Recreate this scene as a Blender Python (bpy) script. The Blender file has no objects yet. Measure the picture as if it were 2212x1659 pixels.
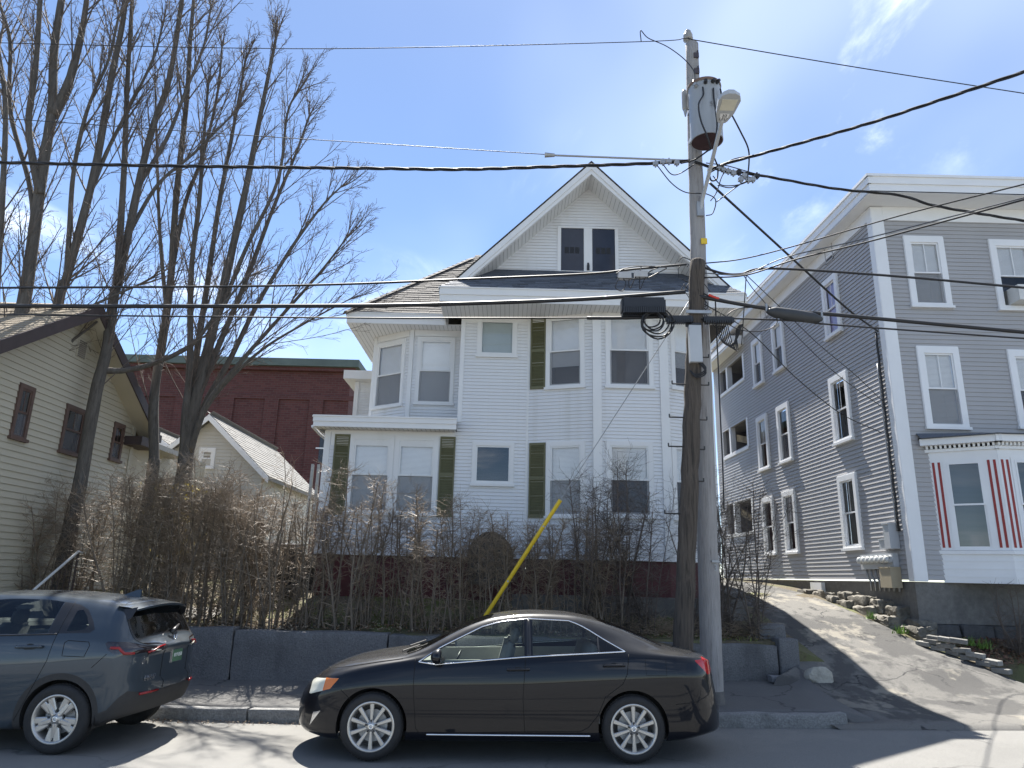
import bpy, bmesh, math, random
import numpy as np
from mathutils import Vector, Matrix, geometry
random.seed(7)
R = math.radians
# ------------------------------------------------------------------ camera
F, TH, RO, HC = 1536.0, R(15.2), R(1.4), 1.9           # focal length in px of a 2212 px wide frame, pitch, roll, height
sc = bpy.context.scene
C = bpy.context.collection
cam = bpy.data.cameras.new('camera'); co = bpy.data.objects.new('camera', cam); C.objects.link(co)
cam.sensor_width = 36; cam.lens = F / 2212 * 36; cam.clip_end = 3000; cam.clip_start = .05
_Rv, _Uv, _Fv = Vector((1, 0, 0)), Vector((0, -math.sin(TH), math.cos(TH))), Vector((0, math.cos(TH), math.sin(TH)))
_r = _Rv * math.cos(RO) + _Uv * math.sin(RO); _u = _Uv * math.cos(RO) - _Rv * math.sin(RO)
M = Matrix((_r, _u, -_Fv)).transposed().to_4x4(); M.translation = (0, 0, HC); co.matrix_world = M
sc.camera = co
# ------------------------------------------------------------------ sky, sun, exposure
SUN_TRAVEL = Vector((.9, -4.95, -7.9)).normalized()
SUN_EL = math.asin(-SUN_TRAVEL.z); SUN_AZ = math.atan2(-SUN_TRAVEL.x, -SUN_TRAVEL.y)   # azimuth from +Y towards +X
wd = bpy.data.worlds.new('World'); sc.world = wd; wd.use_nodes = True
nt = wd.node_tree; nt.nodes.clear()
def wn(t, **k):
    n = nt.nodes.new(t)
    for a, b in k.items(): setattr(n, a, b)
    return n
sky = wn('ShaderNodeTexSky', sky_type='NISHITA', sun_disc=False, sun_elevation=SUN_EL, sun_rotation=SUN_AZ,
         air_density=.9, dust_density=.2, ozone_density=2.2, altitude=1200)
tc = wn('ShaderNodeTexCoord'); sx = wn('ShaderNodeSeparateXYZ'); nt.links.new(tc.outputs['Generated'], sx.inputs[0])
zc = wn('ShaderNodeMath', operation='MAXIMUM'); nt.links.new(sx.outputs[2], zc.inputs[0]); zc.inputs[1].default_value = .06
dx = wn('ShaderNodeMath', operation='DIVIDE'); nt.links.new(sx.outputs[0], dx.inputs[0]); nt.links.new(zc.outputs[0], dx.inputs[1])
dy = wn('ShaderNodeMath', operation='DIVIDE'); nt.links.new(sx.outputs[1], dy.inputs[0]); nt.links.new(zc.outputs[0], dy.inputs[1])
cb = wn('ShaderNodeCombineXYZ'); nt.links.new(dx.outputs[0], cb.inputs[0]); nt.links.new(dy.outputs[0], cb.inputs[1])
def cloud_layer(rot, scl, nscale, detail, rough, dist, lo, hi, off=(0, 0, 0)):
    mp = wn('ShaderNodeMapping'); nt.links.new(cb.outputs[0], mp.inputs[0])
    mp.inputs['Rotation'].default_value = (0, 0, R(rot)); mp.inputs['Scale'].default_value = scl; mp.inputs['Location'].default_value = off
    n = wn('ShaderNodeTexNoise'); nt.links.new(mp.outputs[0], n.inputs['Vector'])
    n.inputs['Scale'].default_value = nscale; n.inputs['Detail'].default_value = detail
    n.inputs['Roughness'].default_value = rough; n.inputs['Distortion'].default_value = dist
    mr = wn('ShaderNodeMapRange', interpolation_type='SMOOTHSTEP'); nt.links.new(n.outputs[0], mr.inputs[0])
    mr.inputs[1].default_value = lo; mr.inputs[2].default_value = hi
    return mr.outputs[0]
c1 = cloud_layer(-35, (1, .45, 1), 1.7, 10, .62, .8, .50, .80, (3.638, 1.685, 0))       # torn wisps
c2 = cloud_layer(-25, (.6, .3, 1), .8, 4, .5, .3, .42, .85, (1.3, 4.2, 0))         # thin veil
c3 = cloud_layer(20, (1, 1, 1), .62, 3, .5, 0, .47, .62, (7.497, 2.973, 0))            # where the wisps are
def wm(op, a, b):
    n = wn('ShaderNodeMath', operation=op, use_clamp=True)
    for i, v in enumerate((a, b)):
        if isinstance(v, (int, float)): n.inputs[i].default_value = v
        else: nt.links.new(v, n.inputs[i])
    return n.outputs[0]
cl = wm('ADD', wm('MULTIPLY', wm('MULTIPLY', c1, c3), .85), wm('MULTIPLY', c2, .34))
mx = wn('ShaderNodeMix', data_type='RGBA'); nt.links.new(cl, mx.inputs[0]); nt.links.new(sky.outputs[0], mx.inputs[6])
mx.inputs[7].default_value = (11.5, 12.2, 13.4, 1)
bg = wn('ShaderNodeBackground'); nt.links.new(mx.outputs[2], bg.inputs[0]); bg.inputs[1].default_value = .077
ow = wn('ShaderNodeOutputWorld'); nt.links.new(bg.outputs[0], ow.inputs[0])
sl = bpy.data.lights.new('sun', 'SUN'); sl.energy = 4.9; sl.angle = R(.55); sl.color = (1, .955, .88)
so = bpy.data.objects.new('sun', sl); C.objects.link(so); so.location = (-8, 12, 30)
so.rotation_euler = SUN_TRAVEL.to_track_quat('-Z', 'Y').to_euler()
vs = sc.view_settings; vs.view_transform = 'Standard'; vs.look = 'None'; vs.exposure = 1.5; vs.gamma = 1
sc.cycles.use_denoising = True
sc.cycles.max_bounces = 8; sc.cycles.transparent_max_bounces = 16
sc.cycles.sample_clamp_indirect = 6
# ------------------------------------------------------------------ pixel helpers (2212 x 1659 frame) -> direction
def ray(x, y):
    u, v = x - 1106, 829.5 - y
    a, b = u * math.cos(RO) - v * math.sin(RO), u * math.sin(RO) + v * math.cos(RO)
    return Vector((a, F * math.cos(TH) - b * math.sin(TH), F * math.sin(TH) + b * math.cos(TH)))
CO = Vector((0, 0, HC))
def aY(x, y, Y): r = ray(x, y); return CO + r * (Y / r.y)
def aZ(x, y, Z): r = ray(x, y); return CO + r * ((Z - HC) / r.z)
def aX(x, y, X): r = ray(x, y); return CO + r * (X / r.x)
def road_z(x): x = max(-40, min(40, x)); return .02 * max(0, x + .5)
# ------------------------------------------------------------------ mesh building
class MB:
    def __init__(s): s.v, s.f = [], []
    def add(s, vs, fs):
        n = len(s.v); s.v += [tuple(p) for p in vs]; s.f += [tuple(i + n for i in f) for f in fs]; return s
    def hexa(s, p):                                   # 8 points: bottom ring 0-3, top ring 4-7
        return s.add(p, [(3, 2, 1, 0), (4, 5, 6, 7), (0, 1, 5, 4), (1, 2, 6, 5), (2, 3, 7, 6), (3, 0, 4, 7)])
    def box(s, x0, x1, y0, y1, z0, z1):
        return s.hexa([(x0, y0, z0), (x1, y0, z0), (x1, y1, z0), (x0, y1, z0), (x0, y0, z1), (x1, y0, z1), (x1, y1, z1), (x0, y1, z1)])
    def prism(s, poly, off):                          # poly: list of 3D points, off: Vector
        n = len(poly); a = [Vector(p) for p in poly]; b = [p + Vector(off) for p in a]
        return s.add(a + b, [tuple(range(n))[::-1], tuple(range(n, 2 * n))] + [(i, (i + 1) % n, n + (i + 1) % n, n + i) for i in range(n)])
    def tube(s, pts, rad, n=6, cap=True):
        pts = [Vector(p) for p in pts]; m = len(pts)
        if m < 2: return s
        rad = rad if isinstance(rad, (list, tuple)) else [rad] * m
        up = None; base = len(s.v)
        for i, p in enumerate(pts):
            t = (pts[min(i + 1, m - 1)] - pts[max(i - 1, 0)])
            if t.length < 1e-9: t = Vector((0, 0, 1))
            t.normalize()
            if up is None:
                up = t.orthogonal().normalized()
            else:
                up = up - t * up.dot(t)
                up = up.normalized() if up.length > 1e-6 else t.orthogonal().normalized()
            b = t.cross(up)
            for k in range(n):
                a = 2 * math.pi * k / n; q = p + (up * math.cos(a) + b * math.sin(a)) * rad[i]
                s.v.append(tuple(q))
        for i in range(m - 1):
            for k in range(n):
                a = base + i * n + k; b2 = base + i * n + (k + 1) % n
                s.f.append((a, b2, b2 + n, a + n))
        if cap and n > 2:
            s.f.append(tuple(base + k for k in range(n))[::-1]); s.f.append(tuple(base + (m - 1) * n + k for k in range(n)))
        return s
    def lathe(s, prof, n=24, axis='z', c=(0, 0, 0), cap=False, ang=None):     # prof: (radius, along)
        base = len(s.v); c = Vector(c)
        full = ang is None; kk = n if full else n + 1
        for r, h in prof:
            for k in range(kk):
                a = (2 * math.pi * k / n) if full else ang[0] + (ang[1] - ang[0]) * k / n
                x, y = r * math.cos(a), r * math.sin(a)
                p = (x, y, h) if axis == 'z' else ((x, h, y) if axis == 'y' else (h, x, y))
                s.v.append(tuple(c + Vector(p)))
        for i in range(len(prof) - 1):
            for k in range(kk if full else n):
                a = base + i * kk + k; b = base + i * kk + (k + 1) % kk
                s.f.append((a, b, b + kk, a + kk))
        if cap:
            s.f.append(tuple(base + k for k in range(kk))); s.f.append(tuple(base + (len(prof) - 1) * kk + k for k in range(kk)))
        return s
    def mesh(s, name, m=None, smooth=False):
        me = bpy.data.meshes.new(name); me.from_pydata(s.v, [], s.f); me.update()
        if m is not None: me.materials.append(m)
        if smooth: me.polygons.foreach_set('use_smooth', [True] * len(me.polygons))
        return me
def fixn(me):
    b = bmesh.new(); b.from_mesh(me); bmesh.ops.recalc_face_normals(b, faces=b.faces); b.to_mesh(me); b.free(); return me
def attach(o, parent):
    if parent is not None:
        o.parent = parent; o.matrix_parent_inverse = world_of(parent).inverted()
_W = {}
def world_of(o):
    return _W.get(o.name, Matrix.Identity(4))
def obj(name, mb, m=None, parent=None, smooth=False, autos=None, loc=None, fix=True):
    me = mb if isinstance(mb, bpy.types.Mesh) else mb.mesh(name, m, smooth)
    if fix and not isinstance(mb, bpy.types.Mesh): fixn(me)
    if autos is not None and not isinstance(mb, bpy.types.Mesh):
        me.polygons.foreach_set('use_smooth', [True] * len(me.polygons)); me.set_sharp_from_angle(angle=R(autos))
    o = bpy.data.objects.new(name, me); C.objects.link(o)
    if loc is not None: o.location = loc; 
    attach(o, parent)
    return o
def tag(o, label, cat=None, group=None, kind=None):
    if label: o['label'] = label
    if cat: o['category'] = cat
    if group: o['group'] = group
    if kind: o['kind'] = kind
    return o
def thing(name, label, cat, loc=(0, 0, 0), group=None):
    o = bpy.data.objects.new(name, None); C.objects.link(o); o.empty_display_size = .2
    o.location = loc; _W[o.name] = Matrix.Translation(loc)
    return tag(o, label, cat, group)
def copy_tree(root, loc, rot=None, **kw):
    r = root.copy(); C.objects.link(r); r.location = loc
    if rot is not None: r.rotation_euler = rot
    for ch in list(root.children):
        c = ch.copy(); C.objects.link(c); c.parent = r
        for g in list(ch.children):
            d = g.copy(); C.objects.link(d); d.parent = c
    for k, v in kw.items(): r[k] = v
    return r
class Fr:                                             # a vertical plane: s along, z up, d outwards (towards the viewer)
    def __init__(s, p0, p1):
        s.o = Vector((p0[0], p0[1], 0)); d = Vector((p1[0] - p0[0], p1[1] - p0[1], 0)); s.L = d.length; s.u = d / s.L
        s.n = Vector((s.u.y, -s.u.x, 0))
    def P(s, a, z, d=0): q = s.o + s.u * a + s.n * d; return Vector((q.x, q.y, z))
    def px(s, x, y):
        r = ray(x, y); k = (s.o - CO).dot(s.n) / r.dot(s.n); q = CO + r * k; return (q - s.o).dot(s.u), q.z
    def rect(s, x0, y0, x1, y1):
        a = [s.px(x0, y0), s.px(x1, y0), s.px(x0, y1), s.px(x1, y1)]
        return ((a[0][0] + a[2][0]) / 2, (a[1][0] + a[3][0]) / 2, (a[2][1] + a[3][1]) / 2, (a[0][1] + a[1][1]) / 2)
    def bx(s, mb, a0, a1, z0, z1, d0, d1):
        return mb.hexa([s.P(a0, z0, d1), s.P(a1, z0, d1), s.P(a1, z0, d0), s.P(a0, z0, d0), s.P(a0, z1, d1), s.P(a1, z1, d1), s.P(a1, z1, d0), s.P(a0, z1, d0)])
# ------------------------------------------------------------------ materials
_M = {}
def mat(name, col, rough=.6, var=.12, scale=6, bump=0, bscale=60, metal=0, spec=.5, coat=0, stain=None, stretch=(1, 1, 1), rnd=0, detail=4):
    if name in _M: return _M[name]
    m = bpy.data.materials.new(name); m.use_nodes = True; t = m.node_tree; b = t.nodes['Principled BSDF']; _M[name] = m
    N = lambda k: t.nodes.new(k); L = t.links.new
    b.inputs['Roughness'].default_value = rough; b.inputs['Metallic'].default_value = metal
    b.inputs['Specular IOR Level'].default_value = spec; b.inputs['Coat Weight'].default_value = coat; b.inputs['Coat Roughness'].default_value = .03
    tcn = N('ShaderNodeTexCoord'); mp = N('ShaderNodeMapping'); L(tcn.outputs['Object'], mp.inputs[0]); mp.inputs['Scale'].default_value = stretch
    oi = None
    if rnd:
        oi = N('ShaderNodeObjectInfo'); vm = N('ShaderNodeVectorMath'); vm.operation = 'SCALE'; vm.inputs[0].default_value = (37, 19, 53)
        L(oi.outputs['Random'], vm.inputs['Scale']); L(vm.outputs[0], mp.inputs['Location'])
    n = N('ShaderNodeTexNoise'); L(mp.outputs[0], n.inputs['Vector']); n.inputs['Scale'].default_value = scale; n.inputs['Detail'].default_value = detail; n.inputs['Roughness'].default_value = .62
    cr = N('ShaderNodeMapRange'); L(n.outputs[0], cr.inputs[0]); cr.inputs[1].default_value = .25; cr.inputs[2].default_value = .75
    cr.inputs[3].default_value = 1 - var; cr.inputs[4].default_value = 1 + var
    val = cr.outputs[0]
    if rnd:
        r2 = N('ShaderNodeMapRange'); L(oi.outputs['Random'], r2.inputs[0]); r2.inputs[3].default_value = 1 - rnd; r2.inputs[4].default_value = 1 + rnd
        mm = N('ShaderNodeMath'); mm.operation = 'MULTIPLY'; L(val, mm.inputs[0]); L(r2.outputs[0], mm.inputs[1]); val = mm.outputs[0]
    sc_ = N('ShaderNodeVectorMath'); sc_.operation = 'SCALE'; sc_.inputs[0].default_value = col[:3]; L(val, sc_.inputs['Scale'])
    out = sc_.outputs[0]
    for st in (stain or []):                          # (colour, scale, lo, hi, stretch, amount)
        mp2 = N('ShaderNodeMapping'); L(tcn.outputs['Object'], mp2.inputs[0]); mp2.inputs['Scale'].default_value = st[4]; mp2.inputs['Location'].default_value = (3.3 * st[1], 7.7, 1.1)
        n2 = N('ShaderNodeTexNoise'); L(mp2.outputs[0], n2.inputs['Vector']); n2.inputs['Scale'].default_value = st[1]; n2.inputs['Detail'].default_value = 6; n2.inputs['Roughness'].default_value = .65
        r3 = N('ShaderNodeMapRange'); L(n2.outputs[0], r3.inputs[0]); r3.inputs[1].default_value = st[2]; r3.inputs[2].default_value = st[3]; r3.inputs[4].default_value = st[5]
        mxn = N('ShaderNodeMix'); mxn.data_type = 'RGBA'; L(r3.outputs[0], mxn.inputs[0]); L(out, mxn.inputs[6]); mxn.inputs[7].default_value = (*st[0], 1); out = mxn.outputs[2]
    L(out, b.inputs['Base Color'])
    if bump:
        n3 = N('ShaderNodeTexNoise'); L(mp.outputs[0], n3.inputs['Vector']); n3.inputs['Scale'].default_value = bscale; n3.inputs['Detail'].default_value = 5; n3.inputs['Roughness'].default_value = .6
        bp = N('ShaderNodeBump'); bp.inputs['Strength'].default_value = min(1, bump); bp.inputs['Distance'].default_value = .02 * max(1, bump); L(n3.outputs[0], bp.inputs['Height']); L(bp.outputs[0], b.inputs['Normal'])
    return m
def glass(name, tint, refl=.06, rough=.01):
    m = bpy.data.materials.new(name); m.use_nodes = True; t = m.node_tree; t.nodes.clear(); N = lambda k: t.nodes.new(k); L = t.links.new
    tr = N('ShaderNodeBsdfTransparent'); tr.inputs[0].default_value = (*tint, 1); gl = N('ShaderNodeBsdfGlossy'); gl.inputs['Roughness'].default_value = rough
    fr = N('ShaderNodeFresnel'); fr.inputs[0].default_value = 1.5; ad = N('ShaderNodeMath'); ad.operation = 'ADD'; ad.use_clamp = True; L(fr.outputs[0], ad.inputs[0]); ad.inputs[1].default_value = refl
    mxs = N('ShaderNodeMixShader'); L(ad.outputs[0], mxs.inputs[0]); L(tr.outputs[0], mxs.inputs[1]); L(gl.outputs[0], mxs.inputs[2])
    o = N('ShaderNodeOutputMaterial'); L(mxs.outputs[0], o.inputs[0]); return m
Z1 = (1, 1, 1)
WHITE = mat('white_vinyl', (.72, .725, .73), .42, .035, 1.5, .05, 30, stain=[((.50, .49, .44), 2.2, .52, .8, (1, 1, .35), .5)])
TRIM = mat('white_trim', (.74, .74, .73), .45, .03, 2, stain=[((.5, .5, .46), 3, .6, .85, (1, 1, .3), .35)])
GREYS = mat('grey_vinyl', (.375, .37, .373), .5, .05, 1.2, .05, 30)
GTRIM = mat('white_painted_trim', (.76, .77, .78), .5, .04, 2)
CREAM = mat('cream_vinyl', (.45, .41, .315), .5, .06, 1.5, stain=[((.3, .29, .22), 2, .55, .8, (1, 1, .4), .4)])
BROWN = mat('dark_brown_trim', (.055, .038, .035), .6, .2, 5)
SHUT = mat('olive_shutter', (.125, .122, .062), .6, .1, 6)
GLASS = glass('window_glass', (1, 1, 1), .015)
GLASS2 = glass('dark_window_glass', (.55, .6, .63), .06)
BLIND = mat('white_blind', (.94, .95, .96), .6, .04, 3)
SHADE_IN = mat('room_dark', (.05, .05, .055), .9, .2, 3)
SCREEN = mat('insect_screen', (.20, .215, .24), .8, .06, 4)
ROOF = mat('roof_shingle', (.135, .125, .115), .85, .25, 30, .6, 140, rnd=.35)
ROOFN = mat('dark_blue_shingle', (.105, .12, .145), .8, .22, 30, .6, 140, rnd=.3)
REDF = mat('red_painted_foundation', (.085, .02, .022), .6, .2, 4, .3, 30)
KERBG = mat('kerb_granite', (.22, .22, .215), .85, .4, 45, .9, 40, stain=[((.08, .08, .08), 2.5, .5, .7, (1, 1, 1), .6)])
GRANITE = mat('granite', (.14, .14, .142), .85, .4, 45, .9, 40, stain=[((.05, .05, .052), 1.6, .5, .75, (1, 1, .5), .7), ((.28, .27, .25), 5, .6, .8, Z1, .4)])
CONC = mat('concrete_found', (.16, .155, .145), .9, .22, 12, .5, 40, stain=[((.06, .06, .06), 1.3, .5, .75, (1, 1, .6), .75), ((.33, .32, .29), 3, .62, .75, Z1, .5)])
STONE = mat('rubble_stone', (.17, .158, .135), .9, .35, 9, 1, 25, rnd=.3, stain=[((.06, .058, .05), 4, .5, .7, Z1, .7)])
BLACK = mat('black_rubber', (.012, .012, .013), .55, .2, 8)
BLACKG = mat('black_plastic', (.018, .018, .02), .4, .15, 8)
STEEL = mat('galvanised', (.36, .37, .38), .5, .15, 8, metal=.6)
GREYPAINT = mat('grey_enamel', (.42, .44, .46), .42, .06, 2, stain=[((.25, .16, .09), 3, .62, .8, (1, 1, .4), .5)])
WOODN = mat('pale_pole_wood', (.315, .30, .29), .85, .2, 5, .8, 14, stretch=(7, 7, .5), stain=[((.13, .12, .115), 4, .56, .72, (6, 6, .45), .8), ((.42, .41, .40), 2, .55, .75, (3, 3, .3), .5)])
WOODO = mat('dark_creosote_wood', (.105, .085, .068), .9, .3, 5, 1.4, 14, stretch=(9, 9, .5), stain=[((.022, .02, .018), 4, .5, .66, (8, 8, .35), .9), ((.2, .17, .14), 3, .6, .8, (5, 5, .3), .5)])
TANK = mat('transformer_grey', (.31, .33, .35), .42, .06, 2, stain=[((.2, .13, .08), 3, .62, .8, (1, 1, .4), .5)])
YELLOW = mat('yellow_plastic', (.72, .50, .03), .45, .1, 6, stain=[((.25, .17, .04), 5, .6, .8, Z1, .5)])
# ------------------------------------------------------------------ ground, road, sidewalk, driveway, kerb, retaining wall
def asphalt(name, col, speck=.35, crack=.0, crack_scale=.5, patches=()):
    m = mat(name, col, .9, speck, 160, .5, 220, detail=2, stain=[((col[0] * .55, col[1] * .55, col[2] * .56), .35, .5, .8, Z1, .6), ((col[0] * 1.45, col[1] * 1.42, col[2] * 1.32), .9, .55, .8, Z1, .5)] + list(patches))
    if crack:
        t = m.node_tree; N = lambda k: t.nodes.new(k); L = t.links.new; b = t.nodes['Principled BSDF']
        tcn = N('ShaderNodeTexCoord'); ns = N('ShaderNodeTexNoise'); L(tcn.outputs['Object'], ns.inputs['Vector']); ns.inputs['Scale'].default_value = 1.4; ns.inputs['Detail'].default_value = 8
        sb = N('ShaderNodeVectorMath'); sb.operation = 'MULTIPLY_ADD'; L(ns.outputs['Color'], sb.inputs[0]); sb.inputs[1].default_value = (1.1, 1.1, 0); L(tcn.outputs['Object'], sb.inputs[2])
        vo = N('ShaderNodeTexVoronoi'); vo.feature = 'DISTANCE_TO_EDGE'; vo.voronoi_dimensions = '2D'; L(sb.outputs[0], vo.inputs['Vector']); vo.inputs['Scale'].default_value = crack_scale
        mr = N('ShaderNodeMapRange'); L(vo.outputs['Distance'], mr.inputs[0]); mr.inputs[1].default_value = .002; mr.inputs[2].default_value = .011; mr.inputs[3].default_value = 1; mr.inputs[4].default_value = 0
        nm = N('ShaderNodeTexNoise'); L(tcn.outputs['Object'], nm.inputs['Vector']); nm.inputs['Scale'].default_value = .6
        m2 = N('ShaderNodeMapRange'); L(nm.outputs[0], m2.inputs[0]); m2.inputs[1].default_value = .42; m2.inputs[2].default_value = .58; m2.inputs[4].default_value = crack
        mu = N('ShaderNodeMath'); mu.operation = 'MULTIPLY'; L(mr.outputs[0], mu.inputs[0]); L(m2.outputs[0], mu.inputs[1])
        src = b.inputs['Base Color'].links[0].from_socket; mxn = N('ShaderNodeMix'); mxn.data_type = 'RGBA'; L(mu.outputs[0], mxn.inputs[0]); L(src, mxn.inputs[6]); mxn.inputs[7].default_value = (.02, .02, .022, 1); L(mxn.outputs[2], b.inputs['Base Color'])
    return m
ROAD = asphalt('bleached_asphalt', (.20, .196, .184), .45, .5, .33)
WALK = asphalt('walk_asphalt', (.128, .126, .122), .3, .7, .35)
DRIVE = asphalt('worn_driveway', (.15, .144, .132), .45, .95, .55, [((.028, .028, .03), .8, .47, .53, (1, .8, 1), .6), ((.25, .23, .19), 1.2, .57, .63, (1, .6, 1), .85), ((.02, .02, .021), 2.6, .60, .66, (1, .8, 1), .8)])
DIRT = mat('leafy_dirt', (.105, .085, .055), .95, .5, 22, .8, 40, stain=[((.115, .125, .045), .9, .45, .62, Z1, .9), ((.05, .035, .025), 6, .55, .7, Z1, .8)])
def lerp(a, b, t): return a + (b - a) * max(0, min(1, t))
def interp(x, tab):
    if x <= tab[0][0]: return tab[0][1]
    for (a, p), (b, q) in zip(tab, tab[1:]):
        if x <= b: return p + (q - p) * (x - a) / (b - a)
    return tab[-1][1]
def yw(x): return 12.2 + .0612 * (max(-9, min(4.9, x)) + 5)            # street face of the retaining wall
KY = 10.1                                                            # street face of the kerb
ZDR = [(-900, .0), (10.1, .04), (11.2, .13), (12.0, .24), (12.5, .42), (13, .62), (14.5, 1.02), (16, 1.36), (18, 1.68), (22, 1.95), (30, 2.1), (900, 2.1)]
def zdr(x, y):
    base = interp(y, ZDR); k = lerp(1, 0, (y - 10.3) / 3.5)
    return base + road_z(x) * k
def zlawn(x, y):
    d = y - yw(x); return interp(d, [(.3, .93), (1.2, 1.08), (3.0, 1.42), (6, 1.6), (12, 1.9), (30, 2.1), (900, 2.1)])
def gz(x, y):
    d = y - yw(x)
    if d < .12: return road_z(x) - .12
    k = lerp(0, 1, (x - 4.75) / .75)
    return lerp(zlawn(x, y), zdr(x, y) - .02, k)
def grid(name, m, xs, ys, zf, yf=lambda x, y: y):
    mb = MB(); nx = len(xs)
    for y in ys:
        for x in xs:
            Y = yf(x, y); mb.v.append((x, Y, zf(x, Y)))
    for j in range(len(ys) - 1):
        for i in range(nx - 1): mb.f.append((j * nx + i, j * nx + i + 1, (j + 1) * nx + i + 1, (j + 1) * nx + i))
    return obj(name, mb, m, smooth=True, fix=False)
def fr(a, b, n): return [a + (b - a) * i / n for i in range(n + 1)]
xs = [-900, -200, -80, -40] + fr(-30, -12, 9)[:] + fr(-11.5, 4.5, 32) + fr(4.75, 5.5, 5) + fr(6, 14, 12) + [18, 25, 40, 80, 200, 900]
offs = [-900, -200, -60, -25, -12, -6, -2, -.5, .1, .16] + fr(.3, 6, 19) + [8, 10, 13, 18, 25, 40, 80, 200, 900]
tag(grid('ground', DIRT, xs, offs, gz, lambda x, o: yw(x) + o), None, None, None, 'structure')
tag(grid('road', ROAD, [-120, -60, -40] + fr(-20, 20, 40) + [40, 60, 120], [-40, -12, -6, -2, 0] + fr(1, KY + .1, 20), lambda x, y: road_z(x)), None, None, None, 'structure')
def zwalk(x, y): return road_z(x) + .155 + .025 * (y - KY)
tag(grid('sidewalk', WALK, [-40, -25] + fr(-14, 4.2, 30) + fr(4.3, 4.92, 4), [-.02] + fr(0, 1, 10), lambda x, y: road_z(x) - .06 if y < KY + .165 else lerp(zwalk(x, y), zdr(x, y) + .03, (x - 4.55) / .37), lambda x, t: KY + .17 + (yw(x) + .05 - KY - .17) * t), None, None, None, 'structure')
# driveway: from the street up between the two houses
XL = [(10.0, 4.35), (10.3, 4.0), (12.3, 4.0), (12.5, 4.86), (13.0, 5.0), (15, 5.25), (18, 5.3), (26, 5.3)]
XR = [(10.0, 10.8), (11.2, 9.6), (12.4, 8.36), (13.9, 7.72), (15.8, 7.45), (26, 6.9)]
mb = MB(); ysd = [10.0, 10.06, 10.2, 10.32, 10.5, 10.8, 11.1, 11.5, 12, 12.4, 12.8, 13.2, 13.7, 14.3, 15, 15.8, 17, 18.5, 20, 23, 26]; nc = 12
for y in ysd:
    for i in range(nc + 1):
        x = interp(y, XL) + (interp(y, XR) - interp(y, XL)) * i / nc
        mb.v.append((x, y, (road_z(x) + .003 if y < 10.03 else -.1 if (x < 4.7 and 10.25 < y < 12.35) else max(zdr(x, y), road_z(x) + .006) + .006) + (.012 * math.sin(x * 5 + y * 3) if 10.6 < y < 25 else 0)))
for j in range(len(ysd) - 1):
    for i in range(nc): mb.f.append((j * (nc + 1) + i, j * (nc + 1) + i + 1, (j + 1) * (nc + 1) + i + 1, (j + 1) * (nc + 1) + i))
tag(obj('driveway', mb, DRIVE, smooth=True, fix=False), None, None, None, 'structure')
def rough_block(name, m, x0, x1, y0, y1, z0, z1, parent, amp=.015, cut=5, bev=.02, seed=0, shear=None):
    rng = random.Random(seed); b = bmesh.new(); bmesh.ops.create_cube(b, size=1)
    for v in b.verts: v.co = Vector((x0 + (x1 - x0) * (v.co.x + .5), y0 + (y1 - y0) * (v.co.y + .5), z0 + (z1 - z0) * (v.co.z + .5)))
    bmesh.ops.bevel(b, geom=list(b.edges), offset=bev, segments=2, affect='EDGES', profile=.6)
    es = [e for e in b.edges if e.calc_length() > .14]
    if cut: bmesh.ops.subdivide_edges(b, edges=es, cuts=cut, use_grid_fill=True)
    ph = [rng.uniform(0, 6) for _ in range(6)]
    for v in b.verts:
        c = v.co; k = amp
        n = math.sin(c.x * 7 + ph[0]) + math.sin(c.z * 9 + ph[1]) + math.sin(c.x * 17 + c.z * 13 + ph[2]) * .6
        v.co += Vector((rng.uniform(-k, k) * .5, n * k * .35 + rng.uniform(-k, k) * .4, rng.uniform(-k, k) * .5 + math.sin(c.x * 5 + ph[3]) * k * .4))
        if shear: v.co = shear(v.co)
    me = bpy.data.meshes.new(name); b.to_mesh(me); b.free(); me.materials.append(m)
    me.polygons.foreach_set('use_smooth', [True] * len(me.polygons)); me.set_sharp_from_angle(angle=R(40))
    o = bpy.data.objects.new(name, me); C.objects.link(o); attach(o, parent); return o
kerb = thing('kerb', None, None, (-3, KY, 0)); kerb['kind'] = 'structure'
kx = [-24, -19, -14.2, -11.4, -8.5, -6.1, -3.35, -.4, 2.35, 4.52]
for i, (a, b_) in enumerate(zip(kx, kx[1:])):
    last = i == len(kx) - 2
    rough_block('kerb_stone', KERBG, a + .006, b_ - .006, KY, KY + .17, -.15, .15 if not last else .16, kerb, .012 if not last else .022, 6, .03 if not last else .045, i, lambda c: Vector((c.x, c.y, c.z + road_z(c.x) + .01)))
wall = thing('granite_retaining_wall', 'low granite block retaining wall along the sidewalk under the hedge', 'retaining wall', (-1, 12.4, .1))
wx = [-13.5, -10.6, -8.9]
wx2 = [-6.9, -4.42, -1.93, 1.35, 4.62]
for ws in (wx, wx2):
    for i, (a, b_) in enumerate(zip(ws, ws[1:])):
        rough_block('granite_block', GRANITE, a + .012, b_ - .012, 0, .34, -.25, .965 - .012 * (a + 5), wall, .022, 9, .022, 20 + i, lambda c: Vector((c.x, c.y + yw(c.x), c.z)))
rough_block('end_pillar', GRANITE, 4.64, 4.98, 0, .42, -.2, 1.0, wall, .014, 3, .03, 41, lambda c: Vector((c.x, c.y + yw(4.8) - .02, c.z)))
rough_block('cap_stone', GRANITE, 4.42, 4.95, .45, .9, .6, 1.2, wall, .02, 3, .04, 44, lambda c: Vector((c.x, c.y + yw(4.8), c.z)))
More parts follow.
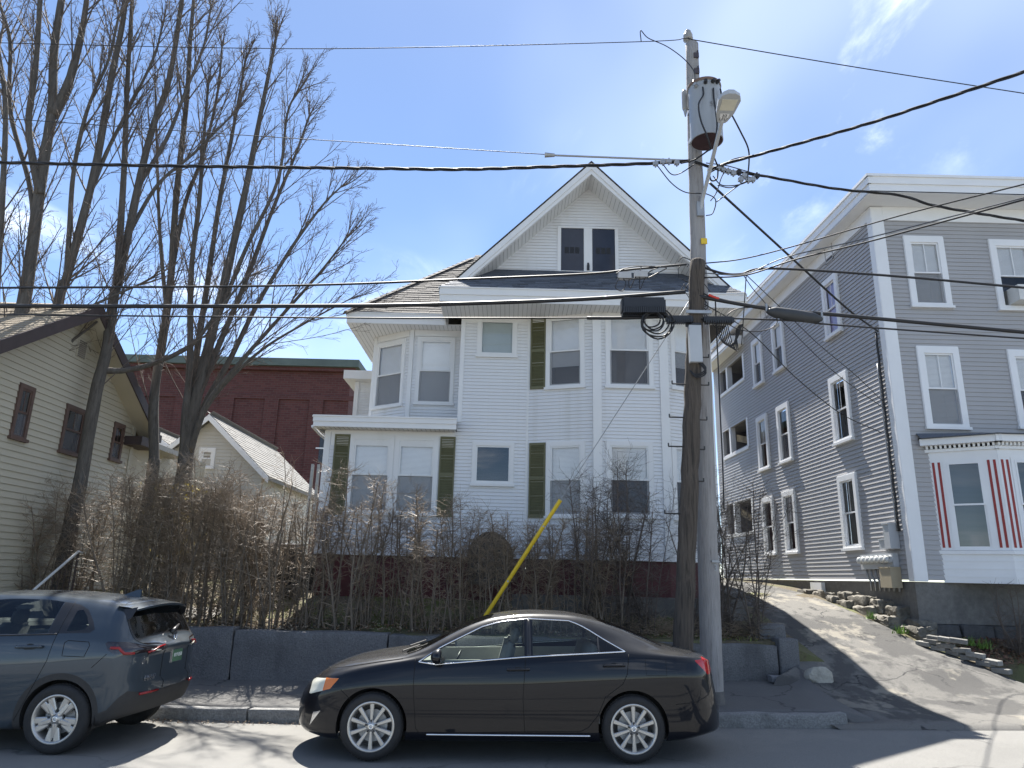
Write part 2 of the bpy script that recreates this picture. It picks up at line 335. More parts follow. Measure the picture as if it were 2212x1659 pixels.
# loose pieces by the wall end
b1 = rough_block('loose_paver', mat('grey_paver', (.19, .19, .195), .9, .2, 20, .4, 60), 4.38, 4.72, yw(4.6) - .3, yw(4.6) - .08, .33, .43, None, .004, 2, .015, 51)
tag(b1, 'grey rectangular paver lying on the sidewalk against the granite wall end', 'paver')
def boulder(name, m, c, r, seed, parent=None, sq=(1, 1, 1)):
    rng = random.Random(seed); b = bmesh.new(); bmesh.ops.create_icosphere(b, subdivisions=3, radius=1)
    pl = [(Vector((rng.gauss(0, 1), rng.gauss(0, 1), rng.gauss(0, 1))).normalized(), rng.uniform(.55, .85)) for _ in range(9)]
    for v in b.verts:
        p = v.co.normalized(); k = 1.0
        for n, d in pl:
            q = p.dot(n)
            if q > 1e-3: k = min(k, d / q)
        k *= 1 + .05 * math.sin(p.x * 9 + seed) * math.sin(p.y * 8) + rng.uniform(-.015, .015)
        v.co = Vector((p.x * k * r * sq[0], p.y * k * r * sq[1], p.z * k * r * sq[2])) + Vector(c)
    me = bpy.data.meshes.new(name); b.to_mesh(me); b.free(); me.materials.append(m)
    me.polygons.foreach_set('use_smooth', [True] * len(me.polygons)); me.set_sharp_from_angle(angle=R(30))
    o = bpy.data.objects.new(name, me); C.objects.link(o); attach(o, parent); return o
tag(boulder('boulder', mat('pale_stone', (.36, .34, .29), .9, .3, 9, .6, 30), (5.10, 12.36, .44), .22, 3, None, (1.05, .9, .9)), 'pale angular stone beside the granite wall end pillar', 'stone')
tag(boulder('boulder', STONE, (4.93, 12.45, .40), .10, 9), 'small stone between the paver and the pale stone', 'stone')
# rubble ledge under the grey house and the brick edging
ledge = thing('rubble_stone_ledge', 'rough fieldstone ledge along the driveway under the grey house', 'stone ledge', (7.3, 15.5, 1.0))
rng = random.Random(5)
for row in range(2):
    y = 14.15 + row * .2; i = 0
    while y < 18.4 - row * 1.6:
        w = rng.uniform(.4, .85); x = interp(y + w / 2, XR) + .12 + row * .13; z = zdr(x, y + w / 2) - .10 + row * .17; h = rng.uniform(.16, .27)
        rough_block('stone', STONE, x + rng.uniform(-.05, .05), x + rng.uniform(.28, .42), y + .01, y + w - .01, z, z + h, ledge, .045, 4, .05, 700 + row * 40 + i); y += w; i += 1
edging = thing('brick_edging', 'crooked row of stacked grey pavers edging the mulch bed by the driveway', 'edging', (8.0, 13.2, .7))
PAV = mat('pale_paver', (.21, .205, .19), .9, .2, 25, .4, 60, rnd=.25, stain=[((.12, .11, .09), 5, .55, .7, Z1, .6)])
bb = bmesh.new(); bmesh.ops.create_cube(bb, size=1)
for v in bb.verts: v.co = Vector((v.co.x * .27, v.co.y * .13, v.co.z * .078))
bmesh.ops.bevel(bb, geom=list(bb.edges), offset=.006, segments=1, affect='EDGES'); pme = bpy.data.meshes.new('brick'); bb.to_mesh(pme); bb.free(); pme.materials.append(PAV)
ea, eb = Vector((7.68, 13.95)), Vector((8.36, 12.5))
for row in range(2):
    n = 6 - row
    for i in range(n):
        p = ea.lerp(eb, (i + .4 + .5 * row) / 6); z = zdr(p.x, p.y) + .05 + row * .082
        o = bpy.data.objects.new('brick', pme); C.objects.link(o); o.location = (p.x + rng.uniform(-.015, .015), p.y, z)
        o.rotation_euler = (rng.uniform(-.06, .06), rng.uniform(-.12, .02) + .12, math.atan2(eb.y - ea.y, eb.x - ea.x) + rng.uniform(-.22, .22)); attach(o, edging)
for i in range(3):
    o = bpy.data.objects.new('brick', pme); C.objects.link(o); o.location = (7.86 + i * .05, 13.72 - i * .26, zdr(7.9, 13.6) + .215); o.rotation_euler = (.05, .1, -.9 + i * .12); attach(o, edging)
# ------------------------------------------------------------------ house building blocks
def poly_spans(poly, z):                               # horizontal spans of a simple polygon [(s,z)] at height z
    xs = []
    for (a, b) in zip(poly, poly[1:] + poly[:1]):
        if (a[1] - z) * (b[1] - z) < 0: xs.append(a[0] + (b[0] - a[0]) * (z - a[1]) / (b[1] - a[1]))
    xs.sort(); return list(zip(xs[::2], xs[1::2]))
SID_N, SID_REST = {}, {}
def siding_flush(parent, m):
    if parent.name in SID_REST: o = obj('siding_field', SID_REST.pop(parent.name), m, parent); o['kind'] = 'stuff'
def siding(parent, fr, poly, lap, m, holes=(), proud=.019, name='siding_board', merge=False, jit=0):
    """clapboard courses on a vertical plane; poly in (s,z); holes = list of (s0,s1,z0,z1). One object per course."""
    zs = [p[1] for p in poly]; z = min(zs); top = max(zs); allmb = MB(); k = 0; cache = {}
    while z < top - .01:
        z1 = min(z + lap, top); spans = poly_spans(poly, (z + z1) / 2 + 1e-5)
        for h in holes:
            if h[2] < (z + z1) / 2 < h[3]:
                new = []
                for a, b in spans:
                    if h[0] > a: new.append((a, min(b, h[0])))
                    if h[1] < b: new.append((max(a, h[1]), b))
                spans = [q for q in new if q[1] - q[0] > .02]
        if spans:
            dz = z1 - z
            for a, b in spans:
                pn = parent.name; over = not merge and (b - a < .33 or SID_N.get(pn, 0) >= 296)
                mb = allmb if merge else SID_REST.setdefault(pn, MB()) if over else MB(); base = z if merge or over else 0; key = (round(dz, 4), round(a, 4), round(b, 4))
                if merge or over or key not in cache:
                    g_ = .007; prof = [(.002, g_), (proud, g_), (proud * .93, dz * .14), (.004, dz), (.002, dz)]
                    P = [fr.P(a, base + q[1], q[0]) for q in prof] + [fr.P(b, base + q[1], q[0]) for q in prof]
                    mb.add(P, [(0, 5, 6, 1), (1, 6, 7, 2), (2, 7, 8, 3), (3, 8, 9, 4), (0, 1, 2, 3, 4), (9, 8, 7, 6, 5)])
                    if not merge and not over: cache[key] = fixn(mb.mesh(name, m))
                if not merge and not over:
                    SID_N[pn] = SID_N.get(pn, 0) + 1; o = bpy.data.objects.new(name, cache[key]); C.objects.link(o); o.location = (0, 0, z); attach(o, parent)
        z = z1; k += 1
    if merge:
        o = obj(name, allmb, m, parent); o['kind'] = 'stuff'; return o
def sheath(parent, fr, poly, holes, m, depth=.12, name='wall'):
    """the wall behind the boards, with real openings"""
    xs = sorted({p[0] for p in poly} | {h[0] for h in holes} | {h[1] for h in holes}); zs = sorted({p[1] for p in poly} | {h[2] for h in holes} | {h[3] for h in holes})
    mb = MB()
    rect = len(poly) == 4 and len({round(p[0], 4) for p in poly}) == 2
    if not holes or not rect:
        if not holes: mb.prism([fr.P(a, z, 0) for a, z in poly], fr.n * -depth); return obj(name, mb, m, parent)
    zb = sorted({h[2] for h in holes} | {h[3] for h in holes} | {min(zs), max(zs)} | {p[1] for p in poly})
    for z0, z1 in zip(zb, zb[1:]):
        if z1 - z0 < 1e-4: continue
        lo, hi = poly_spans(poly, z0 + 1e-4), poly_spans(poly, z1 - 1e-4)
        if not lo or not hi: continue
        cuts = sorted([(h[0], h[1]) for h in holes if h[2] < (z0 + z1) / 2 < h[3]])
        a0, b0 = lo[0][0], lo[-1][1]; a1, b1 = hi[0][0], hi[-1][1]
        ed = [(a0, a1)] + [e for c in cuts for e in ((c[0], c[0]), (c[1], c[1]))] + [(b0, b1)]
        for (l, r) in zip(ed[::2], ed[1::2]):
            mb.prism([fr.P(l[0], z0, 0), fr.P(r[0], z0, 0), fr.P(r[1], z1, 0), fr.P(l[1], z1, 0)], fr.n * -depth)
    return obj(name, mb, m, parent)
def window(parent, fr, r, trim=.10, tm=None, sill=True, upper='blind', lower='blind', g=None, deep=.035, muntin=0, blind_to=None, double=True, rec=.45, sub='window', head=0):
    """r = outer trim rectangle (s0,s1,z0,z1). Casing is the part, its sash, panes, blind, sill are its pieces. Returns the opening."""
    s0, s1, z0, z1 = r; tm = tm or TRIM; g = g or GLASS; t = trim
    mb = MB(); fr.bx(mb, s0, s0 + t, z0, z1, -.02, deep); fr.bx(mb, s1 - t, s1, z0, z1, -.02, deep)
    fr.bx(mb, s0 + t, s1 - t, z1 - t, z1, -.02, deep); fr.bx(mb, s0 + t, s1 - t, z0, z0 + t * .55, -.02, deep)
    fr.bx(mb, s0 - .012, s0, z0, z1 + .012, -.01, deep - .014); fr.bx(mb, s1, s1 + .012, z0, z1 + .012, -.01, deep - .014); fr.bx(mb, s0, s1, z1, z1 + .012 + head, -.01, deep - .012)
    w = obj(sub, mb, tm, parent)
    a0, a1, b0, b1 = s0 + t, s1 - t, z0 + t * .55, z1 - t; mid = b0 + (b1 - b0) * .5; q = .035
    mb = MB()
    def sash(x0, x1, y0, y1, d):
        fr.bx(mb, x0, x0 + q, y0, y1, d, d + .022); fr.bx(mb, x1 - q, x1, y0, y1, d, d + .022)
        fr.bx(mb, x0 + q, x1 - q, y0, y0 + q, d, d + .022); fr.bx(mb, x0 + q, x1 - q, y1 - q, y1, d, d + .022)
    pm = MB()
    def pane(x0, x1, y0, y1, d):
        pm.add([fr.P(x0, y0, d), fr.P(x1, y0, d), fr.P(x1, y1, d), fr.P(x0, y1, d)], [(0, 1, 2, 3)])
    if double:
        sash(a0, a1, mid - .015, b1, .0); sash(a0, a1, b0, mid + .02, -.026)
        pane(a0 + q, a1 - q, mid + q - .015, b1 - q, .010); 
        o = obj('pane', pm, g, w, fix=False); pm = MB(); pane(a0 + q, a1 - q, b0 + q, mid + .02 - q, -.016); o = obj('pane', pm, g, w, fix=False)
    else:
        sash(a0, a1, b0, b1, -.005); pane(a0 + q, a1 - q, b0 + q, b1 - q, .006); obj('pane', pm, g, w, fix=False)
    if muntin:
        for i in range(muntin):
            x = a0 + (a1 - a0) * (i + 1) / (muntin + 1); fr.bx(mb, x - .009, x + .009, (mid if double else b0) + .01, b1 - .01, .002, .014)
    obj('sash', mb, tm, w)
    if sill:
        mb = MB(); fr.bx(mb, s0 - .03, s1 + .03, z0 - .045, z0 + .012, -.01, deep + .035); obj('sill', mb, tm, w)
    def blind(y0, y1, d, m):
        n = max(2, int((y1 - y0) / .026)); bm_ = MB()
        for i in range(n):
            u0, u1 = y0 + (y1 - y0) * i / n, y0 + (y1 - y0) * (i + .93) / n
            bm_.add([fr.P(a0 + .004, u0, d + .002), fr.P(a1 - .004, u0, d + .002), fr.P(a1 - .004, u1, d - .003), fr.P(a0 + .004, u1, d - .003)], [(0, 1, 2, 3)])
        bo = obj('blind', bm_, m, w, fix=False)
    if upper == 'blind': blind(mid, b1, -.035, BLIND)
    if upper == 'shade':
        bm_ = MB(); bm_.add([fr.P(a0, mid, -.05), fr.P(a1, mid, -.05), fr.P(a1, b1, -.05), fr.P(a0, b1, -.05)], [(0, 1, 2, 3)]); obj('blind', bm_, BLIND, w, fix=False)
    if lower == 'blind': blind(b0, mid, -.045, BLIND)
    if lower == 'half': blind(mid - (mid - b0) * .45, mid, -.045, BLIND)
    if lower in ('screen', 'half', 'screen_blind'):
        bm_ = MB(); bm_.add([fr.P(a0, b0, .004), fr.P(a1, b0, .004), fr.P(a1, mid, .004), fr.P(a0, mid, .004)], [(0, 1, 2, 3)]); obj('insect_screen', bm_, SCR, w, fix=False)
    if lower == 'screen_blind': blind(b0, mid, -.045, BLIND)
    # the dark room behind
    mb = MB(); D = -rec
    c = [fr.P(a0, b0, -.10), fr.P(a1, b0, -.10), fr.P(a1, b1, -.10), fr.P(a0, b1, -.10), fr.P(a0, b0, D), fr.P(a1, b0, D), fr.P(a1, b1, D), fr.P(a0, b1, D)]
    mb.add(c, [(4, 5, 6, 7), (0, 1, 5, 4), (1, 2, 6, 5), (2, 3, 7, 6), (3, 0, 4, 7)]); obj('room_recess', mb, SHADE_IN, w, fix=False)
    return (s0 + t * .6, s1 - t * .6, z0 + .02, z1 - t * .6)
def scr_mat():
    m = bpy.data.materials.new('screen_mesh'); m.use_nodes = True; t = m.node_tree; t.nodes.clear(); N = lambda k: t.nodes.new(k); L = t.links.new
    tr = N('ShaderNodeBsdfTransparent'); df = N('ShaderNodeBsdfDiffuse'); df.inputs[0].default_value = (.2, .205, .22, 1); mxs = N('ShaderNodeMixShader'); mxs.inputs[0].default_value = .45
    L(tr.outputs[0], mxs.inputs[1]); L(df.outputs[0], mxs.inputs[2]); o = N('ShaderNodeOutputMaterial'); L(mxs.outputs[0], o.inputs[0]); return m
SCR = scr_mat()
def shutter(parent, fr, r, m):
    s0, s1, z0, z1 = r; q = .035; d0, d1 = .012, .04; mb = MB()
    fr.bx(mb, s0, s0 + q, z0, z1, d0, d1); fr.bx(mb, s1 - q, s1, z0, z1, d0, d1)
    mid = z0 + (z1 - z0) * .52
    for a, b in ((z0, z0 + .06), (mid - .035, mid + .035), (z1 - .06, z1)): fr.bx(mb, s0 + q, s1 - q, a, b, d0, d1)
    o = obj('shutter', mb, m, parent); mb = MB()
    for a, b in ((z0 + .06, mid - .035), (mid + .035, z1 - .06)):
        n = int((b - a) / .034)
        for i in range(n):
            u0 = a + (b - a) * i / n; u1 = a + (b - a) * (i + 1) / n
            mb.add([fr.P(s0 + q, u0, d1 - .004), fr.P(s1 - q, u0, d1 - .004), fr.P(s1 - q, u1, d0 + .003), fr.P(s0 + q, u1, d0 + .003), fr.P(s0 + q, u0, d0), fr.P(s1 - q, u0, d0)], [(0, 1, 2, 3), (4, 5, 1, 0)])
    obj('louvre', mb, m, o, fix=False)
_shm = {}
def shingles(parent, O, u, w, poly, exp, m, width=.31, limit=10 ** 6, seed=1, name='shingle', thick=.011):
    """tab shingles laid in courses on the plane O + u*a + w*b; poly in (a,b)"""
    rng = random.Random(seed); u, w, O = Vector(u).normalized(), Vector(w).normalized(), Vector(O); n = u.cross(w).normalized()
    if n.z < 0: n = -n
    bmax, bmin = max(p[1] for p in poly), min(p[1] for p in poly); rest = MB(); cnt = 0; b = bmin; row = 0; rot = Matrix((u, w, n)).transposed()
    while b < bmax:
        sp = poly_spans(poly, min(b + exp * .5, bmax - 1e-3))
        for a0, a1 in sp:
            a = a0 - rng.uniform(0, width)
            while a < a1:
                wd_ = width * rng.choice((.55, .75, 1, 1, 1.15)); l, r = max(a, a0), min(a + wd_, a1); a += wd_
                if r - l < .02: continue
                th = thick * rng.uniform(.7, 1.5); ov = exp * .25
                pts = [(l + .003, -.004), (r - .003, -.004), (r - .003, exp + ov), (l + .003, exp + ov)]
                hs = [th + .006, th + .006, .004, .004]
                if cnt < limit:
                    key = (m.name, round(r - l, 2), round(exp, 3), round(th, 3)); W_ = round(r - l, 2)
                    if key not in _shm:
                        mb = MB(); p4 = [(-W_ / 2 + .003, -.004), (W_ / 2 - .003, -.004), (W_ / 2 - .003, exp + ov), (-W_ / 2 + .003, exp + ov)]
                        mb.hexa([(p[0], p[1], 0) for p in p4] + [(p[0], p[1], h) for p, h in zip(p4, hs)]); _shm[key] = fixn(mb.mesh('shingle', m))
                    o = bpy.data.objects.new(name, _shm[key]); C.objects.link(o); p = O + u * ((l + r) / 2) + w * b
                    o.matrix_world = Matrix.Translation(p) @ rot.to_4x4(); attach(o, parent); cnt += 1
                else:
                    rest.hexa([O + u * p[0] + w * (b + p[1]) for p in pts] + [O + u * p[0] + w * (b + p[1]) + n * h for p, h in zip(pts, hs)])
        b += exp; row += 1
    if rest.v:
        o = obj('shingle_field', rest, m, parent); o['kind'] = 'stuff'
    return cnt
def slab(mb, pts, th):                                  # a plate: pts in order, extruded down along its normal
    n = (Vector(pts[1]) - Vector(pts[0])).cross(Vector(pts[2]) - Vector(pts[0])).normalized()
    if n.z < 0: n = -n
    mb.prism(pts, n * -th); return n
# ------------------------------------------------------------------ white house
wh = thing('white_house', 'white vinyl sided gabled house with olive shutters and two-storey bay', 'house', (0, 17, 1.4))
LAP = .077
fa = Fr((-4.1, 15.5), (.38, 15.5)); fl = Fr((.38, 15.5), (1.86, 15.0)); fc = Fr((1.86, 15.0), (3.33, 15.0)); fq = Fr((3.33, 15.0), (4.5, 15.5))
fw = Fr((-2.49, 16.6), (-1.2, 16.6)); fz = Fr((-3.48, 17.25), (-2.49, 16.6)); fg = Fr((-1.4, 15.55), (5, 15.55))
ZB, ZT = 2.28, 7.74
sA = 2.9                                             # where the corner board stands on fa (X = -1.2)
# windows first: they give the openings
h_a = []
h_a.append(window(wh, fa, fa.rect(1031.6, 685, 1117, 769), .075, upper='none', lower='none', double=False))
h_a.append(window(wh, fa, fa.rect(1019.6, 956, 1109.5, 1046.6), .075, upper='none', lower='none', double=False, g=GLASS2))
o0 = h_a[1]
def frosted():                                       # the upper small window is pale: a shade is pulled down behind it
    a0, a1, b0, b1 = h_a[0]; mb = MB(); mb.add([fa.P(a0, b0, -.05), fa.P(a1, b0, -.05), fa.P(a1, b1, -.05), fa.P(a0, b1, -.05)], [(0, 1, 2, 3)]); obj('window_shade', mb, mat('pale_green_shade', (.50, .56, .56), .7, .03), wh, fix=False)
    a0, a1, b0, b1 = h_a[1]; mb = MB()
    for i in range(26):
        z = b0 + .05 + (b1 - b0 - .08) * i / 26; mb.add([fa.P(a0 + .03, z, -.06), fa.P(a1 - .03, z, -.06), fa.P(a1 - .03, z + .008, -.078), fa.P(a0 + .03, z + .008, -.078)], [(0, 1, 2, 3)])
    obj('open_blind', mb, mat('grey_blind', (.30, .32, .34), .6), wh, fix=False)
frosted()
r1 = fa.rect(751.6, 941, 848, 1108); r2 = fa.rect(850, 941, 945, 1108); zt = (r1[3] + r2[3]) / 2; zb = min(r1[2], r2[2])
h_a.append(window(wh, fa, (r1[0], r1[1] - .003, zb, zt), .10, upper='blind', lower='screen_blind')); h_a.append(window(wh, fa, (r2[0], r2[1], zb, zt), .10, upper='blind', lower='screen_blind'))
for q in ((717, 941, 751, 1115), (947.6, 945, 981, 1115)):
    a = fa.rect(*q); shutter(wh, fa, (a[0], a[1], zb - .05, zt), SHUT)
h_l = [window(wh, fl, fl.rect(1180, 678, 1263, 836.5), .095, upper='blind', lower='half'), window(wh, fl, fl.rect(1180, 954.6, 1264, 1116), .095, upper='blind', lower='screen_blind')]
for q in ((1147, 684, 1179, 841), (1143, 957, 1178, 1119)): shutter(wh, fl, fl.rect(*q), SHUT)
h_c = [window(wh, fc, fc.rect(1308, 676, 1409.5, 836), .095, upper='blind', lower='screen'), window(wh, fc, fc.rect(1309.5, 954.6, 1411, 1116), .095, upper='blind', lower='screen')]
h_q = [window(wh, fq, fq.rect(1448, 683, 1524, 843), .095, upper='shade', lower='half'), window(wh, fq, fq.rect(1452, 961, 1526, 1122), .095, upper='blind', lower='screen')]
h_w = [window(wh, fw, fw.rect(899.6, 729, 981, 872), .085, upper='shade', lower='screen_blind')]
a = fz.px(812, 800)[0]; b = fz.px(874, 800)[0]; z1 = fz.px(874, 733)[1]; z0 = fz.px(812, 882)[1]
h_z = [window(wh, fz, (a, b, z0, z1), .085, upper='shade', lower='screen_blind')]
rg = fg.rect(1204, 490.5, 1336, 592); gm = (rg[0] + rg[1]) / 2
DARKG = mat('dark_gable_glass', (.018, .022, .035), .12, .2, 3)
mb = MB(); t = .085
fg.bx(mb, rg[0], rg[0] + t, rg[2], rg[3], -.02, .035); fg.bx(mb, rg[1] - t, rg[1], rg[2], rg[3], -.02, .035); fg.bx(mb, rg[0] + t, rg[1] - t, rg[3] - .05, rg[3], -.02, .035); fg.bx(mb, rg[0] + t, rg[1] - t, rg[2], rg[2] + .06, -.02, .035); fg.bx(mb, gm - .1, gm + .1, rg[2] + .06, rg[3] - .05, -.02, .03)
gw = obj('gable_window', mb, TRIM, wh)
for x0, x1 in ((rg[0] + t, gm - .1), (gm + .1, rg[1] - t)):
    mb = MB(); fg.bx(mb, x0, x1, rg[2] + .06, rg[3] - .05, -.03, .008); po = obj('pane', mb, DARKG, gw)
    mb = MB(); w4 = (x1 - x0); zc = rg[2] + (rg[3] - rg[2]) * .5
    for i in range(3): fg.bx(mb, x0 + w4 * (.16 + i * .23), x0 + w4 * (.35 + i * .23), zc - .09, zc + .07, .008, .012)
    obj('vent_slots', mb, BLACK, po)
mb = MB(); fg.bx(mb, gm - .03, gm + .03, rg[2] + .08, rg[2] + .22, .03, .06); fg.bx(mb, gm - .02, gm + .02, rg[2] + .22, rg[2] + .27, .03, .05); obj('bird_box', mb, BLACKG, wh)
# walls and boards
lowA = [(0, ZB), (fa.L, ZB), (fa.L, 4.98), (0, 4.98)]; upA = [(sA, 4.98), (fa.L, 4.98), (fa.L, ZT), (sA, ZT)]
ha_low = [h for h in h_a if h[3] < 5.0]; ha_up = [h for h in h_a if h[3] >= 5.0]
sheath(wh, fa, lowA, ha_low, WHITE); sheath(wh, fa, upA, ha_up, WHITE)
siding(wh, fa, lowA, LAP, WHITE, ha_low); siding(wh, fa, upA, LAP, WHITE, ha_up)
for f_, h_ in ((fl, h_l), (fc, h_c), (fq, h_q)):
    P4 = [(0, ZB), (f_.L, ZB), (f_.L, ZT), (0, ZT)]; sheath(wh, f_, P4, h_, WHITE); siding(wh, f_, P4, LAP, WHITE, h_, merge=(f_ is fq))
for f_, h_ in ((fw, h_w), (fz, h_z)):
    P4 = [(0, 5.1), (f_.L, 5.1), (f_.L, ZT), (0, ZT)]; sheath(wh, f_, P4, h_, WHITE); siding(wh, f_, P4, LAP, WHITE, h_)
gp = [fg.px(1057, 581), fg.px(1483, 598.5), fg.px(1273.5, 404)]; gzb = (gp[0][1] + gp[1][1]) / 2 - .02
gp = [(gp[0][0] - .25, gzb), (gp[1][0] + .25, gzb), (gp[2][0], gp[2][1] + .2)]
hg = [(rg[0] + .05, rg[1] - .05, rg[2] + .03, rg[3] - .02)]
sheath(wh, fg, gp, [], WHITE, .1); siding(wh, fg, gp, LAP, WHITE, hg)
mb = MB(); fg.bx(mb, rg[0] - .06, rg[1] + .06, gzb - .0, gzb + .05, .002, .03); obj('gable_skirt_trim', mb, TRIM, wh)
# sides and back close the body
mb = MB(); mb.prism([(4.5, 15.5, ZB), (4.5, 23.9, ZB), (4.5, 23.9, ZT), (4.5, 15.5, ZT)], (-.12, 0, 0)); obj('side_wall', mb, WHITE, wh)
mb = MB(); mb.prism([(-3.9, 24, ZB), (4.5, 24, ZB), (4.5, 24, ZT), (-3.9, 24, ZT)], (0, .12, 0)); obj('rear_wall', mb, WHITE, wh)
mb = MB(); mb.prism([(-3.48, 17.25, 2.3), (-3.9, 24, 2.3), (-3.9, 24, ZT), (-3.48, 17.25, ZT)], (.12, 0, 0)); obj('side_wall', mb, WHITE, wh)
mb = MB(); mb.prism([(-1.2, 15.5, 4.98), (-1.2, 16.6, 4.98), (-1.2, 16.6, ZT), (-1.2, 15.5, ZT)], (.1, 0, 0)); obj('return_wall', mb, WHITE, wh)
mb = MB(); mb.prism([(-4.1, 15.5, 2.28), (-4.1, 18.6, 2.28), (-4.1, 18.6, 4.98), (-4.1, 15.5, 4.98)], (.1, 0, 0)); obj('porch_side_wall', mb, WHITE, wh)
# corner boards
def post(frm, s, w, z0, z1, name='corner_board', d=.03, m=None):
    mb = MB(); frm.bx(mb, s - w / 2, s + w / 2, z0, z1, -.03, d); return obj(name, mb, m or TRIM, wh)
post(fa, .06, .13, ZB, 4.94, d=.032); post(fa, sA + .05, .10, 5.2, ZT - .01); post(fa, fa.L - .02, .05, ZB, ZT - .01, d=.022)
for X, Y, w in ((1.86, 15.0, .19), (3.33, 15.0, .19)):
    f_ = Fr((X - w / 2, Y - .012), (X + w / 2, Y - .012)); mb = MB(); f_.bx(mb, 0, w, ZB, ZT - .012, -.05, .03); obj('corner_board', mb, TRIM, wh)
f_ = Fr((-2.53, 16.59), (-2.43, 16.575)); mb = MB(); f_.bx(mb, 0, f_.L, 5.12, ZT - .01, -.05, .025); obj('corner_board', mb, TRIM, wh)
f_ = Fr((-3.53, 17.29), (-3.45, 17.235)); mb = MB(); f_.bx(mb, 0, f_.L, 5.12, ZT - .01, -.05, .025); obj('corner_board', mb, TRIM, wh)
mb = MB(); fq.bx(mb, fq.L - .08, fq.L + .02, ZB, ZT - .01, -.03, .03); obj('corner_board', mb, TRIM, wh)
# friezes under the soffits
for f_, a0, a1 in ((fa, sA + .1, fa.L - .06), (fl, .05, fl.L - .12), (fc, .12, fc.L - .12), (fq, .12, fq.L - .1), (fw, .07, fw.L - .02), (fz, .08, fz.L - .08)):
    mb = MB(); f_.bx(mb, a0, a1, ZT - .17, ZT - .006, .004, .024); obj('frieze_board', mb, TRIM, wh)
# foundation (painted red) and its grey concrete foot
for f_, z0, z1, m_, nm in ((Fr((-4.05, 15.55), (.38, 15.55)), 1.2, 2.279, REDF, 'foundation'), (Fr((.38, 15.55), (1.86, 15.05)), 1.2, 2.279, REDF, 'foundation'), (Fr((1.86, 15.05), (3.33, 15.05)), 1.2, 2.279, REDF, 'foundation'), (Fr((3.33, 15.05), (4.5, 15.55)), 1.2, 2.279, REDF, 'foundation')):
    mb = MB(); f_.bx(mb, .002, f_.L - .002, z0, z1, -.3, 0); obj(nm, mb, m_, wh)
mb = MB(); mb.box(.1, 4.7, 14.55, 14.75, .9, 1.58); o = obj('foundation_footing', mb, CONC, wh)
mb = MB(); mb.box(4.18, 4.45, 15.6, 23.9, 1.2, 2.279); obj('foundation', mb, REDF, wh)
# pent eave: fascia, gutter lip, soffit, roof
def fascia(name, p0, p1, z0, z1, th=.03, parent=None, m=None):
    f_ = Fr(p0, p1); mb = MB(); f_.bx(mb, 0, f_.L, z0, z1, -th, 0); f_.bx(mb, -.004, f_.L + .004, z0 + (z1 - z0) * .48, z1, .0, .022); f_.bx(mb, -.01, f_.L + .01, z1 - .02, z1 + .012, -.02, .04)
    return obj(name, mb, m or TRIM, parent or wh)
EY, EZ = 14.45, 7.98
PX0, PX1 = -1.62, 5.06
fascia('fascia', (PX0, EY), (PX1, EY), EZ - .32, EZ)
fascia('fascia', (PX0, 16.2), (PX0, EY + .03), EZ - .32, EZ)
def soffit(name, poly, m=None, parent=None, step=.1, th=.012):
    mb = MB(); mb.prism(poly, (0, 0, .02)); s_ = obj(name, mb, m or TRIM, parent or wh)
    xs_ = [p[0] for p in poly]; y0_, y1_ = min(p[1] for p in poly), max(p[1] for p in poly); mb = MB(); x = min(xs_) + step
    z = poly[0][2]
    while x < max(xs_):
        mb.box(x - .004, x + .004, y0_ + .04, y1_ - .02, z - .006, z + .002); x += step
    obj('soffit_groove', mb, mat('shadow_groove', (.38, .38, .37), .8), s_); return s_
soffit('soffit', [(PX0 + .02, EY + .03, EZ - .30), (PX1 - .02, EY + .03, EZ - .30), (PX1 - .02, 15.6, EZ - .30), (PX0 + .02, 15.6, EZ - .30)])
pt = MB(); PT = 8.93
slab(pt, [(PX0 - .02, EY - .03, EZ + .0), (PX1 + .02, EY - .03, EZ + .0), (PX1 - .9, 15.56, PT), (PX0 + .9, 15.56, PT)], .06)
obj('pent_roof', pt, ROOFN, wh)
wv = Vector((0, 15.56 - EY + .03, PT - EZ)); Lw = wv.length
n1 = shingles(wh, (PX0 - .02, EY - .03, EZ + .002), (1, 0, 0), wv, [(0, 0), (PX1 - PX0 + .04, 0), (PX1 - PX0 - .7, Lw), (.9, Lw)], .125, ROOFN, .33, 150, 3)
# left wing eave and its hip roof
WY, WX = 16.15, -4.02
fascia('fascia', (WX, WY), (PX0 + .05, WY), EZ - .26, EZ - .0)
fascia('fascia', (WX, 24), (WX, WY + .03), EZ - .26, EZ - .0)
soffit('soffit', [(WX + .02, WY + .03, EZ - .25), (-1.21, WY + .03, EZ - .25), (-1.21, 16.7, EZ - .25), (-2.4, 16.7, EZ - .25), (-3.4, 17.4, EZ - .25), (-3.7, 23, EZ - .25), (WX + .02, 23, EZ - .25)])
def roofpoly(name, pts, m=ROOF, th=.09):
    mb = MB(); slab(mb, pts, th); return obj(name, mb, m, wh)
hip = [Vector((WX - .03, WY - .03, EZ)), Vector((PX0, WY - .03, EZ)), Vector((1.19, 19, 10.86)), Vector((-1.17, 19, 10.86))]
roofpoly('wing_roof', hip); roofpoly('wing_roof', [hip[0], hip[3], Vector((-1.17, 23, 10.86)), Vector((WX - .03, 24, EZ))])
wv = Vector((0, 1, 10.86 - EZ)); wv = Vector((0, 19 - WY + .03, 10.86 - EZ)); Lw = wv.length
n2 = shingles(wh, hip[0] + Vector((0, 0, .002)), (1, 0, 0), wv, [(0, 0), (hip[1].x - hip[0].x, 0), (hip[2].x - hip[0].x, Lw), (hip[3].x - hip[0].x, Lw)], .14, ROOF, .36, 150, 4)
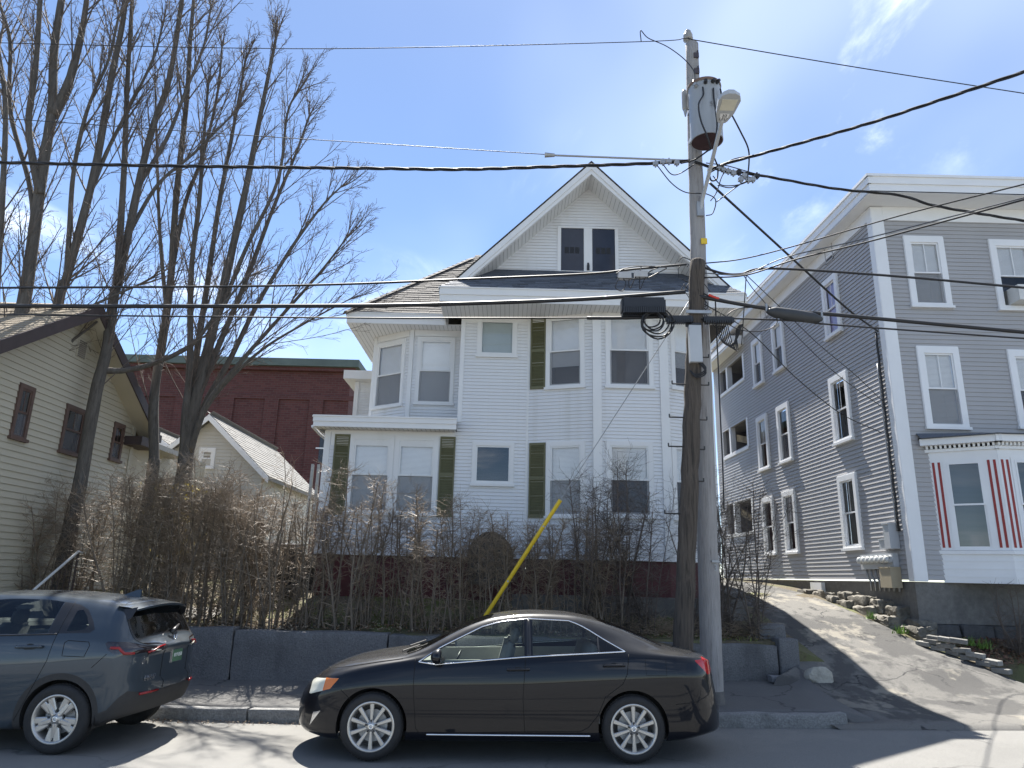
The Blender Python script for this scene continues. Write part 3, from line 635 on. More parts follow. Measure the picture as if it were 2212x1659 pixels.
capd = (hip[3] - hip[0]); k = int(capd.length / .2); mb0 = MB(); mb0.hexa([(-.12, -.02, -.045), (0, -.02, 0), (0, .24, -.0), (-.12, .24, -.045), (-.12, -.02, -.03), (0, -.02, .018), (0, .24, .004), (-.12, .24, -.04)]); mb0.hexa([(0, -.02, 0), (.12, -.02, -.045), (.12, .24, -.045), (0, .24, 0), (0, -.02, .018), (.12, -.02, -.03), (.12, .24, -.04), (0, .24, .004)])
capm = fixn(mb0.mesh('hip_cap', ROOF)); dv = capd.normalized(); sd = Vector((1, -1, 0)).normalized(); up = sd.cross(dv)
for i in range(k):
    o = bpy.data.objects.new('hip_cap', capm); C.objects.link(o); o.matrix_world = Matrix.Translation(hip[0] + dv * (.2 * i) + up * .02) @ Matrix((sd, dv, up)).transposed().to_4x4(); attach(o, wh)
# main gable roof, rake boards and rake soffits
AX, AZ_, RY = 1.75, 11.42, 14.9
for sgn in (-1, 1):
    xe = AX + sgn * 3.42; ze = AZ_ - 3.42
    mb = MB(); mb.prism([(AX, RY, AZ_), (xe, RY, ze), (xe, RY, ze - .09), (AX, RY, AZ_ - .09)], (0, 9.1, 0)); obj('main_roof', mb, ROOF, wh)
    x2 = AX + sgn * 3.03; z2 = AZ_ - 3.03
    mb = MB(); mb.prism([(AX, RY - .03, AZ_ - .02), (x2, RY - .03, z2 - .02), (x2 + sgn * .14, RY - .03, z2 - .16), (x2 - sgn * .12, RY - .03, z2 - .16), (AX, RY - .03, AZ_ - .30)], (0, .035, 0)); obj('rake_board', mb, TRIM, wh)
    mb = MB(); mb.prism([(AX, RY - .055, AZ_ - .02), (x2 + sgn * .06, RY - .055, z2 - .08), (x2 - sgn * .10, RY - .055, z2 - .10), (AX, RY - .055, AZ_ - .18)], (0, .025, 0)); obj('rake_moulding', mb, TRIM, wh)
    mb = MB(); mb.prism([(AX, RY - .07, AZ_ + .03), (x2 + sgn * .12, RY - .07, z2 - .09), (x2 + sgn * .12, RY - .07, z2 - .115), (AX, RY - .07, AZ_ + .005)], (0, .3, 0)); obj('rake_shingle_edge', mb, ROOF, wh)
    mb = MB(); mb.prism([(AX, RY + .006, AZ_ - .27), (x2, RY + .006, z2 - .27), (x2, RY + .006, z2 - .30), (AX, RY + .006, AZ_ - .30)], (0, .64, 0)); ro = obj('rake_soffit', mb, TRIM, wh)
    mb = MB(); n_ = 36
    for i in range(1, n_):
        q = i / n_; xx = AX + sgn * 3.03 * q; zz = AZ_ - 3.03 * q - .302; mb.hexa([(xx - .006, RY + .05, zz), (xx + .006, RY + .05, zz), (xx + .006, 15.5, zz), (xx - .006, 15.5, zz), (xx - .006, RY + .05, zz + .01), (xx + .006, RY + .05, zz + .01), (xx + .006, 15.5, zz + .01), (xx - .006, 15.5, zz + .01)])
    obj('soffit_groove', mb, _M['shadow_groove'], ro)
mb = MB(); mb.prism([(PX0 + .3, 23.9, EZ), (AX, 23.9, AZ_ - .1), (PX1 - .4, 23.9, EZ)], (0, .1, 0)); obj('rear_gable', mb, WHITE, wh)
# right lower slope seen behind the pole
roofpoly('side_eave_roof', [(PX1 + .1, EY + .1, EZ - .02), (PX1 + .1, 24, EZ - .02), (4.7, 24, EZ + .5), (4.7, 15.2, EZ + .5)])
# porch roof
PZ = 5.19
fascia('porch_fascia', (-4.28, 15.1), (-1.18, 15.1), PZ - .235, PZ); fascia('porch_fascia', (-4.28, 18.6), (-4.28, 15.13), PZ - .235, PZ)
soffit('soffit', [(-4.26, 15.13, PZ - .22), (-1.22, 15.13, PZ - .22), (-1.22, 15.49, PZ - .22), (-4.26, 15.49, PZ - .22)])
mb = MB(); mb.prism([(-4.27, 15.08, PZ - .03), (-1.2, 15.08, PZ - .03), (-1.2, 18.6, PZ + .03), (-4.27, 18.6, PZ + .03)], (0, 0, .035)); obj('porch_roof', mb, mat('pale_membrane', (.45, .45, .44), .8), wh)
mb = MB(); fa.bx(mb, .14, sA - .05, 4.62, 4.955, .003, .02); obj('frieze_board', mb, TRIM, wh)
mb = MB(); mb.tube([(-4.36, 15.35, 5.0), (-4.33, 15.9, 4.93), (-4.3, 17, 4.9)], .035, 6); obj('torn_gutter', mb, GTRIM, wh)
# rear addition with flat roof
mb = MB(); mb.box(-4.53, -3.7, 20.05, 24, 2.2, 7.3); obj('addition', mb, WHITE, wh)
fad = Fr((-4.53, 20.05), (-3.6, 20.05)); siding(wh, fad, [(0, 4.9), (fad.L, 4.9), (fad.L, 7.3), (0, 7.3)], LAP, WHITE, merge=True, name='addition_siding')
mb = MB(); mb.box(-4.85, -3.6, 19.7, 24.2, 7.3, 7.55); obj('addition_cornice', mb, TRIM, wh)
mb = MB(); mb.box(-4.57, -4.45, 20.0, 20.06, 2.2, 7.29); obj('corner_board', mb, TRIM, wh)
# arched cellar cover and meter at the foundation
mb = MB(); pts = [(-.80, 14.95, 1.75)] + [(-.36 + .44 * math.cos(math.pi - math.pi * i / 14), 14.95, 2.30 + .50 * math.sin(math.pi * i / 14)) for i in range(15)] + [(.08, 14.95, 1.75)]
mb.prism(pts, (0, .12, 0)); ar = obj('arched_cellar_cover', mb, mat('weathered_board', (.085, .078, .065), .9, .3, 9, .6, 30), wh)
mb = MB(); mb.lathe([(.44, .0), (.47, .0), (.47, .14), (.44, .14)], 20, 'y', (-.36, 14.93, 2.30), ang=(0, math.pi)); obj('rim', mb, mat('dark_board', (.05, .046, .04), .9), ar)
mb = MB(); mb.box(-.64, -.36, 15.4, 15.545, 1.95, 2.275); mb.lathe([(.075, 15.30), (.075, 15.40)], 16, 'y', (-.5, 0, 2.13), True); obj('electric_meter', mb, GREYPAINT, wh)
siding_flush(wh, WHITE)
# ------------------------------------------------------------------ grey three-storey building
gh = thing('grey_apartment_house', 'grey clapboard three-storey apartment house with white trim beside the driveway', 'house', (10, 18, 1))
ff = Fr((8.05, 14.5), (15.5, 14.5)); fs = Fr((7.74, 25), (8.05, 14.5)); GL = .0965; G0, G1 = 2.04, 10.22
def rq(f_, xl, xr, yt, yb):
    s0, z1 = f_.px(xl, yt); _, z0 = f_.px(xl, yb); ym = (yt + yb) / 2; return (f_.px(xl, ym)[0], f_.px(xr, ym)[0], z0, z1)
gk = dict(trim=.13, tm=GTRIM, deep=.05, head=.02)
h_f = []
for q, up_, lo_ in (((1959, 514, 2044.7, 662), 'blind', 'screen_blind'), ((2145, 522, 2238, 669), 'blind', 'none'), ((1989, 752, 2079, 924), 'blind', 'screen_blind'), ((2187, 760, 2282, 924), 'blind', 'screen')):
    h_f.append(window(gh, ff, ff.rect(*q), upper=up_, lower=lo_, muntin=1, **gk))
h_s = []
SW = [(1800, 1841, 818, 963, 'none', 'none', 1), (1820, 1860, 1030, 1187, 'none', 'none', 1), (1684, 1711, 880, 1003, 'none', 'screen', 0), (1640, 1663, 904, 1019, 'blind', 'none', 1), (1697, 1724, 1064, 1195, 'blind', 'none', 1), (1652, 1676, 1078, 1198, 'none', 'none', 0),
      (1783, 1818, 611, 738, 'blue', 'blue', 1), (1672, 1697, 702, 809, 'shade', 'screen', 0), (1629, 1650, 739, 840, 'shade', 'screen', 0)]
LAV = mat('lavender_curtain', (.52, .50, .82), .8, .04)
for xl, xr, yt, yb, u_, l_, mu in SW:
    r_ = rq(fs, xl, xr, yt, yb); w_ = r_[1] - r_[0]
    if w_ > 1.25: r_ = (r_[0] + (w_ - 1.2) / 2, r_[1] - (w_ - 1.2) / 2, r_[2], r_[3])
    h_s.append(window(gh, fs, r_, upper='none' if u_ == 'blue' else u_, lower='none' if l_ == 'blue' else l_, muntin=mu, trim=.12, tm=GTRIM, deep=.07, head=.02))
    if u_ == 'blue':
        mb = MB(); mb.add([fs.P(r_[0] + .12, r_[2] + .05, -.05), fs.P(r_[1] - .12, r_[2] + .05, -.05), fs.P(r_[1] - .12, r_[3] - .12, -.05), fs.P(r_[0] + .12, r_[3] - .12, -.05)], [(0, 1, 2, 3)]); obj('window_curtain', mb, LAV, gh, fix=False)
sE = fs.px(1611, 800)[0]                             # where the porch section begins (towards the back)
sF = fs.px(1552, 800)[0]; PTZ = fs.px(1609, 740)[1]
Pm = [(sE, G0), (fs.L, G0), (fs.L, G1), (sE, G1)]
sheath(gh, fs, Pm, h_s, GREYS); siding(gh, fs, Pm, GL, GREYS, h_s, proud=.021)
Pf = [(0, G0), (ff.L, G0), (ff.L, G1), (0, G1)]
bay_hole = []
sheath(gh, ff, Pf, h_f, GREYS); siding(gh, ff, Pf, GL, GREYS, h_f, proud=.016)
siding_flush(gh, GREYS)
# porch section with three open floors
ops = [(rq(fs, 1556, 1608, 815, 856)), (rq(fs, 1560, 1614, 930, 1003)), (rq(fs, 1570, 1630, 1090, 1166))]
ph = []
for i, (yt, yb) in enumerate(((762, 816), (906, 968), (1082, 1150))):
    z1 = fs.px(1607, yt)[1]; z0 = fs.px(1607, yb)[1]; ph.append((sF + .15, sE - .12, z0, z1))
Pp = [(sF - .6, G0), (sE - .02, G0), (sE - .02, PTZ), (sF - .6, PTZ)]
sheath(gh, fs, Pp, ph, GREYS, name='porch_wall'); siding(gh, fs, Pp, GL, GREYS, ph, proud=.02, merge=True, name='porch_siding')
for i, h in enumerate(ph):
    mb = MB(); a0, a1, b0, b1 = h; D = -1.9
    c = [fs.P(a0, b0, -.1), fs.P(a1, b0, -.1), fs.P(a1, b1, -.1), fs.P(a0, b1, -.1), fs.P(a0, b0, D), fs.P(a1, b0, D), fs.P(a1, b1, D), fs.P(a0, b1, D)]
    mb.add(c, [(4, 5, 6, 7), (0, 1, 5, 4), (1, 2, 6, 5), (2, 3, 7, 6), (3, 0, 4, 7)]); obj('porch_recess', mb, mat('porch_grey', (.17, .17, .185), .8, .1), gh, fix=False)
    for s_ in (a0 + (a1 - a0) * .3, a1 - .05): mb = MB(); fs.bx(mb, s_ - .07, s_ + .07, b0, b1, -.16, .02); obj('porch_post', mb, GTRIM, gh)
    mb = MB(); fs.bx(mb, a0, a1, b0 - .1, b0, -.1, .04); obj('porch_rail', mb, GTRIM, gh)
    if i: 
        for dd in (-.45, -1.2):
            mb = MB(); mb.hexa([fs.P(a0 + .1, b1 - .35, dd), fs.P(a1 - .2, b0 + .02, dd), fs.P(a1 - .2, b0 + .02, dd - .05), fs.P(a0 + .1, b1 - .35, dd - .05), fs.P(a0 + .1, b1 - .1, dd), fs.P(a1 - .2, b0 + .25, dd), fs.P(a1 - .2, b0 + .25, dd - .05), fs.P(a0 + .1, b1 - .1, dd - .05)]); obj('stair_stringer', mb, mat('raw_wood', (.34, .29, .21), .8, .2), gh)
mb = MB(); slab(mb, [fs.P(sF - .8, PTZ + .35, .45), fs.P(sE - .03, PTZ + .35, .45), fs.P(sE - .03, PTZ + .5, -2), fs.P(sF - .8, PTZ + .5, -2)], .08); obj('porch_roof', mb, ROOF, gh)
mb = MB(); fs.bx(mb, sF - .8, sE - .03, PTZ + .08, PTZ + .33, .40, .44); fs.bx(mb, sE - .07, sE - .03, PTZ + .06, PTZ + .34, .0, .4); fs.bx(mb, sF - .8, sE - .03, PTZ + .0, PTZ + .06, -.05, .42); obj('porch_fascia', mb, GTRIM, gh)
# corner boards, frieze, cornice, roof
mb = MB(); ff.bx(mb, -.02, .24, G0 - .03, G1 - .02, -.05, .035); fs.bx(mb, fs.L - .16, fs.L + .028, G0 - .03, G1 - .02, -.05, .035); obj('corner_board', mb, GTRIM, gh)
mb = MB(); ff.bx(mb, .245, ff.L, G1 - .34, G1 - .002, .002, .03); obj('frieze_board', mb, GTRIM, gh)
mb = MB(); fs.bx(mb, sE, fs.L - .165, G1 - .30, G1 - .002, .002, .03); obj('frieze_board', mb, GTRIM, gh)
OX, OY = 7.72, 13.85; dxs = (7.58 - 8.05) / 10.5
bx_ = OX + dxs * -(25 - 14.5); 
mb = MB(); mb.prism([(OX, OY, G1), (16, OY, G1), (16, 25.3, G1), (OX - .34, 25.3, G1)], (0, 0, .03)); obj('soffit', mb, GTRIM, gh)
f1 = Fr((OX, OY), (16, OY)); f2 = Fr((OX - .34, 25.3), (OX, OY))
for f_ in (f1, f2):
    mb = MB(); f_.bx(mb, 0, f_.L, G1 + .005, G1 + .20, -.03, .0); f_.bx(mb, -.02, f_.L + .02, G1 + .195, G1 + .36, -.05, .03); f_.bx(mb, -.05, f_.L + .05, G1 + .36, G1 + .42, -.08, .06); obj('cornice', mb, GTRIM, gh)
mb = MB(); slab(mb, [(OX - .03, OY - .03, G1 + .425), (16, OY - .03, G1 + .425), (16, 25.3, G1 + 1.0), (OX - .33, 25.3, G1 + .6)], .03); obj('roof', mb, mat('roof_membrane', (.3, .3, .3), .8), gh)
for q in ((1784, 1802, 529, 574), (1645, 1657, 668, 698)):
    r_ = rq(fs, *q); mb = MB(); a0, a1, b0, b1 = r_; a1 = min(a1, a0 + .5); fs.bx(mb, a0, a1, b0, b1, .01, .016)
    for e in ((a0, a0 + .04, b0, b1), (a1 - .04, a1, b0, b1), (a0, a1, b0, b0 + .04), (a0, a1, b1 - .04, b1)): fs.bx(mb, *e, .012, .035)
    v_ = obj('gable_vent', mb, GREYS, gh); mb = MB()
    for i in range(6): z = b0 + .05 + (b1 - b0 - .1) * i / 6; mb.hexa([fs.P(a0 + .04, z, .03), fs.P(a1 - .04, z, .03), fs.P(a1 - .04, z + .05, .018), fs.P(a0 + .04, z + .05, .018), fs.P(a0 + .04, z + .012, .03), fs.P(a1 - .04, z + .012, .03), fs.P(a1 - .04, z + .06, .018), fs.P(a0 + .04, z + .06, .018)])
    obj('slat', mb, mat('vent_dark', (.06, .06, .07), .7), v_)
# foundation: concrete over big stones
mb = MB(); fs.bx(mb, -2, fs.L - .05, .5, G0 - .035, -.3, -.03); obj('foundation', mb, CONC, gh)
mb = MB(); ff.bx(mb, -.0, ff.L, 1.22, G0 - .035, -.3, -.03); obj('foundation', mb, CONC, gh)
x = 0.0; i = 0
while x < 7:
    w_ = [.75, .62, .9, 1.1, .8, 1.0, .9, 1.2][i % 8]; rough_block('foundation_stone', mat('dark_granite', (.07, .07, .072), .9, .3, 12, .6, 30), 8.04 + x, 8.04 + x + w_ - .02, 14.40 - .03 * (i % 2), 14.75, .35, 1.215, gh, .02, 4, .04, 60 + i); x += w_; i += 1
# white cellar hatch panel
r_ = rq(fs, 1757, 1786, 1258, 1292); mb = MB(); fs.bx(mb, r_[0], r_[0] + .62, r_[2], r_[3], -.03, .07); obj('cellar_hatch', mb, GTRIM, gh)
# bay window with red stripes
RED = mat('red_stripe_paint', (.27, .022, .018), .5, .1)
bayp = [(8.62, 14.5), (9.62, 13.86), (11.4, 13.86), (12.4, 14.5)]
bt, bb_ = 4.42, 2.62
bay = MB()
mb = MB(); mb.prism([(x, y, 2.0) for x, y in bayp], (0, 0, .56)); bo = obj('bay_base', mb, GTRIM, gh)
mb = MB(); mb.prism([(x + (-.04 if i in (0,) else .04 if i == 3 else 0), y - (.05 if i in (1, 2) else 0), 2.545) for i, (x, y) in enumerate(bayp)], (0, 0, .07)); obj('bay_sill', mb, GTRIM, gh)
for (p, q) in zip(bayp, bayp[1:]):
    f_ = Fr(p, q)
    for z in (2.12, 2.27, 2.42):
        mb = MB(); f_.bx(mb, .01, f_.L - .01, z - .006, z + .006, .0, .008); obj('panel_bead', mb, GTRIM, gh)
    pw = .24
    for s0_ in (0, f_.L - pw):
        mb = MB(); f_.bx(mb, s0_ + .002, s0_ + pw - .002, bb_, bt, -.06, .0); pil = obj('pilaster', mb, GTRIM, gh)
        for k in (.05, .15):
            mb = MB(); f_.bx(mb, s0_ + k, s0_ + k + .045, bb_ + .05, bt - .05, .0, .008); obj('red_stripe', mb, RED, pil)
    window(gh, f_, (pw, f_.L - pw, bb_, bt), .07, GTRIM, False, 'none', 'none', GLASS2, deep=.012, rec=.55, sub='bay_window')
    mb = MB(); f_.bx(mb, .0, f_.L, bt, bt + .16, -.1, .004); obj('bay_frieze', mb, GTRIM, gh)
    mb = MB(); f_.bx(mb, -.05, f_.L + .05, bt + .158, bt + .22, -.12, .05); obj('bay_moulding', mb, GTRIM, gh)
    n = int(f_.L / .075)
    for i in range(n):
        mb = MB(); a = -.02 + (f_.L + .04) * i / n; f_.bx(mb, a, a + .042, bt + .222, bt + .285, -.06, .10); obj('dentil', mb, GTRIM, gh)
    mb = MB(); f_.bx(mb, -.11, f_.L + .11, bt + .287, bt + .42, -.12, .2); obj('bay_cornice', mb, GTRIM, gh)
mb = MB(); slab(mb, [(8.42, 14.48, bt + .56), (8.40, 14.3, bt + .43), (9.52, 13.6, bt + .43), (11.5, 13.6, bt + .43), (12.6, 14.3, bt + .43), (12.6, 14.48, bt + .56)], .012); obj('bay_roof', mb, ROOFN, gh)
mb = MB(); mb.prism([(8.45, 14.48, bt + .43), (8.45, 14.32, bt + .425), (9.54, 13.64, bt + .425), (11.5, 13.64, bt + .425), (12.55, 14.48, bt + .43)], (0, 0, .02)); obj('bay_roof_edge', mb, BLACKG, gh)
# air conditioner in the upper right window
acr = ff.rect(2178, 628, 2262, 660); mb = MB(); ff.bx(mb, acr[0], acr[1], acr[2], acr[3], -.1, .34); ac = obj('air_conditioner', mb, mat('ac_white', (.62, .62, .6), .5, .08), gh)
mb = MB()
for i in range(9): a = acr[0] + .17 + (acr[1] - acr[0] - .2) * i / 9; ff.bx(mb, a, a + .02, acr[2] + .03, acr[3] - .03, .34, .346)
obj('grille', mb, mat('ac_grille', (.16, .16, .17), .6), ac)
# electric meters and boxes on the side wall near the corner
s_m0 = fs.px(1873, 1212)[0]; s_m1 = fs.px(1944, 1212)[0]; zm = fs.px(1905, 1212)[1]
mb = MB(); fs.bx(mb, s_m0 - .02, s_m1, zm - .17, zm + .14, .02, .14); mt = thing('electric_meter_bank', 'row of seven round electric meters on the grey house wall', 'electric meters', fs.P(s_m0, zm - .2, .05))
obj('panel', mb, GREYPAINT, mt)
for i in range(7):
    s_ = s_m0 + .10 + (s_m1 - s_m0 - .2) * i / 6; mb = MB(); c_ = fs.P(s_, zm + .02, .14); mb.tube([c_, c_ + fs.n * .05, c_ + fs.n * .05], [.085, .085, .07], 14); me_ = obj('meter', mb, GREYPAINT, mt, autos=40)
    mb = MB(); mb.tube([c_ + fs.n * .05, c_ + fs.n * .11, c_ + fs.n * .13], [.07, .068, .03], 14); obj('meter_dome', mb, mat('meter_glass', (.55, .56, .55), .1, .2, 30, spec=.7), me_, smooth=True)
    mb = MB(); mb.tube([fs.P(s_, zm - .17, .08), fs.P(s_, zm - .3, .08), fs.P(s_ + .06, zm - .42, .05), fs.P(s_ + .06, zm - .62, .05)], .022, 6); obj('conduit', mb, STEEL, mt, smooth=True)
def wbox(name, label, q, d, m):
    s0 = fs.px(q[0], (q[2] + q[3]) / 2)[0]; s1 = fs.px(q[1], (q[2] + q[3]) / 2)[0]; z1 = fs.px((q[0] + q[1]) / 2, q[2])[1]; z0 = fs.px((q[0] + q[1]) / 2, q[3])[1]
    mb = MB(); fs.bx(mb, s0, s1, z0, z1, .02, d); fs.bx(mb, s0 - .01, s1 + .01, z1 - .02, z1 + .012, .02, d + .015)
    return tag(obj(name, mb, m), label, 'utility box')
wbox('utility_box', 'tall pale grey utility box on the grey house corner above the meters', (1931, 1944, 1131, 1186), .22, GREYPAINT)
wbox('utility_box', 'small grey utility box left of the tall one on the grey house', (1913, 1929, 1165, 1187), .14, GREYPAINT)
wbox('utility_box', 'beige slanted utility box hanging below the meters at the house corner', (1925, 1950, 1226, 1270), .24, mat('beige_box', (.36, .31, .22), .5, .06))
for k, (s_, zt_) in enumerate(((fs.L - .28, 7.3), (fs.L - .36, 6.6))):
    mb = MB(); pts = [fs.P(s_, 3.0 + (zt_ - 3.0) * i / 14, .05 + .008 * (i % 2)) for i in range(15)]; mb.tube(pts, .024 - .008 * k, 6)
    tag(obj('service_cable', mb, STEEL if k else BLACKG, smooth=True), ('grey conduit running up the grey house corner' if k else 'black service cable running up the grey house corner'), 'cable')
# ------------------------------------------------------------------ cream house on the left
ch = thing('cream_house', 'cream clapboard house with brown trim behind the bare trees at left', 'house', (-10, 13.5, 1))
fy = Fr((-8.5, 11.0), (-8.5, 15.85)); pk = fy.px(219, 672); pk = aX(217, 672, -8.12); pk = (pk.y - 11.0, pk.z)
el = aX(0, 736, -8.12); er = aX(320, 895, -8.12)
sl_r = (pk[1] - er.z) / (er.y - 11.0 - pk[0])
def rzz(y): return pk[1] - abs(y - pk[0]) * sl_r
CP = [(0, 1.2), (fy.L, 1.2), (fy.L, rzz(fy.L)), pk, (0, rzz(0))]
hy = []
for xl, xr, yt, yb in ((30, 66, 822, 945), (134, 180, 868, 975), (240, 264, 908, 992), ):
    r_ = rq(fy, xl, xr, yt, yb); hy.append(window(ch, fy, r_, .07, mat('brown_casing', (.10, .06, .045), .6, .2), upper='none', lower='screen', g=GLASS2, muntin=1, sill=True))
sheath(ch, fy, CP, hy, CREAM); siding(ch, fy, CP, .112, CREAM, hy)
r_ = rq(fy, 165, 186, 730, 770); mb = MB(); fy.bx(mb, r_[0], r_[1], r_[2], r_[3], .01, .03); v_ = obj('attic_vent', mb, CREAM, ch); mb = MB()
for i in range(9): z = r_[2] + (r_[3] - r_[2]) * (i + .3) / 9; fy.bx(mb, r_[0] + .03, r_[1] - .03, z, z + .02, .03, .034)
obj('slat', mb, BROWN, v_)
mb = MB(); fy.bx(mb, fy.L - .11, fy.L, 1.2, rzz(fy.L) - .05, 0, .03); obj('corner_board', mb, CREAM, ch)
siding_flush(ch, CREAM)
CSH = mat('tan_shingle', (.27, .225, .165), .9, .25, 30, .6, 120, rnd=.25)
for y0_, sg in ((0 - .35, -1), (fy.L + .35, 1)):
    e = (y0_, rzz(y0_)); mb = MB(); X0, X1 = -8.12, -20
    mb.prism([(X0, 11 + pk[0], pk[1] + .1), (X0, 11 + e[0], e[1] + .1), (X0, 11 + e[0], e[1]), (X0, 11 + pk[0], pk[1])], (X1 - X0, 0, 0)); obj('roof', mb, CSH, ch)
    mb = MB(); mb.prism([(X0 + .03, 11 + pk[0], pk[1] + .12), (X0 + .03, 11 + e[0], e[1] + .12), (X0 + .03, 11 + e[0], e[1] - .13), (X0 + .03, 11 + pk[0], pk[1] - .13)], (-.028, 0, 0)); obj('rake_board', mb, BROWN, ch)
    mb = MB(); mb.prism([(X0, 11 + pk[0], pk[1] - .11), (X0, 11 + e[0], e[1] - .11), (X0, 11 + e[0], e[1] - .14), (X0, 11 + pk[0], pk[1] - .14)], (-.37, 0, 0)); obj('rake_soffit', mb, CREAM, ch)
    mb = MB(); mb.box(X1, -8.10, 11 + e[0] - (.1 if sg < 0 else -.0), 11 + e[0] + (.0 if sg < 0 else .12), e[1] - .12, e[1] + .05); obj('gutter', mb, BROWN, ch)
wv = Vector((0, pk[0] + .35, pk[1] - rzz(-.35))); 
shingles(ch, (-20, 11 - .35, rzz(-.35) + .102), (1, 0, 0), wv, [(0, 0), (11.85, 0), (11.85, wv.length), (0, wv.length)], .14, CSH, .4, 0, 8, thick=.012)
ye = fy.L + .35; mb = MB(); mb.box(-8.55, -8.1, 11 + ye - .75, 11 + ye + .02, rzz(ye) - .32, rzz(ye) - .125); obj('eave_return', mb, BROWN, ch)
mb = MB(); mb.prism([(-8.6, 15.85, 1.2), (-20, 15.85, 1.2), (-20, 15.85, 5.2), (-8.6, 15.85, 5.2)], (0, .1, 0)); obj('rear_wall', mb, CREAM, ch)
mb = MB(); mb.prism([(-8.6, 11.0, 1.0), (-20, 11.0, 1.0), (-20, 11.0, 5.0), (-8.6, 11.0, 5.0)], (0, .1, 0)); obj('front_wall', mb, CREAM, ch)
# lower rear ell roof seen past its corner
mb = MB(); mb.box(-8.75, -8.3, 16.25, 18.2, 4.62, 4.74); obj('ell_eave', mb, mat('pale_roof_edge', (.42, .41, .38), .7), ch)
mb = MB(); mb.box(-9.5, -8.75, 15.98, 20.4, 1.3, 4.85); obj('ell_wall', mb, CREAM, ch)
# ------------------------------------------------------------------ garages and brick mill behind
def shed(name, label, Y, ridge_px, gl, gr, Yb, eave_r, mwall, mroof, base=1.9):
    t = thing(name, label, 'garage', (aY(*ridge_px, Y).x, Y, base)); p = aY(*ridge_px, Y); hw, hz = gr
    mb = MB(); mb.prism([(p.x - hw, Y, base), (p.x + hw, Y, base), (p.x + hw, Y, p.z - hz), (p.x, Y, p.z), (p.x - hw, Y, p.z - hz)], (0, Yb - Y, 0)); obj('wall', mb, mwall, t)
    f_ = Fr((p.x - hw, Y), (p.x + hw, Y)); siding(t, f_, [(0, base), (2 * hw, base), (2 * hw, p.z - hz), (hw, p.z - .03), (0, p.z - hz)], .11, mwall); siding_flush(t, mwall)
    for sg in (-1, 1):
        e = (p.x + sg * (hw + .3), p.z - hz - .3 * hz / hw); mb = MB(); mb.prism([(p.x, Y - .3, p.z + .12), (e[0], Y - .3, e[1] + .12), (e[0], Y - .3, e[1] + .02), (p.x, Y - .3, p.z + .02)], (0, Yb - Y + .6, 0)); obj('roof', mb, mroof, t)
        mb = MB(); mb.prism([(p.x, Y - .33, p.z + .11), (e[0], Y - .33, e[1] + .11), (e[0], Y - .33, e[1] - .08), (p.x, Y - .33, p.z - .08)], (0, .028, 0)); obj('rake_board', mb, GTRIM, t)
        u_ = Vector((0, 1, 0)); w_ = Vector((p.x - e[0], 0, p.z - e[1])); shingles(t, (e[0], Y - .3, e[1] + .122), u_, w_, [(0, 0), (Yb - Y + .6, 0), (Yb - Y + .6, w_.length), (0, w_.length)], .17, mroof, .5, 0, 12)
    return t, f_, p
PALES = mat('pale_siding', (.50, .49, .45), .6, .06, 2)
GROOF = mat('pale_grey_shingle', (.17, .165, .155), .85, .2, 20, .5, 80, rnd=.2)
t, f_, p = shed('garage', 'cream gabled garage with grey shingle roof behind the hedge', 22, (460, 907), None, (1.75, 1.62), 28, None, PALES, GROOF)
r_ = f_.rect(430, 968, 464, 1010); window(t, f_, r_, .1, GTRIM, upper='none', lower='none', g=GLASS2, rec=.02)
p2 = shed('garage', 'low garage with pale roof between the cream house and tree trunks', 23, (310, 925), None, (2.6, 1.7), 31, None, CREAM, GROOF)
br = thing('brick_mill_building', 'long dark red brick mill building with green copper cornice in the background', 'building', (-18, 45, 2))
def brick_mat():
    m = mat('mill_brick', (.085, .030, .030), .9, .2, 1.2); tt = m.node_tree; N = lambda k: tt.nodes.new(k); L = tt.links.new; b = tt.nodes['Principled BSDF']
    tcn = N('ShaderNodeTexCoord'); mp = N('ShaderNodeMapping'); L(tcn.outputs['Object'], mp.inputs[0]); mp.inputs['Rotation'].default_value = (R(90), 0, 0)
    bk = N('ShaderNodeTexBrick'); L(mp.outputs[0], bk.inputs['Vector']); bk.inputs['Scale'].default_value = 1; bk.inputs['Brick Width'].default_value = .42; bk.inputs['Row Height'].default_value = .15; bk.inputs['Mortar Size'].default_value = .014
    bk.inputs['Color1'].default_value = (.080, .026, .026, 1); bk.inputs['Color2'].default_value = (.115, .040, .038, 1); bk.inputs['Mortar'].default_value = (.10, .065, .06, 1)
    L(bk.outputs[0], b.inputs['Base Color']); return m
BRICK = brick_mat(); COPPER = mat('copper_cornice', (.10, .13, .12), .7, .2, 1)
bx0, bx1, by, bz = -28.0, -10.6, 45.0, 14.6
mb = MB(); mb.box(bx0, bx1, by, by + 25, 1.5, bz); obj('wall', mb, BRICK, br)
mb = MB(); mb.box(bx0 - .3, bx1 + .35, by - .35, by + 25.3, bz + .001, bz + .25); obj('cornice_bed', mb, BRICK, br)
mb = MB(); mb.box(bx0 - .5, bx1 + .6, by - .6, by + 25.5, bz + .252, bz + .75); obj('cornice', mb, COPPER, br)
for x0_ in [bx0 + .4 + i * 2.9 for i in range(6)]:
    mb = MB(); mb.box(x0_, x0_ + .9, by - .12, by - .001, 1.5, bz - 1.6); obj('pilaster', mb, BRICK, br)
    mb = MB(); mb.box(x0_ + .9, x0_ + 2.9, by - .12, by - .001, bz - 1.9, bz - 1.6); obj('brick_band', mb, BRICK, br)
r_ = Fr((-30, by), (0, by)).rect(683, 938, 704, 1000); mb = MB(); mb.box(-30 + r_[0], bx1 - .05, by - .1, by - .003, r_[2], r_[3]); wdw = obj('window', mb, mat('mill_window', (.02, .022, .03), .2), br)
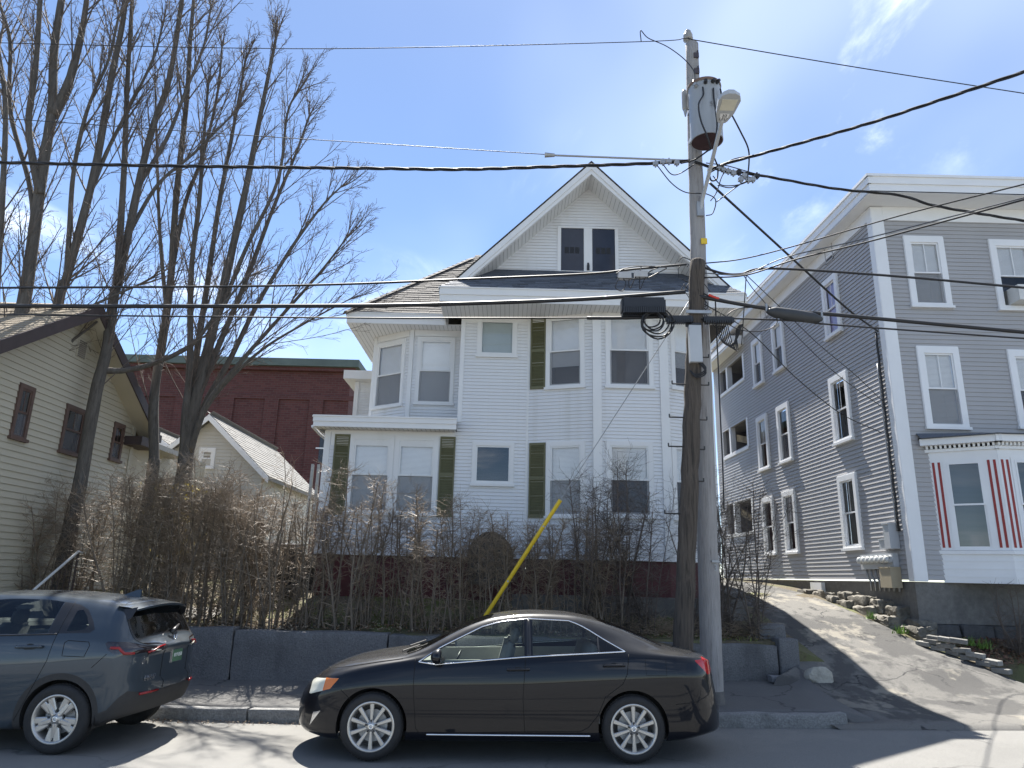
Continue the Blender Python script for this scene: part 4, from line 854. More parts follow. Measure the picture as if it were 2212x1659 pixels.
mb = MB(); mb.box(-30 + r_[0], bx1 - .05, by - .14, by - .101, (r_[2] + r_[3]) / 2 - .04, (r_[2] + r_[3]) / 2 + .04); obj('meeting_rail', mb, GTRIM, wdw)
mb = MB(); q = aY(633, 752, by + 3); mb.tube([(q.x, by + 3, bz), (q.x, by + 3, bz + 1.4)], .12, 6); obj('vent_pipe', mb, COPPER, br)
# ------------------------------------------------------------------ utility poles, transformer, street light, wires
def catmull(P, n=8):
    P = [Vector(p) for p in P]; Q = [P[0] * 2 - P[1]] + P + [P[-1] * 2 - P[-2]]; out = []
    for i in range(1, len(Q) - 2):
        a, b, c, d = Q[i - 1:i + 3]
        for k in range(n):
            t = k / n; out.append(.5 * ((2 * b) + (c - a) * t + (2 * a - 5 * b + 4 * c - d) * t * t + (3 * b - a - 3 * c + d) * t ** 3))
    out.append(P[-1]); return out
WIRE = mat('black_wire', (.014, .014, .016), .55, .2, 4); ALU = mat('aluminium_wire', (.32, .33, .34), .4, .1, metal=.5); WIREG = mat('grey_wire', (.09, .095, .105), .45, .2)
def W3(pts): return [aY(*p) for p in pts]
def wire(label, pts, r, m=None, name='overhead_wire', n=8, sides=6, parent=None, twist=0, raw=False):
    P = catmull(pts if raw else W3(pts), n); mb = MB()
    if twist:
        for k in range(3):
            Q = []; acc = 0
            for i, p in enumerate(P):
                if i: acc += (p - P[i - 1]).length
                a = acc * twist + k * 2.094; Q.append(p + Vector((0, math.cos(a), math.sin(a))) * r * .62)
            mb.tube(Q, r * .55, 5)
    else: mb.tube(P, r, sides)
    o = obj(name, mb, m or WIRE, parent, smooth=True)
    return tag(o, label, 'wire') if parent is None else o
np_ = thing('utility_pole', 'tall pale grey wooden utility pole carrying the transformer and street light', 'utility pole', (2.93, 10.85, .2))
p0, p1 = Vector((2.94, 10.85, .1)), aY(1494, 97, 10.85)
def shaft(name, p0, p1, r0, r1, m, parent, n=20, seg=40, wob=.006, seed=1, notch=None):
    rng = random.Random(seed); mb = MB(); P = [p0.lerp(p1, i / seg) for i in range(seg + 1)]; rr = [r0 + (r1 - r0) * i / seg + rng.uniform(-wob, wob) * .5 for i in range(seg + 1)]
    P2 = [p + Vector((rng.uniform(-wob, wob), rng.uniform(-wob, wob), 0)) for p in P]; mb.tube(P2 + [P2[-1] + (p1 - p0).normalized() * .03], rr + [r1 * .8], n)
    return obj(name, mb, m, parent, smooth=True)
shaft('pole_shaft', p0, p1, .160, .113, WOODN, np_)
mb = MB(); mb.lathe([(.165, .0), (.166, .1), (.163, .2), (.160, .26)], 20, 'z', (2.945, 10.85, .16)); obj('pole_foot', mb, mat('pole_foot', (.13, .122, .115), .9, .3, 9, .5, 30), np_, smooth=True)
mb = MB(); q = p1 + Vector((-.06, 0, .02)); mb.lathe([(.02, 0), (.03, .06), (.085, .08), (.09, .12), (.075, .15), (.085, .17), (.08, .2), (.055, .22), (.06, .26), (.035, .29)], 16, 'z', q); obj('top_insulator', mb, mat('grey_porcelain', (.30, .29, .27), .35, .1), np_, smooth=True)
def onp(t): return p0.lerp(p1, t)
for z, s_ in ((10.95, .075), (10.62, .085)):
    c_ = onp((z - .1) / (p1.z - .1)); mb = MB(); mb.box(c_.x + .0, c_.x + .09, 10.85 - .135, 10.85 - .10, z, z + .10); mb.box(c_.x + .06, c_.x + .085, 10.85 - .14, 10.85 - .11, z + .08, z + .15); obj('pole_tag', mb, mat('rust_tag', (.06, .05, .06), .7), np_)
c_ = aY(1521, 521, 10.71); mb = MB(); mb.box(c_.x - .05, c_.x + .05, 10.70, 10.72, c_.z - .05, c_.z + .05); obj('yellow_tag', mb, YELLOW, np_)
c_ = aY(1545, 1218, 10.695); mb = MB(); mb.box(c_.x - .055, c_.x + .055, 10.665, 10.70, c_.z + .02, c_.z + .05); obj('number_plate', mb, STEEL, np_)
def text(name, body, loc, size, rot, m, parent, ext=.002, align='CENTER'):
    cu = bpy.data.curves.new(name, 'FONT'); cu.body = body; cu.size = size; cu.extrude = ext; cu.align_x = align; cu.align_y = 'CENTER'; cu.resolution_u = 2
    o = bpy.data.objects.new(name, cu); C.objects.link(o); o.rotation_euler = rot; o.location = loc
    me = bpy.data.meshes.new_from_object(o.evaluated_get(bpy.context.evaluated_depsgraph_get())); bpy.data.objects.remove(o)
    o = bpy.data.objects.new(name, me); C.objects.link(o); o.location = loc; o.rotation_euler = rot
    me.materials.clear(); me.materials.append(m); attach(o, parent); return o
text('pole_number', '3', (c_.x, 10.685, c_.z - .06), .13, (R(90), 0, 0), ALU, np_, .004)
# old pole
op = thing('utility_pole', 'shorter dark weathered wooden utility pole leaning beside the pale one', 'utility pole', (2.42, 10.5, .2))
q0, q1 = Vector((2.40, 10.5, .1)), aY(1507, 566, 10.5)
shaft('pole_shaft', q0, q1, .142, .118, WOODO, op, seed=4, wob=.009)
def ono(z, dy=0): t = (z - q0.z) / (q1.z - q0.z); p = q0.lerp(q1, t); return p + Vector((0, dy, 0))
for i, (x, y) in enumerate(((1452, 829), (1446, 901), (1444, 964), (1436, 1109), (1531, 772), (1531, 832), (1527, 907), (1522, 971), (1520, 1040))):
    e = aY(x, y, 10.46); b_ = ono(e.z); mb = MB(); mb.tube([(b_.x, 10.46, e.z), (e.x, 10.46, e.z), (e.x, 10.46, e.z), (e.x, 10.46, e.z + .05)], .011, 6); obj('pole_step', mb, BLACKG, op)
a = aY(1487, 703.5, 10.34); b = aY(1517, 783, 10.34); mb = MB(); mb.box(a.x, b.x, 10.30, 10.40, b.z, a.z); tb = tag(obj('terminal_box', mb, GREYPAINT), 'grey metal terminal box with rusty edge strapped to the dark pole', 'terminal box')
mb = MB(); mb.box(a.x - .03, b.x + .02, 10.36, 10.40, a.z, a.z + .06); obj('lid', mb, BLACKG, tb)
for k in range(3):
    mb = MB(); e = ono(b.z - .1); mb.tube(catmull([(b.x - .02 - .02 * k, 10.36, b.z + .03), (b.x + .05, 10.34, b.z - .1 - .03 * k), (b.x - .1, 10.33, b.z - .2 - .02 * k), (b.x - .18, 10.38, b.z - .12)], 6), .012, 5); obj('cable_tail', mb, WIRE, tb, smooth=True)
mb = MB(); e = ono(6.3); mb.box(e.x - .22, e.x + .18, 10.33, 10.36, 5.92, 5.97); obj('crossarm_bracket', mb, STEEL, op)
# transformer
tc_ = aY(1524, 250, 10.38); tt = aY(1524, 192, 10.38).z; tbz = aY(1524, 306, 10.38).z
tr = thing('transformer', 'grey cylindrical pole transformer marked 50 with black wires', 'transformer', (tc_.x, 10.38, tbz))
mb = MB(); rr = .265; mb.lathe([(0, tbz + .02), (rr - .02, tbz + .02), (rr - .02, tbz), (rr, tbz), (rr, tt - .02), (rr + .012, tt - .02), (rr + .012, tt + .03), (rr - .06, tt + .06), (0, tt + .075)], 40, 'z', (tc_.x, 10.38, 0)); obj('tank', mb, TANK, tr, autos=40)
mb = MB(); mb.lathe([(0, tbz - .002), (rr - .015, tbz - .002), (rr - .015, tbz + .018)], 32, 'z', (tc_.x, 10.38, 0)); obj('tank_bottom', mb, mat('rust_brown', (.05, .025, .028), .8, .3), tr)
mb = MB(); mb.lathe([(rr + .014, tt - .022), (rr + .02, tt - .0), (rr + .014, tt + .032)], 40, 'z', (tc_.x, 10.38, 0)); obj('lid_band', mb, mat('rusty_band', (.16, .10, .07), .7, .3), tr, smooth=True)
mb = MB(); q = Vector((tc_.x - .13, 10.5, tt + .05)); mb.lathe([(.05, 0), (.085, .02), (.05, .05), (.085, .08), (.05, .11), (.08, .14), (.04, .17), (.02, .22)], 16, 'z', q); obj('bushing', mb, mat('grey_porcelain', (.3, .29, .27)), tr, smooth=True)
for k, dxx in enumerate((-.19, -.05, .07, .15)):
    yy = -math.sqrt(max(.0, rr * rr - dxx * dxx)); mb = MB(); c_ = Vector((tc_.x + dxx, 10.38 + yy, tt - .1 + .02 * k)); mb.tube([c_, c_ + Vector((dxx * .2, -.07, 0))], [.035, .026], 10); obj('secondary_bushing', mb, BLACKG if k else STEEL, tr)
text('rating_number', '50', (tc_.x + .06, 10.38 - rr - .004, (tt + tbz) / 2 + .02), .13, (R(90), 0, R(8)), mat('faded_ink', (.22, .23, .25), .6), tr, .001)
for z_ in (tt - .25, tbz + .2): mb = MB(); mb.box(tc_.x - .2, tc_.x + .05, 10.6, 10.78, z_, z_ + .07); obj('hanger', mb, STEEL, tr)
ar_ = aY(1479, 215, 10.6); mb = MB(); mb.lathe([(.03, -.22), (.045, -.2), (.05, -.16), (.052, .14), (.03, .18), (.015, .2)], 14, 'z', (ar_.x, 10.6, ar_.z)); la = obj('lightning_arrester', mb, mat('grey_porcelain', (.3, .29, .27)), tr, smooth=True)
mb = MB(); mb.tube([(ar_.x, 10.6, ar_.z - .18), (ar_.x + .14, 10.65, ar_.z - .17)], .02, 6); mb.tube([(ar_.x, 10.6, ar_.z - .22), (ar_.x, 10.6, ar_.z - .34)], [.035, .012], 8); obj('arrester_bracket', mb, STEEL, tr)
for pts in ([(1518, 188, 10.1), (1519, 205, 10.1), (1509, 226, 10.05), (1514, 260, 10.05), (1527, 293, 10.08), (1535, 320, 10.2), (1527, 327, 10.4), (1500, 345, 10.6), (1470, 353, 10.7)],
            [(1541, 190, 10.1), (1542, 210, 10.1), (1546, 240, 10.05), (1549, 270, 10.05), (1546, 300, 10.1), (1541, 332, 10.3), (1550, 360, 10.6), (1549, 385, 10.6), (1537, 390, 10.6), (1533, 375, 10.6), (1545, 366, 10.6)],
            [(1556, 192, 10.15), (1562, 215, 10.1), (1578, 243, 10.1), (1600, 285, 10.2), (1616, 320, 10.4), (1618, 350, 10.6), (1614, 390, 10.6)]):
    wire(None, pts, .014, parent=tr, name='secondary_lead')
# street light
st = thing('street_light', 'grey LED street light on a long curved arm from the pale pole', 'street light', aY(1512, 454, 10.7))
A = [aY(1513, 456, 10.72), aY(1519, 425, 10.62), aY(1534, 365, 10.2), aY(1551, 295, 9.65), aY(1561, 257, 9.35)]
mb = MB(); mb.tube(catmull(A, 6), .032, 10); obj('arm', mb, GREYPAINT, st, smooth=True)
mb = MB(); mb.box(A[0].x - .06, A[0].x + .05, 10.68, 10.76, A[0].z - .1, A[0].z + .16); obj('arm_clamp', mb, STEEL, st)
h0 = aY(1560, 263, 9.38); h1 = aY(1582, 202, 8.85); ax = (h1 - h0).normalized(); sd = ax.cross(Vector((0, 0, 1))).normalized(); dn = sd.cross(ax).normalized()
if dn.z > 0: dn = -dn
Lh = (h1 - h0).length; outl = [(-.05, .05), (.0, .075), (.30, .135), (.75, .165), (.92, .13), (1.0, .05)]
ring = [(u * Lh, w) for u, w in outl] + [(u * Lh, -w) for u, w in outl[::-1]]
mb = MB(); mb.prism([h0 + ax * u + sd * w + dn * .0 for u, w in ring], dn * -.06); mb.prism([h0 + ax * (u * .96 + .01) + sd * w * .8 - dn * .06 for u, w in ring], dn * -.035); hd = obj('lamp_head', mb, GREYPAINT, st)
mb = MB(); mb.prism([h0 + ax * (u * Lh) + sd * w + dn * .001 for u, w in ((.42, .105), (.42, -.105), (.8, -.115), (.8, .115))], dn * .008); obj('lens', mb, mat('led_lens', (.62, .60, .50), .3), hd)
mb = MB(); mb.prism([h0 + ax * (u * Lh) + sd * w + dn * .001 for u, w in ((.08, .06), (.08, -.06), (.3, -.07), (.3, .07))], dn * .003); lb = obj('label_plate', mb, GTRIM, hd)
rx = sd if sd.x > 0 else -sd; Rm = Matrix((rx, ax, rx.cross(ax))).transposed()
if (rx.cross(ax)).dot(dn) < 0: pass
for i, s_ in enumerate(('30', 'LED')):
    o = text('label_text', s_, (0, 0, 0), .075, (0, 0, 0), BLACKG, None, .001); o.matrix_world = Matrix.Translation(h0 + ax * (.225 - .115 * i) * Lh + dn * .0055) @ Rm.to_4x4(); attach(o, hd)
# overhead wires to the left
YW = 10.75
wire('thin top primary wire running left from the pole top through the tree crowns', [(-60, 91, YW), (458, 103, YW), (811, 104, YW), (1385, 90, YW), (1478, 83, YW), (1488, 82, YW)], .008)
wire('top primary wire running right and down from the pole top', [(1490, 83, YW), (1521, 90, YW), (1860, 147, YW), (2240, 206, YW)], .009)
wire('thin neutral wire below the top primary wire at left', [(-60, 251, YW), (513, 291, YW), (811, 310, YW), (1185, 334, YW)], .007)
mb = MB(); a, b = aY(1183, 335, YW), aY(1488, 347, YW); mb.tube([a, b], .017, 8); ro = tag(obj('insulator_rod', mb, mat('fibreglass_rod', (.30, .31, .32), .5)), 'long grey fibreglass guy insulator rod left of the pale pole', 'insulator rod')
mb = MB(); mb.tube([a - Vector((.05, 0, 0)), a + Vector((.12, 0, 0))], [.045, .03], 8); obj('end_fitting', mb, STEEL, ro)
wire('thick twisted secondary cable crossing the sky left of the poles', [(-60, 350, YW), (367, 358.6, YW), (811, 364, YW), (1000, 366, YW), (1200, 360, YW), (1380, 354, YW), (1490, 348, YW)], .028, twist=5, n=40)
wire('upper communication cable crossing in front of the pent roof', [(-60, 622, 10.45), (467, 619, 10.45), (737, 614, 10.45), (984, 604, 10.45), (1264, 592, 10.45), (1365, 582, 10.4), (1483, 571, 10.4)], .018)
wire('thick middle communication cable crossing below the white house eaves', [(-60, 661, 10.4), (367, 661.5, 10.4), (737, 660.5, 10.4), (957, 657, 10.4), (1254, 646.5, 10.4), (1480, 630.5, 10.38)], .032)
wire('thin lowest communication cable crossing the second-floor windows', [(-60, 679, 10.4), (737, 686.5, 10.4), (983, 686.8, 10.4), (1272, 686.5, 10.4), (1427, 684, 10.38), (1490, 685, 10.38)], .013)
wire('thick black cable sleeve on the lowest cable beside the coil', [(1268, 687, 10.4), (1340, 687, 10.4), (1440, 684, 10.38)], .026, name='cable_sleeve')
# to the right
wire('thick twisted cable rising right across the street from the poles', [(1528, 368, 10.7), (1580, 350, 10.5), (1643, 333, 10.2), (1859, 272, 9.2), (2007, 224, 8.5), (2240, 146, 7.5)], .024, twist=6, n=40)
wire('twisted cable running right above the grey house cornice', [(1500, 350, 10.72), (1560, 366, 10.7), (1659, 382, YW), (1807, 408, YW), (1943, 422, YW), (2027, 446, YW), (2240, 482, YW)], .022, twist=5, n=40)
wire('black service drop slanting from the pale pole to the grey house corner', [(1533, 395, 10.7), (1687, 536, 12.0), (1827, 664, 13.5), (1897, 716, 14.35)], .022)
wire('upper of three thin wires rising right from the old pole top', [(1520, 569, 10.5), (1600, 560, 10.2), (1707, 534, 9.8), (1951, 464, 8.7), (2240, 391, 7.6)], .010)
wire('middle of three thin wires rising right from the old pole top', [(1520, 590, 10.45), (1607, 592, 10.2), (1700, 555, 9.8), (1867, 516, 9), (2240, 420, 7.6)], .009, WIREG)
wire('lower of three wires rising right from the old pole top', [(1520, 600, 10.45), (1612, 594, 10.2), (1720, 560, 9.7), (1880, 521, 9), (2240, 424, 7.6)], .012)
wire('communication cable dipping right across the grey house third floor', [(1515, 576, 10.5), (1560, 590, 10.5), (1599, 592, 10.5), (1667, 580, 10.5), (1927, 596, 10.5), (2240, 624, 10.5)], .020)
wire('thick communication cable running right across the grey house second floor', [(1510, 640, 10.4), (1560, 650, 10.4), (1640, 664, 10.4), (1700, 672, 10.4), (1806, 680, 10.4), (2000, 698, 10.4), (2240, 720, 10.4)], .030)
wire('thin strand with red sleeve above the black splice case at right', [(1520, 634, 10.4), (1547, 644, 10.4), (1640, 661, 10.4), (1787, 678, 10.4), (1812, 680, 10.4)], .012)
wire('lowest cable running right below the splice case across the grey house', [(1500, 690, 10.4), (1582, 688, 10.4), (1733, 694, 10.4), (1806, 702, 10.4), (2240, 733, 10.4)], .014)
wire('left thin drop wire slanting down to the grey house meters', [(1604, 592, 10.3), (1640, 640, 11), (1730, 735, 12.3), (1811, 811, 13.4), (1912, 884, 14.6)], .007)
wire('right thin drop wire slanting down to the grey house meters', [(1608, 590, 10.3), (1690, 668, 11.4), (1770, 745, 12.6), (1850, 812, 13.7), (1914, 874, 14.6)], .007)
wire('thin drop wire from the old pole to the grey house wall', [(1510, 650, 10.45), (1622, 719, 11.6), (1715, 812, 13.2), (1814, 892, 15), (1905, 935, 14.7)], .010)
wire('thin vertical down lead between the poles and the grey house', [(1612, 594, 10.3), (1609, 640, 10.4), (1605, 700, 10.5), (1602, 745, 10.6)], .008, name='down_lead')
wire('black riser cable running down the pale pole', [(1545, 640, 10.7), (1548, 720, 10.68), (1552, 800, 10.68), (1556, 900, 10.68), (1561, 1000, 10.68), (1564, 1100, 10.68)], .011, name='riser_cable')
wire('jumper wire rising from the transformer to the primary line', [(1385, 90, YW), (1384, 66, YW), (1400, 82, YW), (1440, 100, YW), (1475, 125, 10.6), (1497, 150, 10.5), (1501, 165, 10.5), (1500, 182, 10.5)], .009, name='jumper_wire')
# the tangle at the pole: small loops, all parts of one wiring bundle
tg = thing('wire_tangle', 'tangle of jumper loops and connectors beside the pale pole under the street light', 'wire bundle', aY(1560, 380, 10.6))
for pts in ([(1500, 350), (1530, 362), (1570, 372), (1625, 384)], [(1525, 352), (1570, 358), (1620, 372), (1660, 382)], [(1550, 400), (1580, 405), (1620, 388)], [(1540, 380), (1560, 400), (1600, 398), (1625, 386)], [(1535, 434), (1548, 415), (1560, 380), (1575, 365)], [(1548, 436), (1580, 412), (1605, 395), (1630, 388)],
            [(1555, 365), (1570, 352), (1590, 342), (1640, 334)], [(1500, 355), (1470, 374), (1450, 376), (1430, 352)], [(1420, 358), (1450, 395), (1480, 415), (1515, 418)], [(1517, 415), (1545, 430), (1540, 460), (1525, 466)]):
    wire(None, [(x, y, 10.62) for x, y in pts], .009, parent=tg, name='jumper_wire')
for x, y in ((1553, 362), (1563, 367), (1573, 370), (1584, 374), (1596, 372), (1608, 380), (1616, 389), (1626, 388), (1600, 388), (1635, 380), (1416, 354), (1432, 350), (1445, 349), (1462, 352)):
    c_ = aY(x, y, 10.62); mb = MB(); mb.box(c_.x - .04, c_.x + .04, 10.59, 10.65, c_.z - .03, c_.z + .03); mb.box(c_.x - .012, c_.x + .012, 10.6, 10.64, c_.z - .06, c_.z + .06); obj('clamp', mb, BLACKG if x in (1596, 1635) else STEEL, tg)
t2 = thing('cable_tangle', 'tangle of loops hanging on the upper communication cable left of the old pole', 'wire bundle', aY(1400, 590, 10.4))
for pts in ([(1345, 590), (1335, 605), (1330, 622), (1345, 628), (1352, 612), (1345, 600)], [(1362, 594), (1358, 610), (1362, 622), (1372, 600), (1385, 580)], [(1385, 575), (1382, 600), (1383, 624), (1400, 590), (1430, 575)], [(1330, 592), (1350, 580), (1390, 575), (1440, 578)], [(1330, 600), (1390, 602), (1420, 590), (1440, 580)], [(1465, 565), (1475, 556), (1492, 562)]):
    wire(None, [(x, y, 10.35) for x, y in pts], .008, parent=t2, name='cable_loop')
for x, y in ((1349, 597), (1384, 594)):
    c_ = aY(x, y, 10.38); mb = MB(); mb.box(c_.x - .10, c_.x + .10, 10.32, 10.42, c_.z - .05, c_.z + .05); obj('tap', mb, mat('grey_tap', (.42, .42, .42), .5), t2)
t3 = thing('cable_tangle', 'nest of thin loops behind the dark pole above the corrugated cases', 'wire bundle', aY(1530, 630, 10.5))
rng = random.Random(11)
for k in range(12):
    x, y = rng.uniform(1470, 1560), rng.uniform(575, 700); P = [(x, y, 10.62)]
    for j in range(4): x += rng.uniform(-14, 18); y += rng.uniform(-8, 26); P.append((x, y, 10.62))
    wire(None, P, .006, parent=t3, name='cable_loop')
# splice cases and coil
def case(name, label, x0, x1, y0, y1, Y, ribs=0, m=BLACKG, taper=.0):
    a, b = aY(x0, y0, Y), aY(x1, y1, Y); t = thing(name, label, 'splice case', ((a.x + b.x) / 2, Y, b.z)); h = a.z - b.z; sk = (aY(x1, y0, Y).z - a.z)
    mb = MB(); mb.hexa([(a.x, Y - h * .4, b.z), (b.x, Y - h * .4, b.z + sk), (b.x, Y + h * .4, b.z + sk), (a.x, Y + h * .4, b.z), (a.x, Y - h * .4, a.z), (b.x, Y - h * .4, a.z + sk), (b.x, Y + h * .4, a.z + sk), (a.x, Y + h * .4, a.z)])
    body = obj('case_body', mb, m, t); bv = body.modifiers.new('bevel', 'BEVEL'); bv.width = .02; bv.segments = 2
    for i in range(ribs):
        xx = a.x + (b.x - a.x) * (i + .5) / ribs; mb = MB(); zz = b.z + sk * (i + .5) / ribs; mb.box(xx - .014, xx + .008, Y - h * .5, Y + h * .5, zz - .02, zz + h * .35 ); obj('rib', mb, m, t)
    for xx in (a.x, b.x): mb = MB(); mb.box(xx - .02, xx + .02, Y - h * .3, Y + h * .3, b.z + h * .1, a.z - h * .1); obj('end_cap', mb, m, t)
    return t
case('splice_case', 'large black rectangular splice case hanging left of the dark pole', 1344, 1434, 646, 680, 10.36, 22)
case('splice_case', 'corrugated black splice case left against the dark pole', 1440, 1494, 682, 697, 10.34, 12)
case('splice_case', 'corrugated black splice case right against the dark pole', 1522, 1583, 684, 698, 10.34, 12)
t = thing('cable_closure', 'long soft grey-black splice bag hanging on the cable right of the poles', 'splice case', aY(1715, 683, 10.4))
a, b = aY(1656, 672, 10.38), aY(1776, 690, 10.38); P = [a.lerp(b, k) for k in (0, .06, .15, .5, .85, .95, 1)]; mb = MB(); mb.tube(P, [.03, .06, .088, .095, .085, .055, .03], 12); obj('bag', mb, mat('closure_grey', (.035, .038, .042), .6, .2), t, smooth=True)
for q in (a, b): mb = MB(); mb.tube([q, q + Vector((0, 0, .12))], .02, 6); obj('hanger', mb, STEEL, t)
t = thing('cable_coil', 'coil of slack black cable hanging below the splice case', 'cable coil', aY(1418, 700, 10.34))
for k, (x, y, r_) in enumerate(((1418, 698, .235), (1416, 694, .21), (1420, 703, .225), (1412, 692, .15), (1408, 690, .13), (1421, 696, .25), (1410, 694, .17))):
    c_ = aY(x, y, 10.34 - .012 * k); mb = MB(); mb.tube([c_ + Vector((math.cos(i * .2617) * r_, .02 * math.sin(i + k), math.sin(i * .2617) * r_ * .95)) for i in range(25)], .013, 6); obj('loop', mb, WIRE, t, smooth=True)
t = thing('cable_coil', 'thin slack cable loop right of the poles before the grey house', 'cable coil', aY(1620, 690, 10.34))
c_ = aY(1624, 690, 10.4); mb = MB(); mb.tube([c_ + Vector((math.cos(i * .2617) * .40, 0, math.sin(i * .2617) * .2)) for i in range(25)], .008, 6); obj('loop', mb, WIRE, t, smooth=True)
t = thing('cable_tangle', 'drooping bundle of black drop cables between the pale pole and grey house porch', 'wire bundle', aY(1585, 745, 10.6))
for k in range(7):
    wire(None, [(1545 + k * 4, 690, 10.55), (1552 + k * 5, 725 + k * 3, 10.55), (1570 + k * 4, 745 + k * 2, 10.55), (1590, 735 - k * 3, 10.55), (1604 - k, 700, 10.5)], .008, parent=t, name='cable_loop')
wire('red sleeve on the strand right of the dark pole', [(1531, 637, 10.38), (1547, 643.5, 10.38), (1553, 645, 10.38)], .02, mat('red_sleeve', (.6, .05, .03), .5), name='cable_sleeve')
# guy wire and its yellow guard
g0, g1 = Vector((-.55, 12.78, .95)), ono(6.2) + Vector((-.1, 0, 0))
wire('thin steel guy wire slanting from the dark pole down to the yellow guard', [g0, g0.lerp(g1, .5), g1], .007, STEEL, name='guy_wire', raw=True)
k1 = aY(1210, 1118, 11.85); tq = (k1.x - g0.x) / (g1.x - g0.x); mb = MB(); pA, pB = g0.lerp(g1, .015), g0.lerp(g1, tq); mb.tube([pA, pB], .034, 12)
gg = tag(obj('guy_guard', mb, YELLOW, autos=40), 'yellow plastic guy wire guard leaning up out of the hedge', 'guy guard')
for k in (.38, .8): q = pA.lerp(pB, k) + Vector((0, -.045, 0)); mb = MB(); mb.tube([q, q + Vector((0, -.015, 0))], .016, 8); obj('bolt', mb, STEEL, gg)
# ------------------------------------------------------------------ cars
def pchip(tab):
    X = np.array([t[0] for t in tab], float); Yv = np.array([t[1] for t in tab], float); h = np.diff(X); d = np.diff(Yv) / h; m = np.zeros(len(X))
    for i in range(1, len(X) - 1):
        if d[i - 1] * d[i] > 0: w1, w2 = 2 * h[i] + h[i - 1], h[i] + 2 * h[i - 1]; m[i] = (w1 + w2) / (w1 / d[i - 1] + w2 / d[i])
    m[0], m[-1] = d[0], d[-1]
    def f(x):
        x = np.clip(np.asarray(x, float), X[0], X[-1]); i = np.clip(np.searchsorted(X, x) - 1, 0, len(h) - 1); t = (x - X[i]) / h[i]
        return (2 * t ** 3 - 3 * t ** 2 + 1) * Yv[i] + (t ** 3 - 2 * t ** 2 + t) * h[i] * m[i] + (-2 * t ** 3 + 3 * t ** 2) * Yv[i + 1] + (t ** 3 - t ** 2) * h[i] * m[i + 1]
    return f
